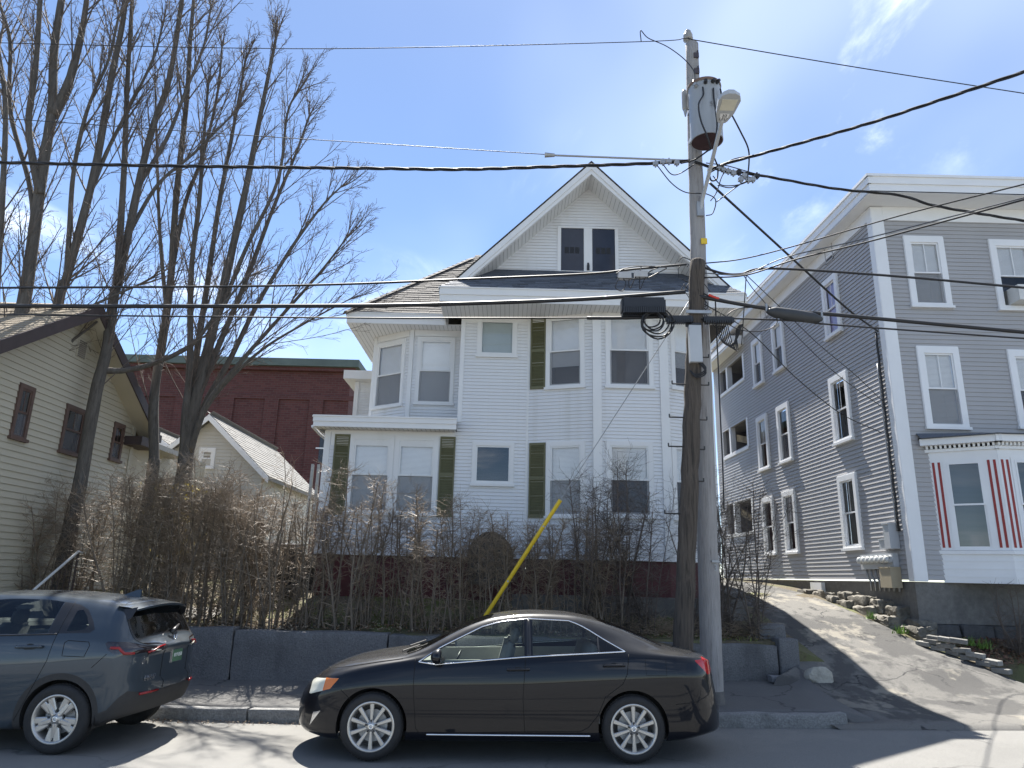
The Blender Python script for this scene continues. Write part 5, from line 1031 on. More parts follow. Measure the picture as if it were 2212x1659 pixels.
class CarBody:
    NV = 9; shift = 0.0
    def xm(s, u): t = np.clip((np.asarray(u, float) - 3.9) / .67, 0, 1); return s.shift * (1 - t * t * (3 - 2 * t))
    def __init__(s, L, W, top, belt, bot, rail, wr, crease, fa, ra, fsh, rsh, tuck=.05, shift=0.0):
        s.shift = shift
        s.L, s.W = L, W; s.top, s.belt, s.bot, s.rail, s.wr, s.cz = map(pchip, (top, belt, bot, rail, wr, crease)); s.fa, s.ra = fa, ra; s.fs, s.rs = pchip(fsh), pchip(rsh); s.tuck = tuck
        U, V = np.meshgrid(s.us(400), np.linspace(0, 1, 200), indexing='ij'); s.TU, s.TV = U, V; s.T = s.S(U, V)
    def us(s, n):
        t = np.linspace(0, 1, n); e = s.L
        return e * (t - .155 * np.sin(2 * np.pi * t))          # closer at both ends
    def plan(s, x):
        a, p, q = s.fa; b, p2, q2 = s.ra
        f = np.where(x < a, np.clip(1 - np.clip(1 - x / a, 0, 1) ** p, 0, 1) ** q, 1.0)
        r = np.where(x > s.L - b, np.clip(1 - np.clip(1 - (s.L - x) / b, 0, 1) ** p2, 0, 1) ** q2, 1.0)
        return f * r
    def S(s, u, v):
        u, v = np.asarray(u, float), np.asarray(v, float); pl = s.plan(u); W = s.W; top, belt, bot, rail, wr, cz = s.top(u), s.belt(u), s.bot(u), s.rail(u), s.wr(u), s.cz(u)
        belt = np.minimum(belt, top - .004); rail = np.clip(rail, belt + .002, top - .001)
        c = [(W - .11, bot), (W - .035, bot + .05), (W - .012, bot + (cz - bot) * .45), (W, cz), (W - .022, cz + (belt - cz) * .62), (W - s.tuck, belt), ((W - s.tuck) * .52 + wr * .48 + .012, belt * .5 + rail * .5), (wr, rail), (wr * .70, rail + (top - rail) * .68), (wr * 0, top)]
        Yc = np.stack([np.broadcast_to(a, u.shape) for a, _ in c]); Zc = np.stack([np.broadcast_to(b, u.shape) for _, b in c])
        n = s.NV; t = np.clip(v, 0, 1) * n; i = np.clip(np.floor(t).astype(int), 0, n - 1); f = t - i
        def g(A, k):
            k = i + k; lo = k < 0; hi = k > n; kk = np.clip(k, 0, n); r = np.take_along_axis(A, kk[None], 0)[0]
            r = np.where(lo, 2 * A[0] - A[1], r); return r
        def cm(A, sym):
            a, b, c_, d = g(A, -1), g(A, 0), g(A, 1), g(A, 2); d = np.where(i + 2 > n, (-1 if sym else 1) * A[n - 1], d)
            return .5 * (2 * b + (c_ - a) * f + (2 * a - 5 * b + 4 * c_ - d) * f * f + (3 * b - a - 3 * c_ + d) * f ** 3)
        y = np.maximum(cm(Yc, True), 0) * pl; z = cm(Zc, False)
        kf = np.clip(1 - u / s.fa[0], 0, 1) ** 2; kr = np.clip(1 - (s.L - u) / s.ra[0], 0, 1) ** 2
        x = u + s.fs(z) * kf + s.rs(z) * kr + s.xm(u)
        return np.stack([x, y, z], -1)
    def inv(s, kind, a, b):
        if kind == 'p': return (a, b)
        if kind == 's': a = a + float(s.xm(a))
        A, B = {'s': (0, 2), 't': (0, 1), 'r': (1, 2), 'f': (1, 2)}[kind]
        D = (s.T[..., A] - a) ** 2 + (s.T[..., B] - b) ** 2
        bad = {'s': s.TV > .80, 't': s.TV < .74, 'r': s.TU < s.L - .75, 'f': s.TU > .9}[kind]
        D = np.where(bad, 1e9, D); i, j = np.unravel_index(np.argmin(D), D.shape); u, v = s.TU[i, j], s.TV[i, j]; e = 1e-4
        for _ in range(4):
            p = s.S(np.array([u, u + e, u]), np.array([v, v, v + e])); J = np.array([[(p[1, A] - p[0, A]) / e, (p[2, A] - p[0, A]) / e], [(p[1, B] - p[0, B]) / e, (p[2, B] - p[0, B]) / e]]); r = np.array([a - p[0, A], b - p[0, B]])
            if abs(np.linalg.det(J)) < 1e-5: break
            d = np.linalg.solve(J, r); d = np.clip(d, -.03, .03); u, v = float(np.clip(u + d[0], 0, s.L)), float(np.clip(v + d[1], 0, 1))
        return (float(u), float(v))
    def path(s, pts, step=.025, closed=True):                  # [(kind,a,b)] -> dense uv list
        out = []; m = len(pts); rng_ = range(m if closed else m - 1)
        for i in rng_:
            p, q = pts[i], pts[(i + 1) % m]
            if p[0] == q[0]:
                n = max(1, int(math.hypot(q[1] - p[1], (q[2] - p[2]) * (2 if p[0] == 'p' else 1)) / step))
                for k in range(n): t = k / n; out.append(s.inv(p[0], p[1] + (q[1] - p[1]) * t, p[2] + (q[2] - p[2]) * t))
            else:
                a, b = s.inv(*p), s.inv(*q); n = 4
                for k in range(n): t = k / n; out.append((a[0] + (b[0] - a[0]) * t, a[1] + (b[1] - a[1]) * t))
        if not closed: out.append(s.inv(*pts[-1]))
        return out
    def pos(s, uv, side=-1, off=0.0):
        uv = np.array(uv, float); u, v = uv[:, 0], uv[:, 1]; P = s.S(u, v); N = s.nrm(u, v); Q = P + N * off; Q[:, 1] *= side; return [Vector(q) for q in Q]
    def nrm(s, u, v, e=2e-3):
        u = np.asarray(u, float); v = np.asarray(v, float)
        du = s.S(np.clip(u + e, 0, s.L), v) - s.S(np.clip(u - e, 0, s.L), v); dv = s.S(u, np.clip(v + e, 0, 1)) - s.S(u, np.clip(v - e, 0, 1))
        N = np.cross(du, dv); ln = np.linalg.norm(N, axis=-1, keepdims=True); P = s.S(u, v); c = P - np.stack([np.clip(u, .8, s.L - .8), u * 0, u * 0 + .75], -1)
        bad = ln[..., 0] < 1e-9; N = np.where(bad[..., None], c, N / np.maximum(ln, 1e-12)); sg = np.sign((N * c).sum(-1, keepdims=True)); N = N * np.where(sg == 0, 1, sg); return N / np.linalg.norm(N, axis=-1, keepdims=True)
    def build(s, regions, parent_of, nu=150, nv=54):
        """regions: [(key, uv polygon)] in priority order. key None = cut away. parent_of(key, side) -> (name, material, parent). Far and near side are separate meshes except body."""
        VS = 2.0; U = s.us(nu); V = np.linspace(0, 1, nv); pts = [(float(a), float(b) * VS) for a in U for b in V]; edges = []
        for key, poly in regions:
            b0 = len(pts); n = len(poly); pts += [(p[0], p[1] * VS) for p in poly]; edges += [(b0 + i, b0 + (i + 1) % n) for i in range(n)]
        r = geometry.delaunay_2d_cdt([Vector(p) for p in pts], edges, [], 0, 1e-6, False)
        co, faces = r[0], r[2]; uv = np.array([(c[0], c[1] / VS) for c in co]); uv[:, 0] = np.clip(uv[:, 0], 0, s.L); uv[:, 1] = np.clip(uv[:, 1], 0, 1)
        P = s.S(uv[:, 0], uv[:, 1]); N = s.nrm(uv[:, 0], uv[:, 1]); on_c = uv[:, 1] > .9999; N[on_c, 1] = 0; N /= np.maximum(np.linalg.norm(N, axis=1, keepdims=True), 1e-9)
        polys = [(k, np.array(p)) for k, p in regions]; fl = [tuple(f) for f in faces if len(f) == 3]; cen = np.array([uv[list(f)].mean(0) for f in fl])
        cls = np.full(len(fl), -1); 
        for idx in range(len(polys) - 1, -1, -1):
            poly = polys[idx][1]; x, y = cen[:, 0], cen[:, 1]; ins = np.zeros(len(fl), bool); j = len(poly) - 1
            for i in range(len(poly)):
                xi, yi = poly[i]; xj, yj = poly[j]; c = ((yi > y) != (yj > y)) & (x < (xj - xi) * (y - yi) / (yj - yi + 1e-15) + xi); ins ^= c; j = i
            cls[ins] = idx
        keys = {}
        for fi, k in enumerate(cls):
            key = 'body' if k < 0 else polys[k][0]
            if key is None: continue
            keys.setdefault(key, []).append(fl[fi])
        res = {}
        for key, fs_ in keys.items():
            used = sorted({i for f in fs_ for i in f}); mp = {a: i for i, a in enumerate(used)}; both = key in s.both
            Vv = P[used]; Nn = N[used]; F0 = [tuple(mp[i] for i in f) for f in fs_]
            for side in ((0,) if both else (-1, 1)):
                vv, nn, ff = [], [], []
                for sg in ((-1, 1) if both else (side,)):
                    b0 = len(vv); vv += [(p[0], p[1] * sg, p[2]) for p in Vv]; nn += [(p[0], p[1] * sg, p[2]) for p in Nn]
                    for f in F0:
                        a, b, c = (np.array(vv[b0 + i]) for i in f); fn = np.cross(b - a, c - a); ok = np.dot(fn, np.array(nn[b0 + f[0]]) + np.array(nn[b0 + f[1]]) + np.array(nn[b0 + f[2]])) > 0
                        ff.append(tuple(b0 + i for i in (f if ok else f[::-1])))
                name, m, par = parent_of(key, side); me = bpy.data.meshes.new(name); me.from_pydata(vv, [], ff); me.update(); me.materials.append(m); me.polygons.foreach_set('use_smooth', [True] * len(me.polygons))
                me.normals_split_custom_set_from_vertices([Vector(n).normalized() for n in nn]); o = bpy.data.objects.new(name, me); C.objects.link(o)
                if par is not None: o.parent = par
                res[(key, side)] = o
        return res
def paint(name, col, metal, rough, coat=1.0, dust=.0):
    m = mat(name, col, rough, .06, 3, metal=metal, coat=coat, spec=.12); m.node_tree.nodes['Principled BSDF'].inputs['Coat IOR'].default_value = 1.42
    t = m.node_tree; b = t.nodes['Principled BSDF']; N = t.nodes.new; L = t.links.new
    geo = N('ShaderNodeNewGeometry'); sp = N('ShaderNodeSeparateXYZ'); L(geo.outputs['Normal'], sp.inputs[0]); mr = N('ShaderNodeMapRange'); L(sp.outputs[2], mr.inputs[0]); mr.inputs[1].default_value = .3; mr.inputs[2].default_value = .95; mr.inputs[4].default_value = dust
    tcn = N('ShaderNodeTexCoord'); ns = N('ShaderNodeTexNoise'); L(tcn.outputs['Object'], ns.inputs['Vector']); ns.inputs['Scale'].default_value = 5; ns.inputs['Detail'].default_value = 8; mu = N('ShaderNodeMath'); mu.operation = 'MULTIPLY'; L(mr.outputs[0], mu.inputs[0]); L(ns.outputs[0], mu.inputs[1])
    src = b.inputs['Base Color'].links[0].from_socket; mx_ = N('ShaderNodeMix'); mx_.data_type = 'RGBA'; L(mu.outputs[0], mx_.inputs[0]); L(src, mx_.inputs[6]); mx_.inputs[7].default_value = (.28, .27, .24, 1); L(mx_.outputs[2], b.inputs['Base Color'])
    m2 = N('ShaderNodeMath'); m2.operation = 'MULTIPLY_ADD'; L(mu.outputs[0], m2.inputs[0]); m2.inputs[1].default_value = 1.2; m2.inputs[2].default_value = .03; L(m2.outputs[0], b.inputs['Coat Roughness'])
    return m
CARBLK = paint('black_car_paint', (.0028, .0036, .007), 0, .4, .85, .13); CARBLU = paint('slate_blue_car_paint', (.046, .060, .075), .3, .35, 1, .12)
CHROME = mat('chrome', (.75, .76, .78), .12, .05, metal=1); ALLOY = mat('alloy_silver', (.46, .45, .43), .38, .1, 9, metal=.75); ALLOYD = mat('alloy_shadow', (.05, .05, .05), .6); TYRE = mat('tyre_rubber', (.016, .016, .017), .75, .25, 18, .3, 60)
CGLASS = glass('car_glass', (.80, .86, .83), .015); CGLASSD = glass('privacy_glass', (.48, .52, .52), .02); SEAM = mat('panel_gap', (.003, .003, .003), .9); PLAST = mat('black_cladding', (.022, .022, .023), .65, .15, 12); LENSR = mat('red_lens', (.42, .012, .012), .12, .15, 10, spec=.6); LENSW = mat('clouded_lens', (.62, .62, .54), .18, .12, 9, spec=.6); LENSO = mat('orange_lens', (.62, .17, .03), .2, .1); LENSD = mat('smoked_lens', (.022, .016, .018), .06, .3, 14, spec=.8); LENSR2 = mat('dim_red_lens', (.24, .012, .014), .15, .3, 14); SEATM = mat('seat_grey', (.24, .24, .225), .8, .1); TRIMIN = mat('door_card', (.42, .43, .41), .7, .1); INNER = mat('car_interior_dark', (.03, .03, .03), .9)
def ring_pts(cx, cz, r, a0, a1, n): return [('s', cx + r * math.cos(a0 + (a1 - a0) * i / n), cz + r * math.sin(a0 + (a1 - a0) * i / n)) for i in range(n + 1)]
def arch(body, cx, cz, r):
    zb = float(body.bot(cx)); a = math.asin(max(-1, min(1, (zb + .012 - cz) / r))); P = ring_pts(cx, cz, r, math.pi - a, a, 26); uv = [body.inv(*p) for p in P]
    return [(uv[0][0], 0.0)] + uv + [(uv[-1][0], 0.0)]
def seam(body, pts, root, name='panel_gap', r=.0035, closed=False, m=None, off=.0, sides=(-1, 1), step=.03):
    uv = body.path(pts, step, closed); 
    for sd in sides:
        P = body.pos(uv, sd, off); P = P + ([P[0]] if closed else []); mb = MB(); mb.tube(P, r, 5, not closed); o = obj(name, mb.mesh(name, m or SEAM, True), None); o.parent = root
def strip(body, pts, root, name, m, h=.02, off=.004, sides=(-1, 1), closed=False, step=.03):   # a moulding lying on the skin
    uv = body.path(pts, step, closed)
    for sd in sides:
        P = body.pos(uv, sd, off); mb = MB(); mb.tube(P, h * .5, 8); o = obj(name, mb.mesh(name, m, True), None); o.parent = root
def wheel(root, cx, y, R_, rim, W_, side, style, name='wheel'):
    """axle along y; outer face at y on the given side"""
    s = side; w = thing('wheel', None, None); w.parent = root; w.location = (cx, y, R_); 
    mb = MB(); hw = W_; pr = [(rim, -.0), (rim + .012, .012), (R_ - .05, .016), (R_ - .018, .006), (R_ - .003, -.03), (R_, -.07), (R_, -hw + .07), (R_ - .01, -hw + .02), (rim + .02, -hw), (rim, -hw + .02)]
    mb.lathe([(r, h * s * 1.0) for r, h in pr], 56, 'y'); o = obj('tyre', mb.mesh('tyre', TYRE, True), None); fixn(o.data); o.parent = w
    mb = MB()
    for k in range(56):
        a = 2 * math.pi * k / 56
        for q in (-.05, -.10, -.15): mb.hexa([Vector((math.cos(a + t) * rr, (q + dq) * s, math.sin(a + t) * rr)) for rr in (R_ - .004, R_ + .003) for t, dq in ((-.04, -.018), (.04, -.018), (.04, .018), (-.04, .018))])
    o = obj('tread', mb.mesh('tread', TYRE), None); o.parent = w; o['kind'] = 'stuff'
    mb = MB(); mb.lathe([(rim + .012, .012 * s), (rim + .004, .018 * s), (rim - .012, .010 * s), (rim - .022, -.03 * s), (rim - .035, -.12 * s), (rim - .02, -.2 * s)], 56, 'y'); o = obj('rim', mb.mesh('rim', ALLOY, True), None); fixn(o.data); o.parent = w; rimo = o
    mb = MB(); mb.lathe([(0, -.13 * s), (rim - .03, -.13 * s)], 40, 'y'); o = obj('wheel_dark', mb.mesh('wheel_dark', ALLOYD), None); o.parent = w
    mb = MB(); mb.lathe([(.05, -.085 * s), (rim * .68, -.085 * s), (rim * .68, -.105 * s), (.05, -.105 * s)], 40, 'y'); o = obj('brake_disc', mb.mesh('brake_disc', STEEL), None); o.parent = w
    def spoke(a, w0, w1, d0, d1, r0, r1, th=.03):
        ca, sa = math.cos(a), math.sin(a); m_ = MB(); V = lambda r, t, d: Vector((ca * r - sa * t, d * s, sa * r + ca * t))
        m_.add([V(r0, -w0, d0 - th), V(r0, w0, d0 - th), V(r1, w1, d1 - th), V(r1, -w1, d1 - th), V(r0, -w0, d0 - .006), V(r0, w0, d0 - .006), V(r1, w1, d1 - .006), V(r1, -w1, d1 - .006), V(r0, -w0 * .6, d0), V(r0, w0 * .6, d0), V(r1, w1 * .65, d1), V(r1, -w1 * .65, d1)],
               [(0, 1, 5, 4), (1, 2, 6, 5), (2, 3, 7, 6), (3, 0, 4, 7), (4, 5, 9, 8), (5, 6, 10, 9), (6, 7, 11, 10), (7, 4, 8, 11), (8, 9, 10, 11), (3, 2, 1, 0)])
        o = obj('spoke', fixn(m_.mesh('spoke', ALLOY)), None); o.parent = w
    if style == 10:
        for k in range(10): spoke(math.pi / 2 + k * math.pi / 5, .014, .023, -.004, -.002, .05, rim - .014)
    else:
        for k in range(5):
            a = -math.pi / 2 + k * 2 * math.pi / 5; spoke(a, .026, .026, .0, -.006, .045, rim * .78, .04)
            for q in (-1, 1): spoke(a + q * .21, .030, .036, -.010, -.004, rim * .40, rim - .012, .03)
            spoke(a, .035, .05, -.012, -.010, rim * .35, rim * .72, .03)
    mb = MB(); mb.lathe([(0, .006 * s), (.026, .006 * s), (.034, -.004 * s), (.062, -.008 * s), (.066, -.04 * s)], 24, 'y'); o = obj('hub_cap', mb.mesh('hub_cap', ALLOY, True), None); fixn(o.data); o.parent = w
    mb = MB(); mb.lathe([(.018, .0075 * s), (.022, .009 * s), (.026, .0075 * s)], 20, 'y'); mb.tube([(-.016, .009 * s, .004), (0, .010 * s, -.012), (.016, .009 * s, .004)], .003, 5); o = obj('hub_emblem', mb.mesh('hub_emblem', CHROME, True), None); o.parent = w
    for k in range(5):
        a = math.pi / 2 + k * 2 * math.pi / 5 + (0 if style == 10 else math.pi / 5); c_ = Vector((math.cos(a) * .057, 0, math.sin(a) * .057)); mb = MB(); mb.tube([c_ + Vector((0, -.02 * s, 0)), c_ + Vector((0, .006 * s, 0))], .011, 6); o = obj('lug_nut', mb.mesh('lug_nut', BLACKG if style == 10 else CHROME), None); o.parent = w
    return w
def seat(root, x, y, z, back=.62, w=.5):
    b = bmesh.new(); bmesh.ops.create_cube(b, size=1); 
    def box(cx, cz, sx, sz, tilt, nm, wy=w):
        bb = bmesh.new(); bmesh.ops.create_cube(bb, size=1)
        for v in bb.verts: v.co = Vector((v.co.x * sx, v.co.y * wy, v.co.z * sz))
        bmesh.ops.bevel(bb, geom=list(bb.edges), offset=min(sx, sz, wy) * .28, segments=3, affect='EDGES'); bmesh.ops.rotate(bb, verts=bb.verts, cent=(0, 0, 0), matrix=Matrix.Rotation(tilt, 3, 'Y')); bmesh.ops.translate(bb, verts=bb.verts, vec=(cx, y, cz))
        me = bpy.data.meshes.new(nm); bb.to_mesh(me); bb.free(); me.materials.append(SEATM); me.polygons.foreach_set('use_smooth', [True] * len(me.polygons)); o = bpy.data.objects.new(nm, me); C.objects.link(o); o.parent = root; return o
    b.free(); box(x, z, .5, .16, 0, 'seat_cushion'); box(x + .3, z + .33, .14, back, R(16), 'seat_back'); box(x + .43, z + .70, .10, .17, R(14), 'headrest', w * .5)
def common_inside(root, body, xw, zf, dash_x, seats_x, W_):
    mb = MB(); mb.box(.6, body.L - .6, -W_ + .14, W_ - .14, zf - .05, zf); mb.box(.55, dash_x, -W_ + .3, W_ - .3, zf, zf + .42); mb.box(body.L - .95, body.L - .5, -W_ + .22, W_ - .22, zf, zf + .42); o = obj('underbody', mb.mesh('underbody', INNER), None); o.parent = root
    mb = MB(); mb.prism([(dash_x - .05, -W_ + .12, zf + .3), (dash_x + .3, -W_ + .12, zf + .4), (dash_x + .26, -W_ + .12, zf + .62), (dash_x - .05, -W_ + .12, zf + .66)], (0, 2 * W_ - .24, 0)); o = obj('dashboard', fixn(mb.mesh('dashboard', SEATM)), None); o.parent = root
    c_ = Vector((dash_x + .48, W_ * .42 * root['drv'], zf + .62)); mb = MB(); mb.tube([c_ + Vector((math.sin(a) * .08, math.cos(a) * .18, math.sin(a) * .165)) for a in [i * math.pi / 12 for i in range(25)]], .014, 6); mb.tube([c_, c_ + Vector((-.25, 0, -.08))], .03, 6); o = obj('steering_wheel', mb.mesh('steering_wheel', BLACKG, True), None); o.parent = root
    for y in (-W_ * .42, W_ * .42): seat(root, seats_x[0], y, zf + .26)
    seat(root, seats_x[1], 0, zf + .28, .55, W_ * 1.5)
    for sd in (-1, 1): mb = MB(); mb.prism([(dash_x + .1, (W_ - .10) * sd, zf + .1), (seats_x[1] + .4, (W_ - .10) * sd, zf + .1), (seats_x[1] + .4, (W_ - .105) * sd, float(body.belt(2.5)) - .015), (dash_x + .1, (W_ - .105) * sd, float(body.belt(2)) - .03)], (0, -.03 * sd, 0)); o = obj('door_card', fixn(mb.mesh('door_card', TRIMIN)), None); o.parent = root
def well(root, body, cx, cz, r, W_):
    for sd in (-1, 1):
        mb = MB(); mb.lathe([(r + .004, (W_ - .035) * sd), (r + .02, (W_ - .30) * sd), (.02, (W_ - .30) * sd)], 36, 'y', (cx, 0, cz), ang=(-.25, math.pi + .25)); o = obj('wheel_well', mb.mesh('wheel_well', INNER), None); o.parent = root
# ---- black sedan
sd_root = thing('black_sedan', 'shiny black four-door sedan parked at the kerb in front of the white house', 'car', (-2.36, 9.09, 0)); sd_root['drv'] = -1
SX0 = -2.36; slope = math.atan(.0068)
def side_px(l, Y=8.24): return [(aY(x, y, Y).x - SX0, aY(x, y, Y).z - .012) for x, y in l]
cb = CarBody(4.81, .908,
    top=[(0, .70), (.05, .74), (.12, .785), (.3, .868), (.6, .95), (.95, 1.005), (1.22, 1.035), (1.38, 1.075), (1.6, 1.19), (1.85, 1.312), (2.1, 1.405), (2.35, 1.455), (2.75, 1.476), (3.1, 1.466), (3.4, 1.42), (3.7, 1.333), (4.0, 1.215), (4.2, 1.130), (4.36, 1.092), (4.55, 1.068), (4.72, 1.035), (4.81, 1.0)],
    belt=[(0, .655), (.12, .70), (.3, .765), (.7, .87), (1.1, .94), (1.45, .985), (2.6, 1.03), (3.7, 1.072), (4.2, 1.055), (4.6, 1.015), (4.81, .955)],
    bot=[(0, .235), (.25, .215), (.55, .19), (1.4, .185), (3.3, .185), (4.2, .21), (4.55, .26), (4.81, .28)],
    rail=[(0, .68), (.3, .835), (.6, .915), (1.0, .985), (1.25, 1.02), (1.5, 1.105), (1.75, 1.225), (2.0, 1.335), (2.25, 1.405), (2.7, 1.448), (3.1, 1.435), (3.4, 1.38), (3.7, 1.288), (4.0, 1.175), (4.2, 1.10), (4.4, 1.068), (4.81, .975)],
    wr=[(0, .55), (.4, .66), (1.0, .74), (1.25, .745), (1.6, .70), (2.0, .625), (2.4, .585), (3.0, .58), (3.4, .595), (3.8, .62), (4.15, .66), (4.4, .70), (4.81, .66)],
    crease=[(0, .52), (.4, .62), (1.0, .70), (2.4, .72), (3.6, .78), (4.3, .82), (4.81, .78)],
    fa=(.85, 2.6, .5), ra=(.62, 2.6, .42), fsh=[(.2, .05), (.3, .0), (.45, -.005), (.58, .03), (.72, .11), (.85, .16)], rsh=[(.18, -.05), (.28, .02), (.45, .02), (.6, -.005), (.75, -.04), (.95, -.07), (1.05, -.09)], tuck=.058)
cb.both = {'body', 'windshield', 'rear_glass', 'hood', 'trunk'}
WXF, WXR, WR_ = .965, 3.742, .334
S2 = lambda l: [('s', x, z) for x, z in l]
belt_l = side_px([(907, 1431), (944, 1437), (1139, 1424), (1354, 1416)]); wt_l = side_px([(907, 1431), (955, 1401), (1043, 1360), (1083, 1350), (1147, 1344), (1239, 1350), (1271, 1365), (1308, 1389), (1354, 1416)])
def zt(x): return interp(x, wt_l)
def zbt(x): return interp(x, belt_l)
def win(x0, x1, n=8, i=.012):
    xs_ = [x0 + (x1 - x0) * k / n for k in range(n + 1)]; return S2([(x, zbt(x) + i) for x in xs_] + [(x, max(zt(x) - i, zbt(x) + i + .004)) for x in xs_[::-1]])
xa, xb = wt_l[0][0], wt_l[-1][0]; bseam = side_px([(1147, 1343), (1138, 1430), (1131, 1510), (1134, 1582)]); bX = bseam[0][0]
fdoor = side_px([(900, 1422), (896, 1483), (899, 1572), (908, 1585), (1134, 1583)]); rdoor = side_px([(1134, 1583), (1255, 1585), (1271, 1577), (1292, 1551), (1308, 1512), (1346, 1484), (1356, 1463), (1361, 1421)])
def top_run(x0, x1, n=10, d=.022): return [(x0 + (x1 - x0) * k / n, zt(x0 + (x1 - x0) * k / n) + d) for k in range(n + 1)]
bs = [(bX - .002, zt(bX) + .022)] + bseam[1:]
fdp = S2(fdoor + bseam[::-1][1:-1] + [(bX, zt(bX) + .022)] + top_run(bX - .06, xa + .02)); rdp = S2(rdoor + top_run(xb - .03, bX + .06) + [(bX, zt(bX) + .022)] + bseam[1:-1])
hl = side_px([(661, 1492), (669, 1470), (700, 1464), (738, 1462), (718, 1484), (697, 1490), (668, 1499)], 8.32); hl = [(max(.2, x), z) for x, z in hl]
U0 = cb.inv('s', hl[1][0], hl[1][1]); U1 = cb.inv('s', hl[-1][0], hl[-1][1])
hlp = [(U0[0] - .055, U0[1] - .004)] + [cb.inv('s', x, z) for x, z in hl[1:]] + [(U1[0] - .03, U1[1] + .01)]
hx = hl[3][0]; hor = cb.path(S2([(hx - .16, hl[3][1] - .005), (hx, hl[3][1]), (hx - .09, hl[4][1]), (hx - .18, hl[5][1] + .005)]), .03)
tl = side_px([(1498, 1433), (1530, 1432), (1536, 1467), (1523, 1466)], 8.4); tlp = cb.path(S2([(min(x, 4.66), z) for x, z in tl]), .03); e = [cb.inv('s', min(tl[1][0], 4.66), tl[1][1]), cb.inv('s', min(tl[2][0], 4.68), tl[2][1])]
tlp = cb.path(S2([(tl[0][0], tl[0][1]), (4.60, tl[1][1])]), .03, False) + [(4.795, .52), (4.795, .44)] + cb.path(S2([(4.64, tl[2][1]), (4.60, tl[3][1]), (tl[0][0], tl[0][1] - .01)]), .03, False)
fog = cb.path(S2([(.27, .31), (.40, .47), (.31, .45)]), .03)
wsc = cb.path([('p', 1.26, .999), ('p', 1.24, .93), ('p', 1.30, .81), ('p', 1.42, .80), ('p', 2.12, .805), ('p', 2.20, .86), ('p', 2.23, .999)], .05)
rgl = cb.path([('p', 3.42, .999), ('p', 3.44, .86), ('p', 3.52, .805), ('p', 4.05, .805), ('p', 4.14, .84), ('p', 4.17, .999)], .05)
regs = [(None, arch(cb, WXF, WR_ + .005, .375)), (None, arch(cb, WXR, WR_ + .005, .375)), ('front_window', cb.path(win(xa + .05, bX - .05), .03)), ('rear_window', cb.path(win(bX + .04, xb - .30), .03)), ('quarter_window', cb.path(win(xb - .275, xb - .03, 4), .03)),
        ('turn_signal', hor), ('headlight', hlp), ('tail_light', tlp), ('fog_light', fog), ('windshield', wsc), ('rear_glass', rgl), ('front_door', cb.path(fdp, .03)), ('rear_door', cb.path(rdp, .03))]
LM = {'front_window': ('front_window', CGLASS), 'rear_window': ('rear_window', CGLASS), 'quarter_window': ('quarter_window', CGLASS), 'turn_signal': ('turn_signal', LENSO), 'headlight': ('headlight', LENSW), 'tail_light': ('tail_light', LENSR), 'fog_light': ('fog_light', CHROME), 'windshield': ('windshield', CGLASS), 'rear_glass': ('rear_glass', CGLASS), 'front_door': ('front_door', CARBLK), 'rear_door': ('rear_door', CARBLK), 'body': ('body', CARBLK)}
res = cb.build(regs, lambda k, s_: (LM[k][0], LM[k][1], sd_root))
for s_ in (-1, 1):
    for k, d in (('front_window', 'front_door'), ('rear_window', 'rear_door')): res[(k, s_)].parent = res[(d, s_)]
    res[('turn_signal', s_)].parent = res[('headlight', s_)]
seam(cb, S2([fdoor[0]] + fdoor[1:]), sd_root); seam(cb, S2(bseam[1:]), sd_root); seam(cb, S2(rdoor), sd_root)
seam(cb, S2([(.30, .845), (.6, .90), (1.0, .965), (1.26, 1.0)]), sd_root); seam(cb, S2([(.62, .69), (.73, .60)]), sd_root); seam(cb, S2([(4.72, .83), (4.58, .66), (4.42, .60), (4.2, .58)]), sd_root)
fx = side_px([(1396, 1431), (1441, 1467)]); f4 = [(fx[0][0], fx[0][1]), (fx[1][0], fx[0][1]), (fx[1][0], fx[1][1]), (fx[0][0], fx[1][1])]; seam(cb, S2(f4), sd_root, 'fuel_door_gap', .002, True, sides=(-1,))
strip(cb, S2([(x, zbt(x)) for x in [xa + (xb - xa) * k / 12 for k in range(13)]]), sd_root, 'chrome_belt_trim', CHROME, .016, .003)
strip(cb, S2([(x, zt(x)) for x in [xa + (xb - xa) * k / 30 for k in range(31)]]), sd_root, 'chrome_window_trim', CHROME, .014, .003)
strip(cb, S2([(1.55, .262), (3.28, .262)]), sd_root, 'chrome_sill_trim', CHROME, .02, .006)
strip(cb, S2([(bX, zbt(bX)), (bX - .004, zt(bX))]), sd_root, 'pillar_trim', BLACKG, .07, -.026); strip(cb, S2([(xb - .287, zbt(xb - .287)), (xb - .287, zt(xb - .287))]), sd_root, 'pillar_trim', BLACKG, .022, -.004)
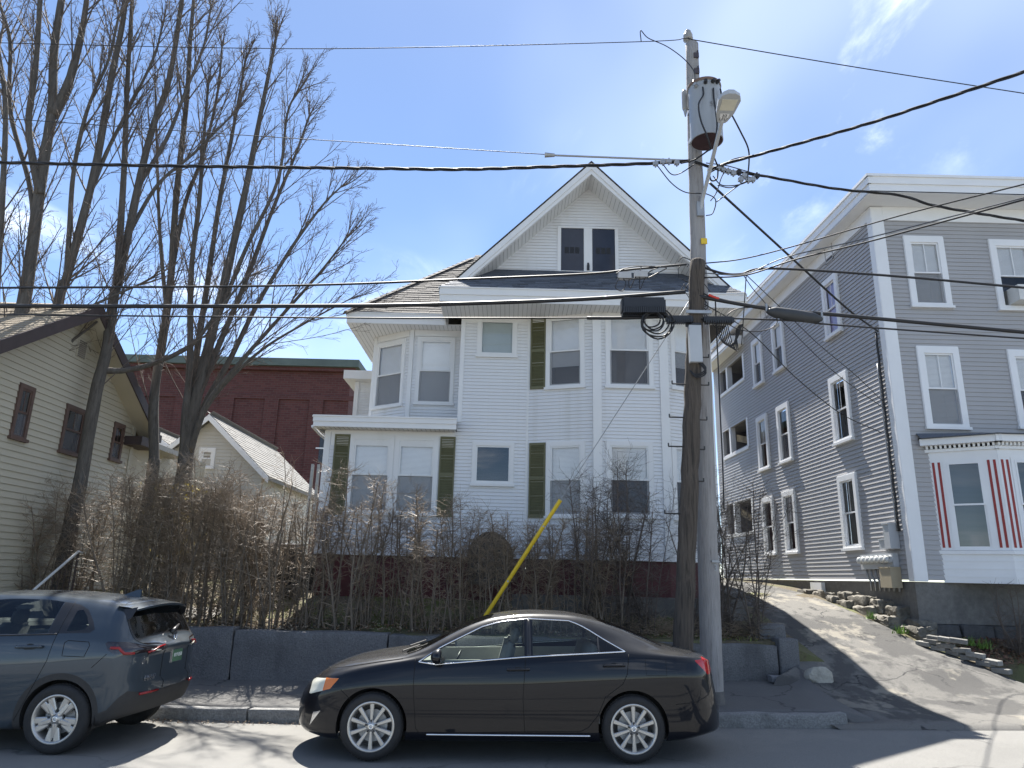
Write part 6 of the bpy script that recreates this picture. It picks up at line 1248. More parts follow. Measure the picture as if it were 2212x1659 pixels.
for s_ in (-1, 1):
    for hx0, hx1, hz in ((2.40, 2.63, .905), (3.44, 3.66, .955)):
        d = res[('front_door' if hx0 < 3 else 'rear_door', s_)]; uv = cb.path(S2([(hx0, hz), (hx1, hz + .005)]), .03, False); P = cb.pos(uv, s_, .028); Q0 = cb.pos([uv[0]], s_, 0)[0]; Q1 = cb.pos([uv[-1]], s_, 0)[0]
        mb = MB(); mb.tube([Q0] + P + [Q1], [.012] + [.016] * len(P) + [.012], 8); o = obj('handle', mb.mesh('handle', CARBLK, True), None); o.parent = d
        c_ = cb.pos([cb.inv('s', (hx0 + hx1) / 2, hz - .005)], s_, .002)[0]; mb = MB(); mb.lathe([(0, -.002 * s_), (.05, -.002 * s_)], 20, 'y', c_); 
        for i, v in enumerate(mb.v): mb.v[i] = (c_.x + (v[0] - c_.x) * 1.0, v[1], c_.z + (v[2] - c_.z) * .72)
        o = obj('handle_cup', mb.mesh('handle_cup', INNER), None); o.parent = d
    # mirror
    bmm = bmesh.new(); bmesh.ops.create_uvsphere(bmm, u_segments=20, v_segments=12, radius=1)
    for v in bmm.verts:
        x, y, z = v.co; v.co = Vector((x * .085 * (1 if x < 0 else .45) + 1.66, y * .10 + .985, z * .085 * (1 if z > 0 else .8) + 1.035)); v.co.y *= s_
    me = bpy.data.meshes.new('mirror'); bmm.to_mesh(me); bmm.free(); me.materials.append(CARBLK); me.polygons.foreach_set('use_smooth', [True] * len(me.polygons)); o = bpy.data.objects.new('mirror', me); C.objects.link(o); o.parent = sd_root
    mb = MB(); mb.hexa([(1.60, .83 * s_, .985), (1.72, .83 * s_, .985), (1.70, .95 * s_, .99), (1.62, .95 * s_, .99), (1.61, .83 * s_, 1.02), (1.71, .83 * s_, 1.02), (1.69, .95 * s_, 1.03), (1.63, .95 * s_, 1.03)]); o2 = obj('mirror_stalk', fixn(mb.mesh('mirror_stalk', BLACKG)), None); o2.parent = o
    for cx in (WXF, WXR): wheel(sd_root, cx, .895 * s_, WR_, .236, .215, s_, 10)
for cx in (WXF, WXR): well(sd_root, cb, cx, WR_ + .005, .375, .908)
common_inside(sd_root, cb, 0, .26, 1.30, (2.05, 3.0), .87)
mb = MB(); mb.prism([(2.05, -.42, 1.4075 - .012), (2.55, -.42, 1.466), (2.55, .42, 1.466), (2.05, .42, 1.3955)], (0, 0, .004)); 
for k in (-.45, .2): mb = MB(); mb.tube([(1.20, k, 1.045), (1.36, k + .3, 1.085)], .009, 6); o = obj('wiper', mb.mesh('wiper', BLACKG), None); o.parent = sd_root
mb = MB(); mb.box(4.70, 4.74, -.26, .26, .80, .93); o = obj('plate_recess', mb.mesh('plate_recess', BLACKG), None); o.parent = sd_root
sd_root.location = (SX0, 9.09, road_z(-1.4) - .002); sd_root.rotation_euler = (0, -math.atan2(road_z(1.38) - road_z(-1.4), 2.777), 0)
# ---- slate blue crossover
hv = thing('blue_grey_suv', 'slate blue-grey compact SUV cut off at the left edge of the street', 'car', (-8.29, 9.05, 0)); hv['drv'] = -1
hb = CarBody(4.57, .895,
    top=[(0, .78), (.06, .85), (.2, .93), (.5, 1.0), (.9, 1.06), (1.12, 1.10), (1.4, 1.24), (1.8, 1.445), (2.15, 1.565), (2.6, 1.615), (3.1, 1.618), (3.6, 1.592), (4.0, 1.548), (4.12, 1.53), (4.18, 1.46), (4.28, 1.325), (4.38, 1.19), (4.43, 1.135), (4.50, 1.10), (4.57, 1.06)],
    belt=[(0, .72), (.2, .86), (.5, .94), (1.1, 1.04), (1.5, 1.09), (2.7, 1.145), (3.5, 1.175), (3.9, 1.185), (4.2, 1.165), (4.4, 1.10), (4.57, 1.03)],
    bot=[(0, .27), (.3, .25), (.6, .22), (1.4, .215), (3.2, .215), (4.0, .26), (4.3, .33), (4.57, .38)],
    rail=[(0, .75), (.5, .97), (1.0, 1.06), (1.4, 1.19), (1.8, 1.375), (2.15, 1.49), (2.6, 1.545), (3.1, 1.545), (3.6, 1.51), (4.0, 1.455), (4.12, 1.42), (4.22, 1.30), (4.38, 1.135), (4.57, 1.045)],
    wr=[(0, .58), (.5, .68), (1.1, .72), (1.5, .69), (2.0, .61), (2.5, .575), (3.2, .575), (3.8, .605), (4.12, .655), (4.3, .73), (4.4, .76), (4.57, .72)],
    crease=[(0, .62), (.6, .72), (2.2, .76), (3.4, .85), (4.2, .93), (4.57, .90)],
    fa=(.8, 2.6, .5), ra=(.50, 2.8, .40), fsh=[(.2, .05), (.5, .0), (.8, .06), (1.0, .10)], rsh=[(.3, -.10), (.42, -.03), (.55, .02), (.68, .03), (.72, -.02), (.95, -.02), (1.04, .01), (1.12, -.03), (1.3, -.0)], tuck=.06, shift=.11)
hb.both = {'body', 'windshield', 'rear_glass', 'rear_glass_frame', 'front_bumper_cladding', 'rear_bumper_cladding', 'hatch_recess'}
HF, HR_, HW = .985, 3.645, .345
HX = -8.475
def hpx(l, Y=8.22): return [(aY(.33333 * x, 1106 + .33333 * y, Y).x - HX, aY(.33333 * x, 1106 + .33333 * y, Y).z - .02) for x, y in l]
hz_t = [(1.55, 1.16), (1.8, 1.30), (2.1, 1.43), (2.4, 1.50), (2.8, 1.535), (3.2, 1.53), (3.5, 1.495)]; hz_b = [(1.55, 1.115), (2.7, 1.165), (3.5, 1.195), (3.9, 1.21)]
def hwin(x0, x1, n=8):
    xs_ = [x0 + (x1 - x0) * k / n for k in range(n + 1)]; return S2([(x, interp(x, hz_b)) for x in xs_] + [(x, max(interp(x, hz_t), interp(x, hz_b) + .01)) for x in xs_[::-1]])
qgl = [(3.56, 1.215), (3.56, 1.425), (3.62, 1.435), (3.70, 1.37), (3.77, 1.28), (3.74, 1.235)]; qfr = [(3.475, 1.19), (3.475, 1.50), (3.56, 1.485), (3.68, 1.435), (3.80, 1.32), (3.86, 1.24), (3.82, 1.205)]
tls = hb.path(S2([(4.05, 1.11), (4.08, 1.125), (4.30, 1.12)]), .03, False) + [(4.545, .545), (4.556, .54), (4.556, .505), (4.545, .468)] + hb.path(S2([(4.36, .98), (4.22, .985), (4.10, 1.04), (4.05, 1.10)]), .03, False)
tl2 = [(4.545, .545), (4.566, .54), (4.566, .51), (4.545, .47)]
clr = []
def cl_arch(cx):
    r = .46; zb_ = float(hb.bot(cx)); return [hb.inv('s', cx + r * math.cos(a), max(zb_, HW + r * math.sin(a) * .99)) for a in [math.pi - i * math.pi / 26 for i in range(27)]]
def archp(cx): A = cl_arch(cx); return [(A[0][0], 0.)] + A + [(A[-1][0], 0.)]
bump = [(4.06, 0.0)] + [hb.inv('s', 4.06, .40), hb.inv('s', 4.2, .44), hb.inv('s', 4.32, .56), hb.inv('s', 4.40, .62)] + [(4.52, .205), (4.57, .215), (4.57, 0.0)]
sill = [(HF + .3, 0.0), (HF + .3, .055), (HR_ - .3, .055), (HR_ - .3, 0.0)]
fb = [(0, 0.0), (0, .12), (.3, .10), (.62, .08), (.62, 0.0)]
rgf = hb.path([('p', 4.125, .9999), ('p', 4.125, .768), ('p', 4.40, .768), ('p', 4.405, .9999)], .05); rgi = hb.path([('p', 4.15, .9999), ('p', 4.16, .79), ('p', 4.36, .785), ('p', 4.39, .83), ('p', 4.39, .9999)], .05)
hwsc = hb.path([('p', 1.14, .9999), ('p', 1.12, .93), ('p', 1.2, .805), ('p', 2.0, .805), ('p', 2.1, .86), ('p', 2.12, .9999)], .05)
hd1 = [(1.34, .98), (1.36, .42), (1.42, .32), (2.52, .32), (2.50, .8), (2.50, 1.515)] + [(x, interp(x, hz_t) + .022) for x in (2.3, 2.0, 1.75, 1.5)]
hd2 = [(2.52, .32), (3.20, .32), (3.28, .50), (3.38, .74), (3.45, .92), (3.475, 1.19), (3.475, 1.515)] + [(x, interp(x, hz_t) + .022) for x in (3.2, 2.9, 2.6)] + [(2.50, 1.515), (2.50, .8)]
rec = [(4.553, .31), (4.553, .455), (4.5699, .46), (4.5699, .31)]
fhl = [(.02, .50), (.05, .56), (.30, .535), (.42, .52), (.30, .47), (.1, .46)]
regs = [(None, arch(hb, HF, HW + .005, .385)), (None, arch(hb, HR_, HW + .005, .385)), ('front_arch_cladding', archp(HF)), ('rear_arch_cladding', archp(HR_)), ('rear_bumper_cladding', bump), ('front_bumper_cladding', fb), ('sill_cladding', sill),
        ('front_window', hb.path(hwin(1.62, 2.44), .03)), ('rear_window', hb.path(hwin(2.54, 3.36), .03)), ('window_frame', hb.path(hwin(3.365, 3.47, 3), .03)), ('quarter_window', hb.path(S2(qgl), .03)), ('quarter_frame', hb.path(S2(qfr), .03)), ('tail_light', tls), ('rear_glass', rgi), ('rear_glass_frame', rgf), ('windshield', hwsc), ('headlight', fhl), ('front_door', hb.path(S2(hd1), .03)), ('rear_door', hb.path(S2(hd2), .03))]
HM = {'front_arch_cladding': PLAST, 'rear_arch_cladding': PLAST, 'front_bumper_cladding': PLAST, 'rear_bumper_cladding': PLAST, 'sill_cladding': PLAST, 'front_window': CGLASSD, 'rear_window': CGLASSD, 'window_frame': BLACKG, 'quarter_window': CGLASSD, 'quarter_frame': BLACKG, 'tail_light': LENSD, 'rear_glass': CGLASSD, 'rear_glass_frame': BLACKG, 'windshield': CGLASS, 'headlight': LENSW, 'front_door': CARBLU, 'rear_door': CARBLU, 'body': CARBLU, 'hatch_recess': CARBLU}
res = hb.build(regs, lambda k, s_: (k, HM[k], hv))
for s_ in (-1, 1):
    for k, d in (('front_window', 'front_door'), ('rear_window', 'rear_door')): res[(k, s_)].parent = res[(d, s_)]
seam(hb, S2(hd1[:6]), hv, r=.003); seam(hb, S2(hd2[1:7]), hv, r=.003); seam(hb, S2([(1.5, 1.10), (2.7, 1.15), (3.47, 1.185)]), hv, 'belt_trim', .009, m=BLACKG, off=.002)
seam(hb, S2([(3.59, 1.10), (3.60, .97), (3.84, .965), (3.87, 1.08), (3.85, 1.115), (3.62, 1.125)]), hv, 'fuel_door_gap', .0035, True, sides=(-1,))
seam(hb, [('p', 4.555, .215), ('p', 4.556, .46)], hv, 'hatch_gap', .005); seam(hb, [('p', 4.555, .545), ('p', 4.48, .62), ('p', 4.40, .74), ('p', 4.2, .765), ('p', 4.12, .775)], hv, 'hatch_gap', .004); seam(hb, [('p', 4.05, .775), ('p', 4.02, .88), ('p', 4.02, .999)], hv, 'roof_gap', .003)
seam(hb, [('s', 3.94, .86), ('s', 4.10, 1.0)], hv, r=.003)
# light bar pieces inside the tail lamp, inner lamp on the hatch, plate, badge
for s_ in (-1, 1):
    P = hb.pos(hb.path(S2([(4.13, 1.06), (4.24, 1.06), (4.31, 1.005), (4.40, 1.0)]), .03, False), s_, .003); mb = MB(); mb.tube(P, .016, 6); o = obj('red_light_bar', mb.mesh('red_light_bar', LENSR2, True), None); o.parent = res[('tail_light', s_)]
    P = hb.pos([(4.50, .478), (4.53, .476), (4.545, .476)], s_, .002); mb = MB(); mb.tube(P, .010, 6); o = obj('reverse_light', mb.mesh('reverse_light', LENSW, True), None); o.parent = res[('tail_light', s_)]
def rearx(y, z): u, v = hb.inv('r', abs(y), z); return float(hb.S(np.array([u]), np.array([v]))[0, 0])
for s_ in (-1, 1):
    P = [Vector((rearx(y, z) + .006, y * s_, z)) for y, z in ((.63, 1.10), (.40, 1.085), (.30, 1.055), (.36, 1.01), (.60, .97))]; mb = MB(); mb.prism(P, (.012, 0, 0)); o = obj('inner_tail_light', fixn(mb.mesh('inner_tail_light', LENSD)), None); o.parent = hv
    P = [Vector((rearx(y, z) + .020, y * s_, z)) for y, z in ((.62, 1.0), (.55, 1.01), (.48, 1.045), (.36, 1.06))]; mb = MB(); mb.tube(P, .010, 6); o2 = obj('red_light_bar', mb.mesh('red_light_bar', LENSR2, True), None); o2.parent = o
    P = [Vector((rearx(.66 - .26 * k, .58) + .004, (.66 - .26 * k) * s_, .575 + .01 * k)) for k in (0, .5, 1)]; mb = MB(); mb.tube(P, .014, 6); o = obj('rear_reflector', mb.mesh('rear_reflector', LENSR2, True), None); o.parent = hv
px_ = rearx(0, .92); mb = MB(); mb.box(px_ + .004, px_ + .018, -.115, .115, .85, .98); o = obj('licence_plate', mb.mesh('licence_plate', mat('plate_green', (.07, .15, .085), .5, .2, 6)), None); o.parent = hv; plate = o
mb = MB(); mb.box(px_ + .001, px_ + .012, -.125, .125, .84, .99); o = obj('plate_frame', mb.mesh('plate_frame', CHROME), None); o.parent = plate
t_ = text('plate_text', '819 B58', (0, 0, 0), .06, (0, 0, 0), GTRIM, None, .001); t_.matrix_parent_inverse = Matrix.Identity(4); t_.parent = plate; t_.location = (px_ + .0195, 0, .92); t_.rotation_euler = (R(90), 0, R(90))
for b_, y0_, z0_, sz in (('HR-V', -.52, .725, .085),):
    t_ = text('model_lettering', b_, (0, 0, 0), sz, (0, 0, 0), CHROME, None, .004); t_.parent = hv; t_.location = (rearx(abs(y0_), z0_) + .012, y0_, z0_); t_.rotation_euler = (R(90), 0, R(90 - 9))
cx_, cz_ = rearx(0, 1.095), 1.095; mb = MB()
for y0_ in (-.03, .03): mb.tube([(cx_ + .012, y0_ * 1.25, cz_ + .045), (cx_ + .014, y0_ * .8, cz_), (cx_ + .016, y0_ * .75, cz_ - .045)], .006, 6)
mb.tube([(cx_ + .014, -.026, cz_), (cx_ + .014, .026, cz_)], .006, 6); o = obj('hatch_emblem', mb.mesh('hatch_emblem', CHROME, True), None); o.parent = hv
# spoiler, fin, wiper
Wt = .665; mb = MB(); mb.hexa([(3.98, -Wt, 1.475), (4.26, -Wt + .06, 1.475), (4.26, Wt - .06, 1.475), (3.98, Wt, 1.475), (3.98, -Wt + .02, 1.495), (4.28, -Wt + .08, 1.50), (4.28, Wt - .08, 1.50), (3.98, Wt - .02, 1.495)])
sp = MB(); n_ = 12
for i in range(n_ + 1):
    y = -Wt + 2 * Wt * i / n_; k = 1 - (abs(y) / Wt) ** 3; ztop = 1.49 + .05 * (1 - (y / Wt) ** 2); zr_ = ztop - .012
    sp.v += [(3.99, y * .98, ztop - .005), (4.14, y, ztop + .004 - .02), (4.22 + .06 * k, y * .95, zr_ - .028), (4.22 + .06 * k, y * .95, zr_ - .05), (4.10, y * .97, zr_ - .085)]
for i in range(n_):
    for j in range(4): a = i * 5 + j; sp.f.append((a, a + 1, a + 6, a + 5))
o = obj('spoiler', fixn(sp.mesh('spoiler', CARBLU, True)), None); o.location.x = .09; o.data.set_sharp_from_angle(angle=R(45)); o.parent = hv
for s_ in (-1, 1): mb = MB(); mb.prism([(4.10, .645 * s_, 1.45), (4.24, .625 * s_, 1.475), (4.21, .675 * s_, 1.36), (4.16, .69 * s_, 1.33)], (0, .012 * s_, 0)); o = obj('spoiler_wing', fixn(mb.mesh('spoiler_wing', BLACKG)), None); o.location.x = .08; o.parent = hv
mb = MB(); mb.hexa([(3.70, -.035, 1.575), (3.92, -.03, 1.555), (3.92, .03, 1.555), (3.70, .035, 1.575), (3.86, -.008, 1.645), (3.91, -.006, 1.65), (3.91, .006, 1.65), (3.86, .008, 1.645)]); o = obj('shark_fin_antenna', fixn(mb.mesh('shark_fin_antenna', CARBLU)), None); o.location.x = .11; o.parent = hv
mb = MB(); mb.tube([(4.45, .0, 1.16), (4.47, .02, 1.19), (4.40, .30, 1.24)], [.03, .026, .01], 8); o = obj('rear_wiper', mb.mesh('rear_wiper', BLACKG, True), None); o.parent = hv
for s_ in (-1, 1):
    d = res[('rear_door', s_)]; uv = hb.path(S2([(3.10, 1.045), (3.36, 1.055)]), .03, False); P = hb.pos(uv, s_, .026); Q = hb.pos([uv[0], uv[-1]], s_, 0); mb = MB(); mb.tube([Q[0]] + P + [Q[1]], [.012] + [.017] * len(P) + [.012], 8); o = obj('handle', mb.mesh('handle', CARBLU, True), None); o.parent = d
    c_ = hb.pos([hb.inv('s', 3.23, 1.03)], s_, .003)[0]; mb = MB(); mb.lathe([(0, -.002 * s_), (.055, -.002 * s_)], 20, 'y', c_); o = obj('handle_cup', mb.mesh('handle_cup', INNER), None); o.parent = d
    d = res[('front_door', s_)]; uv = hb.path(S2([(2.05, 1.02), (2.30, 1.03)]), .03, False); P = hb.pos(uv, s_, .026); mb = MB(); mb.tube(P, .016, 8); o = obj('handle', mb.mesh('handle', CARBLU, True), None); o.parent = d
    bmm = bmesh.new(); bmesh.ops.create_uvsphere(bmm, u_segments=16, v_segments=10, radius=1)
    for v in bmm.verts: x, y, z = v.co; v.co = Vector((x * .08 + 1.62, (y * .10 + .99) * s_, z * .085 + 1.15))
    me = bpy.data.meshes.new('mirror'); bmm.to_mesh(me); bmm.free(); me.materials.append(CARBLU); me.polygons.foreach_set('use_smooth', [True] * len(me.polygons)); o = bpy.data.objects.new('mirror', me); C.objects.link(o); o.parent = hv
    for cx in (HF, HR_): wheel(hv, cx + .11, .885 * s_, HW, .232, .215, s_, 5)
for cx in (HF, HR_): well(hv, hb, cx + .11, HW + .005, .385, .895)
common_inside(hv, hb, 0, .32, 1.25, (1.95, 2.85), .85)
mb = MB(); mb.box(3.55, 4.15, -.5, .5, .95, .99); o = obj('parcel_shelf', mb.mesh('parcel_shelf', SEATM), None); o.parent = hv
hv.location = (HX, 9.06, .0)
# ------------------------------------------------------------------ trees, hedge, shrubs, litter
BARK = mat('grey_bark', (.108, .096, .082), .95, .35, 5, 1.3, 22, stretch=(4, 4, .7), stain=[((.17, .165, .15), 2.5, .55, .72, (2, 2, .5), .6), ((.03, .028, .025), 6, .55, .7, (5, 5, .5), .7)])
TWIG = mat('brown_twig', (.115, .092, .076), .8, .3, 5); HTWIG = mat('hedge_twig', (.25, .19, .13), .5, .35, 7, spec=.6); HSTEM = mat('hedge_stem', (.16, .128, .096), .85, .35, 14, .5, 50, stretch=(3, 3, .6))
def rv(rng, s=1): return Vector((rng.gauss(0, s), rng.gauss(0, s), rng.gauss(0, s)))
def grow(mb, rng, p, d, L, r0, r1, seg, wob, up, sides, out=None):
    """wiggly tapering branch; returns its points"""
    P = [Vector(p)]; d = d.normalized(); st = L / seg
    for i in range(seg):
        d = (d + rv(rng, wob) + Vector((0, 0, up))).normalized(); P.append(P[-1] + d * st)
    mb.tube(P, [r0 + (r1 - r0) * i / seg for i in range(seg + 1)], sides, False); return P
def twigs_on(mb, rng, P, r, L1, n, ang, up, level, cfg):
    m = len(P) - 1
    for k in range(n):
        t = (cfg.get('t0', .2) if level == 0 else .12) + (1 - (cfg.get('t0', .2) if level == 0 else .12)) * (k + rng.random()) / n; f = min(t * m, m - 1e-4); i = int(f); q = P[i].lerp(P[i + 1], f - i); d = (P[i + 1] - P[i]).normalized()
        s_ = d.cross(rv(rng)).normalized(); a = rng.uniform(*ang); nd = d * math.cos(a) + s_ * math.sin(a); L = L1 * rng.uniform(.55, 1.15) * (1 - .45 * t)
        rr = max(cfg['rmin'], r * (1 - .7 * t) * .6)
        seg, sides = ((5, 4), (4, 3), (3, 3))[min(level, 2)]
        B = grow(mb, rng, q, nd, L, rr, max(cfg['rmin'] * .7, rr * .35), seg, cfg['wob'], up, sides)
        if level + 1 < cfg['levels']: twigs_on(mb, rng, B, rr, L1 * cfg['sh'][level], cfg['num'][level], ang, up, level + 1, cfg)
def tree(label, stems, Y, seed, rbase, cfg=None, ysp=.35, name='bare_tree', dens=1.0):
    rng = random.Random(seed); cfg = cfg or dict(rmin=.0042, wob=.07, levels=3, sh=(.42, .42), num=(7, 4), t0=.25); root = None; crown = MB()
    for si, st in enumerate(stems):
        pts, ra, rb, y0, y1 = st; n = len(pts); P = [aY(x, y, y0 + (y1 - y0) * i / (n - 1)) for i, (x, y) in enumerate(pts)]
        if si == 0 or P[0].z < 3.0 or pts[0][1] > 980:
            g = gz(P[0].x, P[0].y); 
            if P[0].z > g: P = [Vector((P[0].x + (P[0].x - P[1].x) * .25, P[0].y, g - .15)), ] + P
        if root is None: root = thing(name, label, 'tree', (P[0].x, P[0].y, P[0].z), 'bare trees beside the cream house')
        Q = catmull(P, 6); tot = len(Q); mb = MB(); rad = [max(rb, ra + (rb - ra) * (i / (tot - 1)) ** .85) * (1 + rng.uniform(-.05, .05)) for i in range(tot)]
        if si == 0: rad[0] *= 1.25
        mb.tube(Q, rad, 12); obj('trunk' if si == 0 else 'limb', mb, BARK, root, smooth=True)
        Ls = sum((b - a).length for a, b in zip(Q, Q[1:])); nb = int(Ls * 2.6 * dens)
        m = len(Q) - 1
        for k in range(nb):
            t = .30 + .70 * (k + rng.random()) / nb; f = min(t * m, m - 1e-4); i = int(f); q = Q[i].lerp(Q[i + 1], f - i); d = (Q[i + 1] - Q[i]).normalized(); s_ = d.cross(rv(rng)).normalized(); s_.y *= .8; a = rng.uniform(.25, .65)
            nd = d * math.cos(a) + s_ * math.sin(a); L = rng.uniform(1.0, 2.7) * (1.15 - .6 * t); rr = min(rad[i] * .5, rng.uniform(.010, .020))
            B = grow(crown, rng, q, nd, L, rr, .006, 8, .022, .035, 4); twigs_on(crown, rng, B, rr, L * .36, cfg['num'][0], (.4, .8), .02, 1, cfg)
        tip = Q[-1]; d = (Q[-1] - Q[-3]).normalized()
        for k in range(3): B = grow(crown, rng, tip, d + rv(rng, .25), .9, rb, .005, 7, .05, .03, 4); twigs_on(crown, rng, B, rb, .5, 6, (.35, .8), .02, 1, cfg)
    obj('crown', crown, TWIG, root, smooth=True, fix=False); return root
tree('thick grey-barked bare tree at the left edge, forking high above the wires', [
    ([(-8, 1060), (0, 990), (22, 850), (45, 690), (62, 590), (92, 367), (112, 240), (117, 110), (136, -20)], .185, .065, 12.35, 12.6),
    ([(112, 250), (147, 183), (176, 73), (190, -20)], .11, .045, 12.55, 12.75), ([(86, 420), (70, 340), (62, 257), (77, 147), (88, -20)], .08, .045, 12.45, 12.2),
    ([(74, 480), (62, 390), (22, 238), (22, 92), (0, 10)], .055, .032, 12.45, 12.8), ([(40, 760), (70, 720), (140, 690), (210, 655), (300, 615)], .045, .02, 12.4, 13.2), ([(10, 900), (-10, 700), (2, 480), (12, 240), (-4, 100)], .08, .035, 12.35, 12.0)], 13.5, 1, .2)
tree('second bare tree from the left, leaning right before the cream house', [
    ([(40, 1085), (52, 1040), (103, 777), (133, 623), (147, 590), (205, 367), (238, 183), (264, 55), (275, -30)], .135, .045, 12.75, 13.0),
    ([(143, 600), (150, 500), (158, 380), (178, 275), (202, 202), (235, 128), (255, 40)], .055, .022, 12.9, 12.5), ([(110, 770), (150, 740), (215, 690), (262, 640)], .033, .014, 12.8, 13.5), ([(190, 430), (230, 330), (270, 250), (330, 130), (350, 60)], .047, .02, 12.9, 13.6)], 13.8, 2, .15)
tree('third bare tree from the left with a long limb reaching right', [
    ([(160, 1100), (172, 1050), (207, 850), (230, 757), (247, 633), (257, 601), (304, 378), (330, 275), (367, 165), (396, -20)], .148, .048, 13.4, 13.7),
    ([(252, 615), (268, 367), (275, 183), (287, -20)], .075, .038, 13.5, 13.1), ([(222, 800), (270, 800), (337, 783), (417, 743), (467, 677), (530, 600)], .07, .02, 13.5, 14.3), ([(270, 520), (340, 400), (420, 330), (500, 250)], .047, .02, 13.6, 14.4), ([(300, 400), (360, 300), (400, 200), (440, 100), (455, 20)], .05, .02, 13.6, 14.1)], 14.4, 3, .16)
tree('slim straight bare tree between the cream house and the garage', [
    ([(331, 1010), (333, 990), (333, 857), (353, 723), (370, 590), (381, 422), (403, 220), (411, 90), (420, -20)], .135, .04, 15.2, 15.2),
    ([(370, 590), (400, 440), (440, 330), (470, 200), (480, 100)], .06, .022, 15.2, 15.7), ([(360, 680), (345, 500), (340, 350), (335, 180)], .05, .02, 15.2, 14.8)], 15.2, 4, .14)
tree('multi-stemmed bare tree fanning out left of the white house', [
    ([(398, 1020), (402, 1000), (417, 890), (457, 723), (490, 590), (532, 403), (561, 257), (587, 128), (597, 80)], .19, .028, 15.3, 15.5),
    ([(392, 1015), (400, 900), (410, 790), (413, 590), (430, 440), (440, 300), (450, 180)], .11, .03, 15.3, 15.0), ([(404, 990), (425, 870), (475, 740), (530, 610), (590, 450), (640, 330), (668, 250)], .11, .022, 15.3, 15.9),
    ([(408, 980), (440, 880), (500, 770), (560, 650), (640, 520), (700, 440), (735, 405)], .09, .018, 15.4, 16.3), ([(408, 980), (450, 870), (530, 770), (610, 680), (690, 590), (748, 515)], .075, .016, 15.3, 14.6),
    ([(398, 1000), (420, 800), (450, 600), (475, 430), (500, 300), (520, 190), (530, 130)], .10, .024, 15.4, 15.9), ([(412, 960), (460, 860), (560, 760), (670, 692), (748, 650)], .06, .014, 15.4, 16.2), ([(470, 690), (530, 540), (600, 390), (620, 250), (640, 200)], .06, .018, 15.4, 14.9)], 15.4, 5, .19)
# far bare tree in the gap beside the grey house
farcfg = dict(rmin=.02, wob=.08, levels=3, sh=(.45, .45), num=(7, 4), t0=.2)
rt = tree('small distant bare tree in the gap between the poles and grey house', [([(1585, 800), (1584, 760), (1586, 720), (1582, 690)], .16, .05, 42, 42), ([(1586, 770), (1600, 720), (1610, 680)], .10, .04, 42, 42), ([(1584, 760), (1570, 715), (1562, 680)], .10, .04, 42, 42)], 42, 9, .3, farcfg, dens=.8)
# ---- hedge: separate leafless shrubs rooted behind the wall
def shrub(label, x, y, H, nst, spread, seed, group=None, name='bare_shrub', dens=1.0, r=.014, bare=.35, fan=.10, tall=0, m=None, mats=None, tw=(.16, .42)):
    rng = random.Random(seed); z = gz(x, y); root = thing(name, label, 'shrub', (x, y, z), group); mb2 = MB(); cfg = dict(rmin=.0024, wob=.16, levels=3, sh=(.6, .5), num=(4, 3), t0=.1)
    for k in range(nst):
        bx, by = x + rng.uniform(-spread, spread), y + rng.uniform(-.16, .16); h = H * rng.uniform(.72, 1.0) + (rng.uniform(.2, tall) if tall and rng.random() < .3 else 0); rr = r * rng.uniform(.6, 1.5)
        d = Vector((rng.gauss(0, fan), rng.gauss(0, fan), 1)).normalized(); mb = MB(); P = grow(mb, rng, (bx, by, gz(bx, by) - .05), d, h, rr, rr * .35, 9, .055, .02, 5)
        obj('stem', mb, (mats or (HSTEM, HTWIG))[0], root, smooth=True, fix=False)
        n = int(32 * dens * h / 2); mm = len(P) - 1
        for j in range(n):
            t = 1 - (1 - bare) * rng.random() ** 1.35 if rng.random() < .70 else rng.uniform(.05, bare); f = min(t * mm, mm - 1e-4); i = int(f); q = P[i].lerp(P[i + 1], f - i); dd = Vector((rng.gauss(0, 1), rng.gauss(0, 1), rng.uniform(-.1, 1.1))).normalized()
            L = rng.uniform(*tw) * (1 if t > bare else .7); rb = max(.0028, rr * (.5 - .3 * t)); B = grow(mb2, rng, q, dd, L, rb, .0018, 4, .16, .05, 3)
            for q2 in range(4): 
                f2 = rng.uniform(.3, 3.9); i2 = int(f2); q3 = B[i2].lerp(B[min(i2 + 1, 4)], f2 - i2); d3 = ((B[min(i2 + 1, 4)] - B[max(0, i2 - 1)]).normalized() + rv(rng, .6)); C3 = grow(mb2, rng, q3, d3, L * rng.uniform(.3, .6), .0024, .0014, 2, .2, .05, 3)
    o = obj('twigs', mb2, (mats or (HSTEM, HTWIG))[1], root, smooth=True, fix=False); o['kind'] = 'stuff'; return root
rng = random.Random(21); x = -6.45; i = 0
while x < 2.15:
    big = x < -3.6; H = (2.6 if x < -5.2 else 2.35) if big else (2.15 if x < -1.6 else 1.92); thin = -4.7 < x < -2.4; shoot = -4.2 < x < -1.4; y = yw(x) + .62 + rng.uniform(-.12, .14)
    shrub('leafless shrub of the tall uncut hedge section above the granite wall' if big else 'leafless shrub of the clipped hedge section before the white house', x, y, H, 11 if big else 10, .26, 200 + i, 'tall hedge shrubs left of the white house' if big else 'clipped hedge shrubs before the white house', dens=1.15 if thin else 2.3 if big else 1.65, r=.017, bare=.38 if big else .52, fan=.09, tall=.8 if shoot else .6 if not big else .35, tw=(.16, .46) if big else (.12, .36)); x += .46 + rng.uniform(-.05, .05); i += 1
    if big and not thin:
        shrub('leafless shrub of the tall uncut hedge section above the granite wall', x - .2, y + .55, H * .95, 7, .3, 300 + i, 'tall hedge shrubs left of the white house', dens=2.3, r=.014, bare=.3, fan=.10, tw=(.18, .5))
x = -11.2
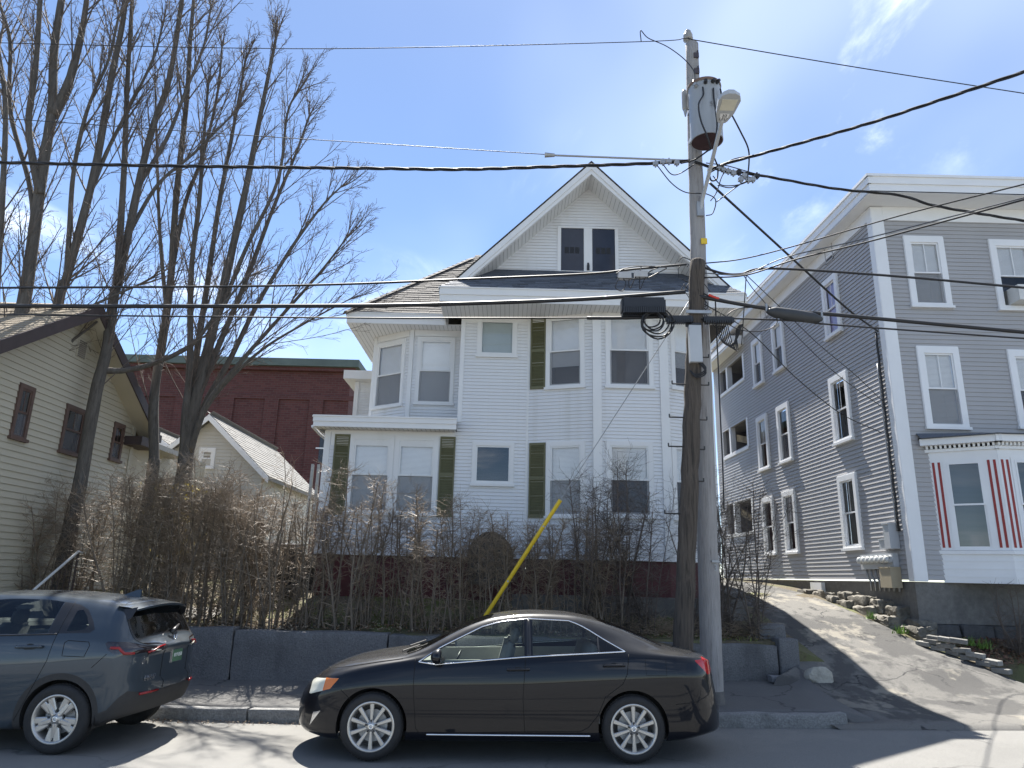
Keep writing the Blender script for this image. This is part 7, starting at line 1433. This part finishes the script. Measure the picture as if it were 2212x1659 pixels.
while x < -7.35:
    shrub('leafless shrub of the hedge before the cream house at the left edge', x, yw(x) + 1.0 + rng.uniform(-.2, .3), 2.2, 9, .3, 400 + i, 'hedge shrubs before the cream house', dens=1.9, r=.014, bare=.3, fan=.12, tall=.4, tw=(.18, .5)); x += .5; i += 1
for k, (xx, yy, hh) in enumerate(((1.55, 13.45, 2.9), (2.0, 13.2, 3.3), (2.45, 13.35, 2.7))):
    shrub(('tall dark arching shrub before the bay window', 'tall dark arching shrub just left of the dark pole', 'tall dark arching shrub behind the dark pole')[k], xx, yy, hh, 8, .2, 500 + k, 'tall arching shrubs beside the poles', dens=1.2, bare=.3, fan=.22, mats=(TWIG, TWIG), tw=(.2, .6))
for k, (xx, yy, hh) in enumerate(((3.45, 13.4, 2.4), (3.95, 13.45, 3.0), (4.4, 13.25, 2.7))):
    shrub(('bushy dark shrub right behind the pale pole', 'bushy dark multi-stemmed shrub midway to the wall end', 'bushy dark shrub overhanging the wall end pillar')[k], xx, yy, hh, 7, .14, 520 + k, 'dark shrubs between the pole and driveway', dens=1.1, bare=.25, fan=.24, mats=(TWIG, TWIG), tw=(.2, .6))
shrub('small dry twiggy bush in the mulch bed before the grey house', 9.25, 13.6, 1.3, 8, .12, 540, dens=.8, bare=.2, fan=.35, mats=(TWIG, TWIG)); shrub('thin dry bush at the right edge beside the bay window', 10.0, 13.3, 1.6, 6, .1, 541, dens=.8, bare=.2, fan=.3, mats=(TWIG, TWIG))
# brush pile at the hedge foot near the poles
mb = MB(); rng = random.Random(31)
for k in range(900):
    xx = rng.uniform(1.2, 4.6); yy = yw(xx) + rng.uniform(.36, .95); P0 = Vector((xx, yy, gz(xx, yy) + rng.uniform(0, .22))); d = Vector((rng.gauss(0, 1), rng.gauss(0, .6), rng.uniform(-.2, .5))).normalized(); grow(mb, rng, P0, d, rng.uniform(.15, .5), .004, .002, 3, .15, -.04, 3)
tag(obj('brush_litter', mb, HTWIG, smooth=True, fix=False), 'fallen twigs lying at the hedge foot', None, None, 'stuff')
# forsythia
YEL = mat('forsythia_yellow', (.62, .48, .03), .6, .2, 9)
fo = shrub('yellow flowering forsythia glimpsed behind the tall hedge', -6.75, 15.0, 2.4, 7, .25, 560, name='forsythia', dens=.7, bare=.3, fan=.18); mb = MB(); rng = random.Random(8)
for k in range(420):
    c = Vector((-6.75 + rng.gauss(0, .32), 15.0 + rng.gauss(0, .25), 2.0 + rng.uniform(0, 1.6))); 
    for q in range(2): a = rv(rng).normalized() * .03; b = a.cross(rv(rng)).normalized() * .018; mb.add([c - a - b, c + a - b, c + a + b, c - a + b], [(0, 1, 2, 3)])
o = obj('blossom', mb, YEL, fo, fix=False); o['kind'] = 'stuff'
# leaf litter, gutter debris, grass
LEAF = [mat('brown_leaf', (.16, .095, .05), .8, .4, 9), mat('pale_leaf', (.30, .235, .16), .8, .3, 9)]
def litter(name, label, n, fxy, s, mats_, seed, lift=.012):
    rng = random.Random(seed)
    for mi, m_ in enumerate(mats_):
        mb = MB()
        for k in range(n // len(mats_)):
            xx, yy, zz = fxy(rng); c = Vector((xx, yy, zz + rng.uniform(0, lift))); a = Vector((rng.gauss(0, 1), rng.gauss(0, 1), rng.gauss(0, .35))).normalized() * s * rng.uniform(.5, 1.2); b = a.cross(Vector((rng.gauss(0, .4), rng.gauss(0, .4), 1))).normalized() * s * rng.uniform(.3, .6); u = Vector((0, 0, s * rng.uniform(0, .5)))
            mb.add([c - a, c - b + u * .5, c + a + u, c + b + u * .3], [(0, 1, 2), (0, 2, 3)])
        tag(obj(name, mb, m_, fix=False), label, None, None, 'stuff')
def bed(r):
    xx = r.uniform(-11, 4.7); yy = yw(xx) + .33 + abs(r.gauss(0, .45)); return xx, yy, gz(xx, yy)
litter('leaf_litter', 'dry brown leaves under the hedge', 5200, bed, .035, LEAF, 61, .07)
def gut(r):
    xx = r.uniform(-9, 2.3); yy = KY - .02 - abs(r.gauss(0, .10)); return xx, yy, road_z(xx) + .004
litter('gutter_litter', 'dry leaves and grit along the kerb', 1600, gut, .016, LEAF + [mat('grit', (.13, .12, .11), .9)], 62, .02)
def gut2(r):
    xx = r.uniform(4.5, 10); yy = r.uniform(9.7, 14) ; return xx, yy, max(zdr(xx, yy), road_z(xx) + .006) + .014
def mul(r):
    xx = r.uniform(8.2, 11.5); yy = r.uniform(12.6, 14.3)
    while xx < interp(yy, XR) + .2: xx += .3
    return xx, yy, gz(xx, yy) + .03
litter('mulch', 'reddish bark mulch in the bed before the grey house', 4000, mul, .035, [mat('mulch_red', (.13, .06, .04), .9, .4, 9), LEAF[0]], 63, .04)
GR = mat('spring_grass', (.15, .17, .045), .7, .35, 6); mb = MB(); rng = random.Random(70)
for k in range(16000):
    xx = rng.uniform(-11, 4.4); yy = rng.uniform(13.0, 15.4); 
    if math.sin(xx * 2.3) + math.sin(yy * 3.1 + xx) + rng.gauss(0, .7) < -.2: continue
    zz = gz(xx, yy); h = rng.uniform(.03, .085); a = Vector((rng.gauss(0, .006), rng.gauss(0, .006), 0)); t = Vector((rng.gauss(0, .03), rng.gauss(0, .03), h)); c = Vector((xx, yy, zz)); mb.add([c - a, c + a, c + t], [(0, 1, 2)])
tag(obj('grass', mb, GR, fix=False), 'short patchy lawn grass behind the hedge', None, None, 'stuff')
for k, (xx, yy) in enumerate(((7.62, 14.45), (7.55, 15.4), (8.75, 13.75), (8.6, 13.9))):
    mb = MB(); z = max(gz(xx, yy), zdr(xx, yy)) + .02
    for q in range(60): a = Vector((rng.gauss(0, .008), rng.gauss(0, .008), 0)); c = Vector((xx + rng.gauss(0, .06), yy + rng.gauss(0, .06), z)); t = Vector((rng.gauss(0, .05), rng.gauss(0, .05), rng.uniform(.06, .2))); mb.add([c - a, c + a, c + t], [(0, 1, 2)])
    tag(obj('weed_tuft', mb, mat('weed_green', (.14, .24, .04), .6, .3, 9), fix=False), ('green weed tuft at the near end of the stone ledge', 'green weed tuft midway along the stone ledge', 'green tuft in the mulch bed nearest the brick edging', 'green tuft in the mulch bed nearest the house')[k], 'weed')
# ------------------------------------------------------------------ yard objects
hr = thing('handrail', 'pale pipe handrail with dark iron balusters beside the front steps at left', 'handrail', (-7.4, 12.4, .5))
a, b = aY(62, 1284, 12.45), aY(170, 1191, 12.95); mb = MB(); mb.tube([a + (a - b) * .6, a, b, b + Vector((.05, .05, -.03))], .024, 8); obj('rail', mb, mat('pale_pipe', (.55, .55, .54), .5), hr, smooth=True)
IRON = mat('rusty_iron', (.05, .035, .03), .8, .3, 9); mb = MB(); mb.tube([b, Vector((b.x, b.y, gz(b.x, b.y) - .05))], .02, 6); obj('post', mb, IRON, hr)
mb = MB(); c = Vector((0, 0, -.72)); mb.tube([a + c * .7, b + c * .9], .012, 6); obj('lower_rail', mb, IRON, hr)
for k in range(7):
    p = a.lerp(b, (k + .5) / 7.2); mb = MB(); mb.tube([p, p + Vector((0, 0, -.72))], .009, 5); obj('baluster', mb, IRON, hr)
PATH = mat('concrete_path', (.34, .33, .31), .9, .15, 20, .3, 60)
tag(grid('path', PATH, fr(-6.9, -5.2, 6), fr(13.15, 14.0, 4), lambda x, y: gz(x, y) + .03), None, None, None, 'structure')
sp_ = thing('front_steps', 'grey concrete steps climbing through the granite wall at left', 'steps', (-7.9, 12.2, 0))
for k in range(5): mb = MB(); mb.box(-8.88, -6.92, 12.02 + k * .28, 13.6, -.1 + .19 * k, .09 + .19 * k + .002); obj('step', mb, PATH, sp_)
for k, (x, y, c_) in enumerate(((-5.05, 15.25, (.012, .014, .02)), (-4.55, 15.05, (.016, .016, .018)))):
    t = thing('trash_bin', ('dark blue-black wheeled trash bin behind the hedge, left one', 'black wheeled trash bin behind the hedge beside the porch corner')[k], 'trash bin', (x, y, gz(x, y)), 'wheeled bins beside the porch'); z = gz(x, y); m_ = mat('bin_plastic_%d' % k, c_, .5, .15)
    mb = MB(); mb.hexa([(x - .22, y - .26, z + .04), (x + .22, y - .26, z + .04), (x + .22, y + .26, z + .04), (x - .22, y + .26, z + .04), (x - .28, y - .32, z + .98), (x + .28, y - .32, z + .98), (x + .28, y + .32, z + .98), (x - .28, y + .32, z + .98)]); obj('body', mb, m_, t)
    mb = MB(); mb.hexa([(x - .30, y - .35, z + .982), (x + .30, y - .35, z + .982), (x + .30, y + .36, z + .982), (x - .30, y + .36, z + .982), (x - .27, y - .31, z + 1.05), (x + .27, y - .31, z + 1.05), (x + .27, y + .33, z + 1.09), (x - .27, y + .33, z + 1.09)]); obj('lid', mb, m_, t)
    mb = MB(); mb.tube([(x - .26, y + .40, z + 1.0), (x + .26, y + .40, z + 1.0)], .016, 6); obj('handle', mb, m_, t)
    for s_ in (-1, 1): mb = MB(); mb.lathe([(0, (.24) * s_), (.11, .24 * s_), (.11, .29 * s_), (0, .29 * s_)], 16, 'x', (x, y + .24, z + .11)); obj('wheel', mb, BLACK, t)
    for q in range(4): mb = MB(); mb.box(x - .18 + q * .12 - .012, x - .18 + q * .12 + .012, y - .31, y - .28, z + .1, z + .9); obj('rib', mb, m_, t)
st_ = thing('side_stair_rail', 'weathered white wooden stair railing leaning beside the porch', 'stair railing', (-4.8, 16.6, 1.6)); OLDW = mat('peeling_white_wood', (.55, .53, .47), .85, .2, 20, .4, 60)
for dx_ in (0, 13):
    a, b = aY(672 + dx_ - 2, 1062, 16.6), aY(690 + dx_ - 14, 1004, 16.9); d = (b - a); a2 = a - d * 1.6; mb = MB(); mb.tube([a2, b], .045, 4); obj('rail', mb, OLDW, st_)
for k in range(5): p = a2.lerp(b, (k + .6) / 5); mb = MB(); mb.tube([p, p + Vector((0, 0, -.7))], .025, 4); obj('baluster', mb, OLDW, st_)
mb = MB(); mb.box(-5.6, -4.2, 16.6, 17.9, 1.5, 2.3); obj('landing', mb, mat('dark_deck', (.05, .048, .045), .9), st_)
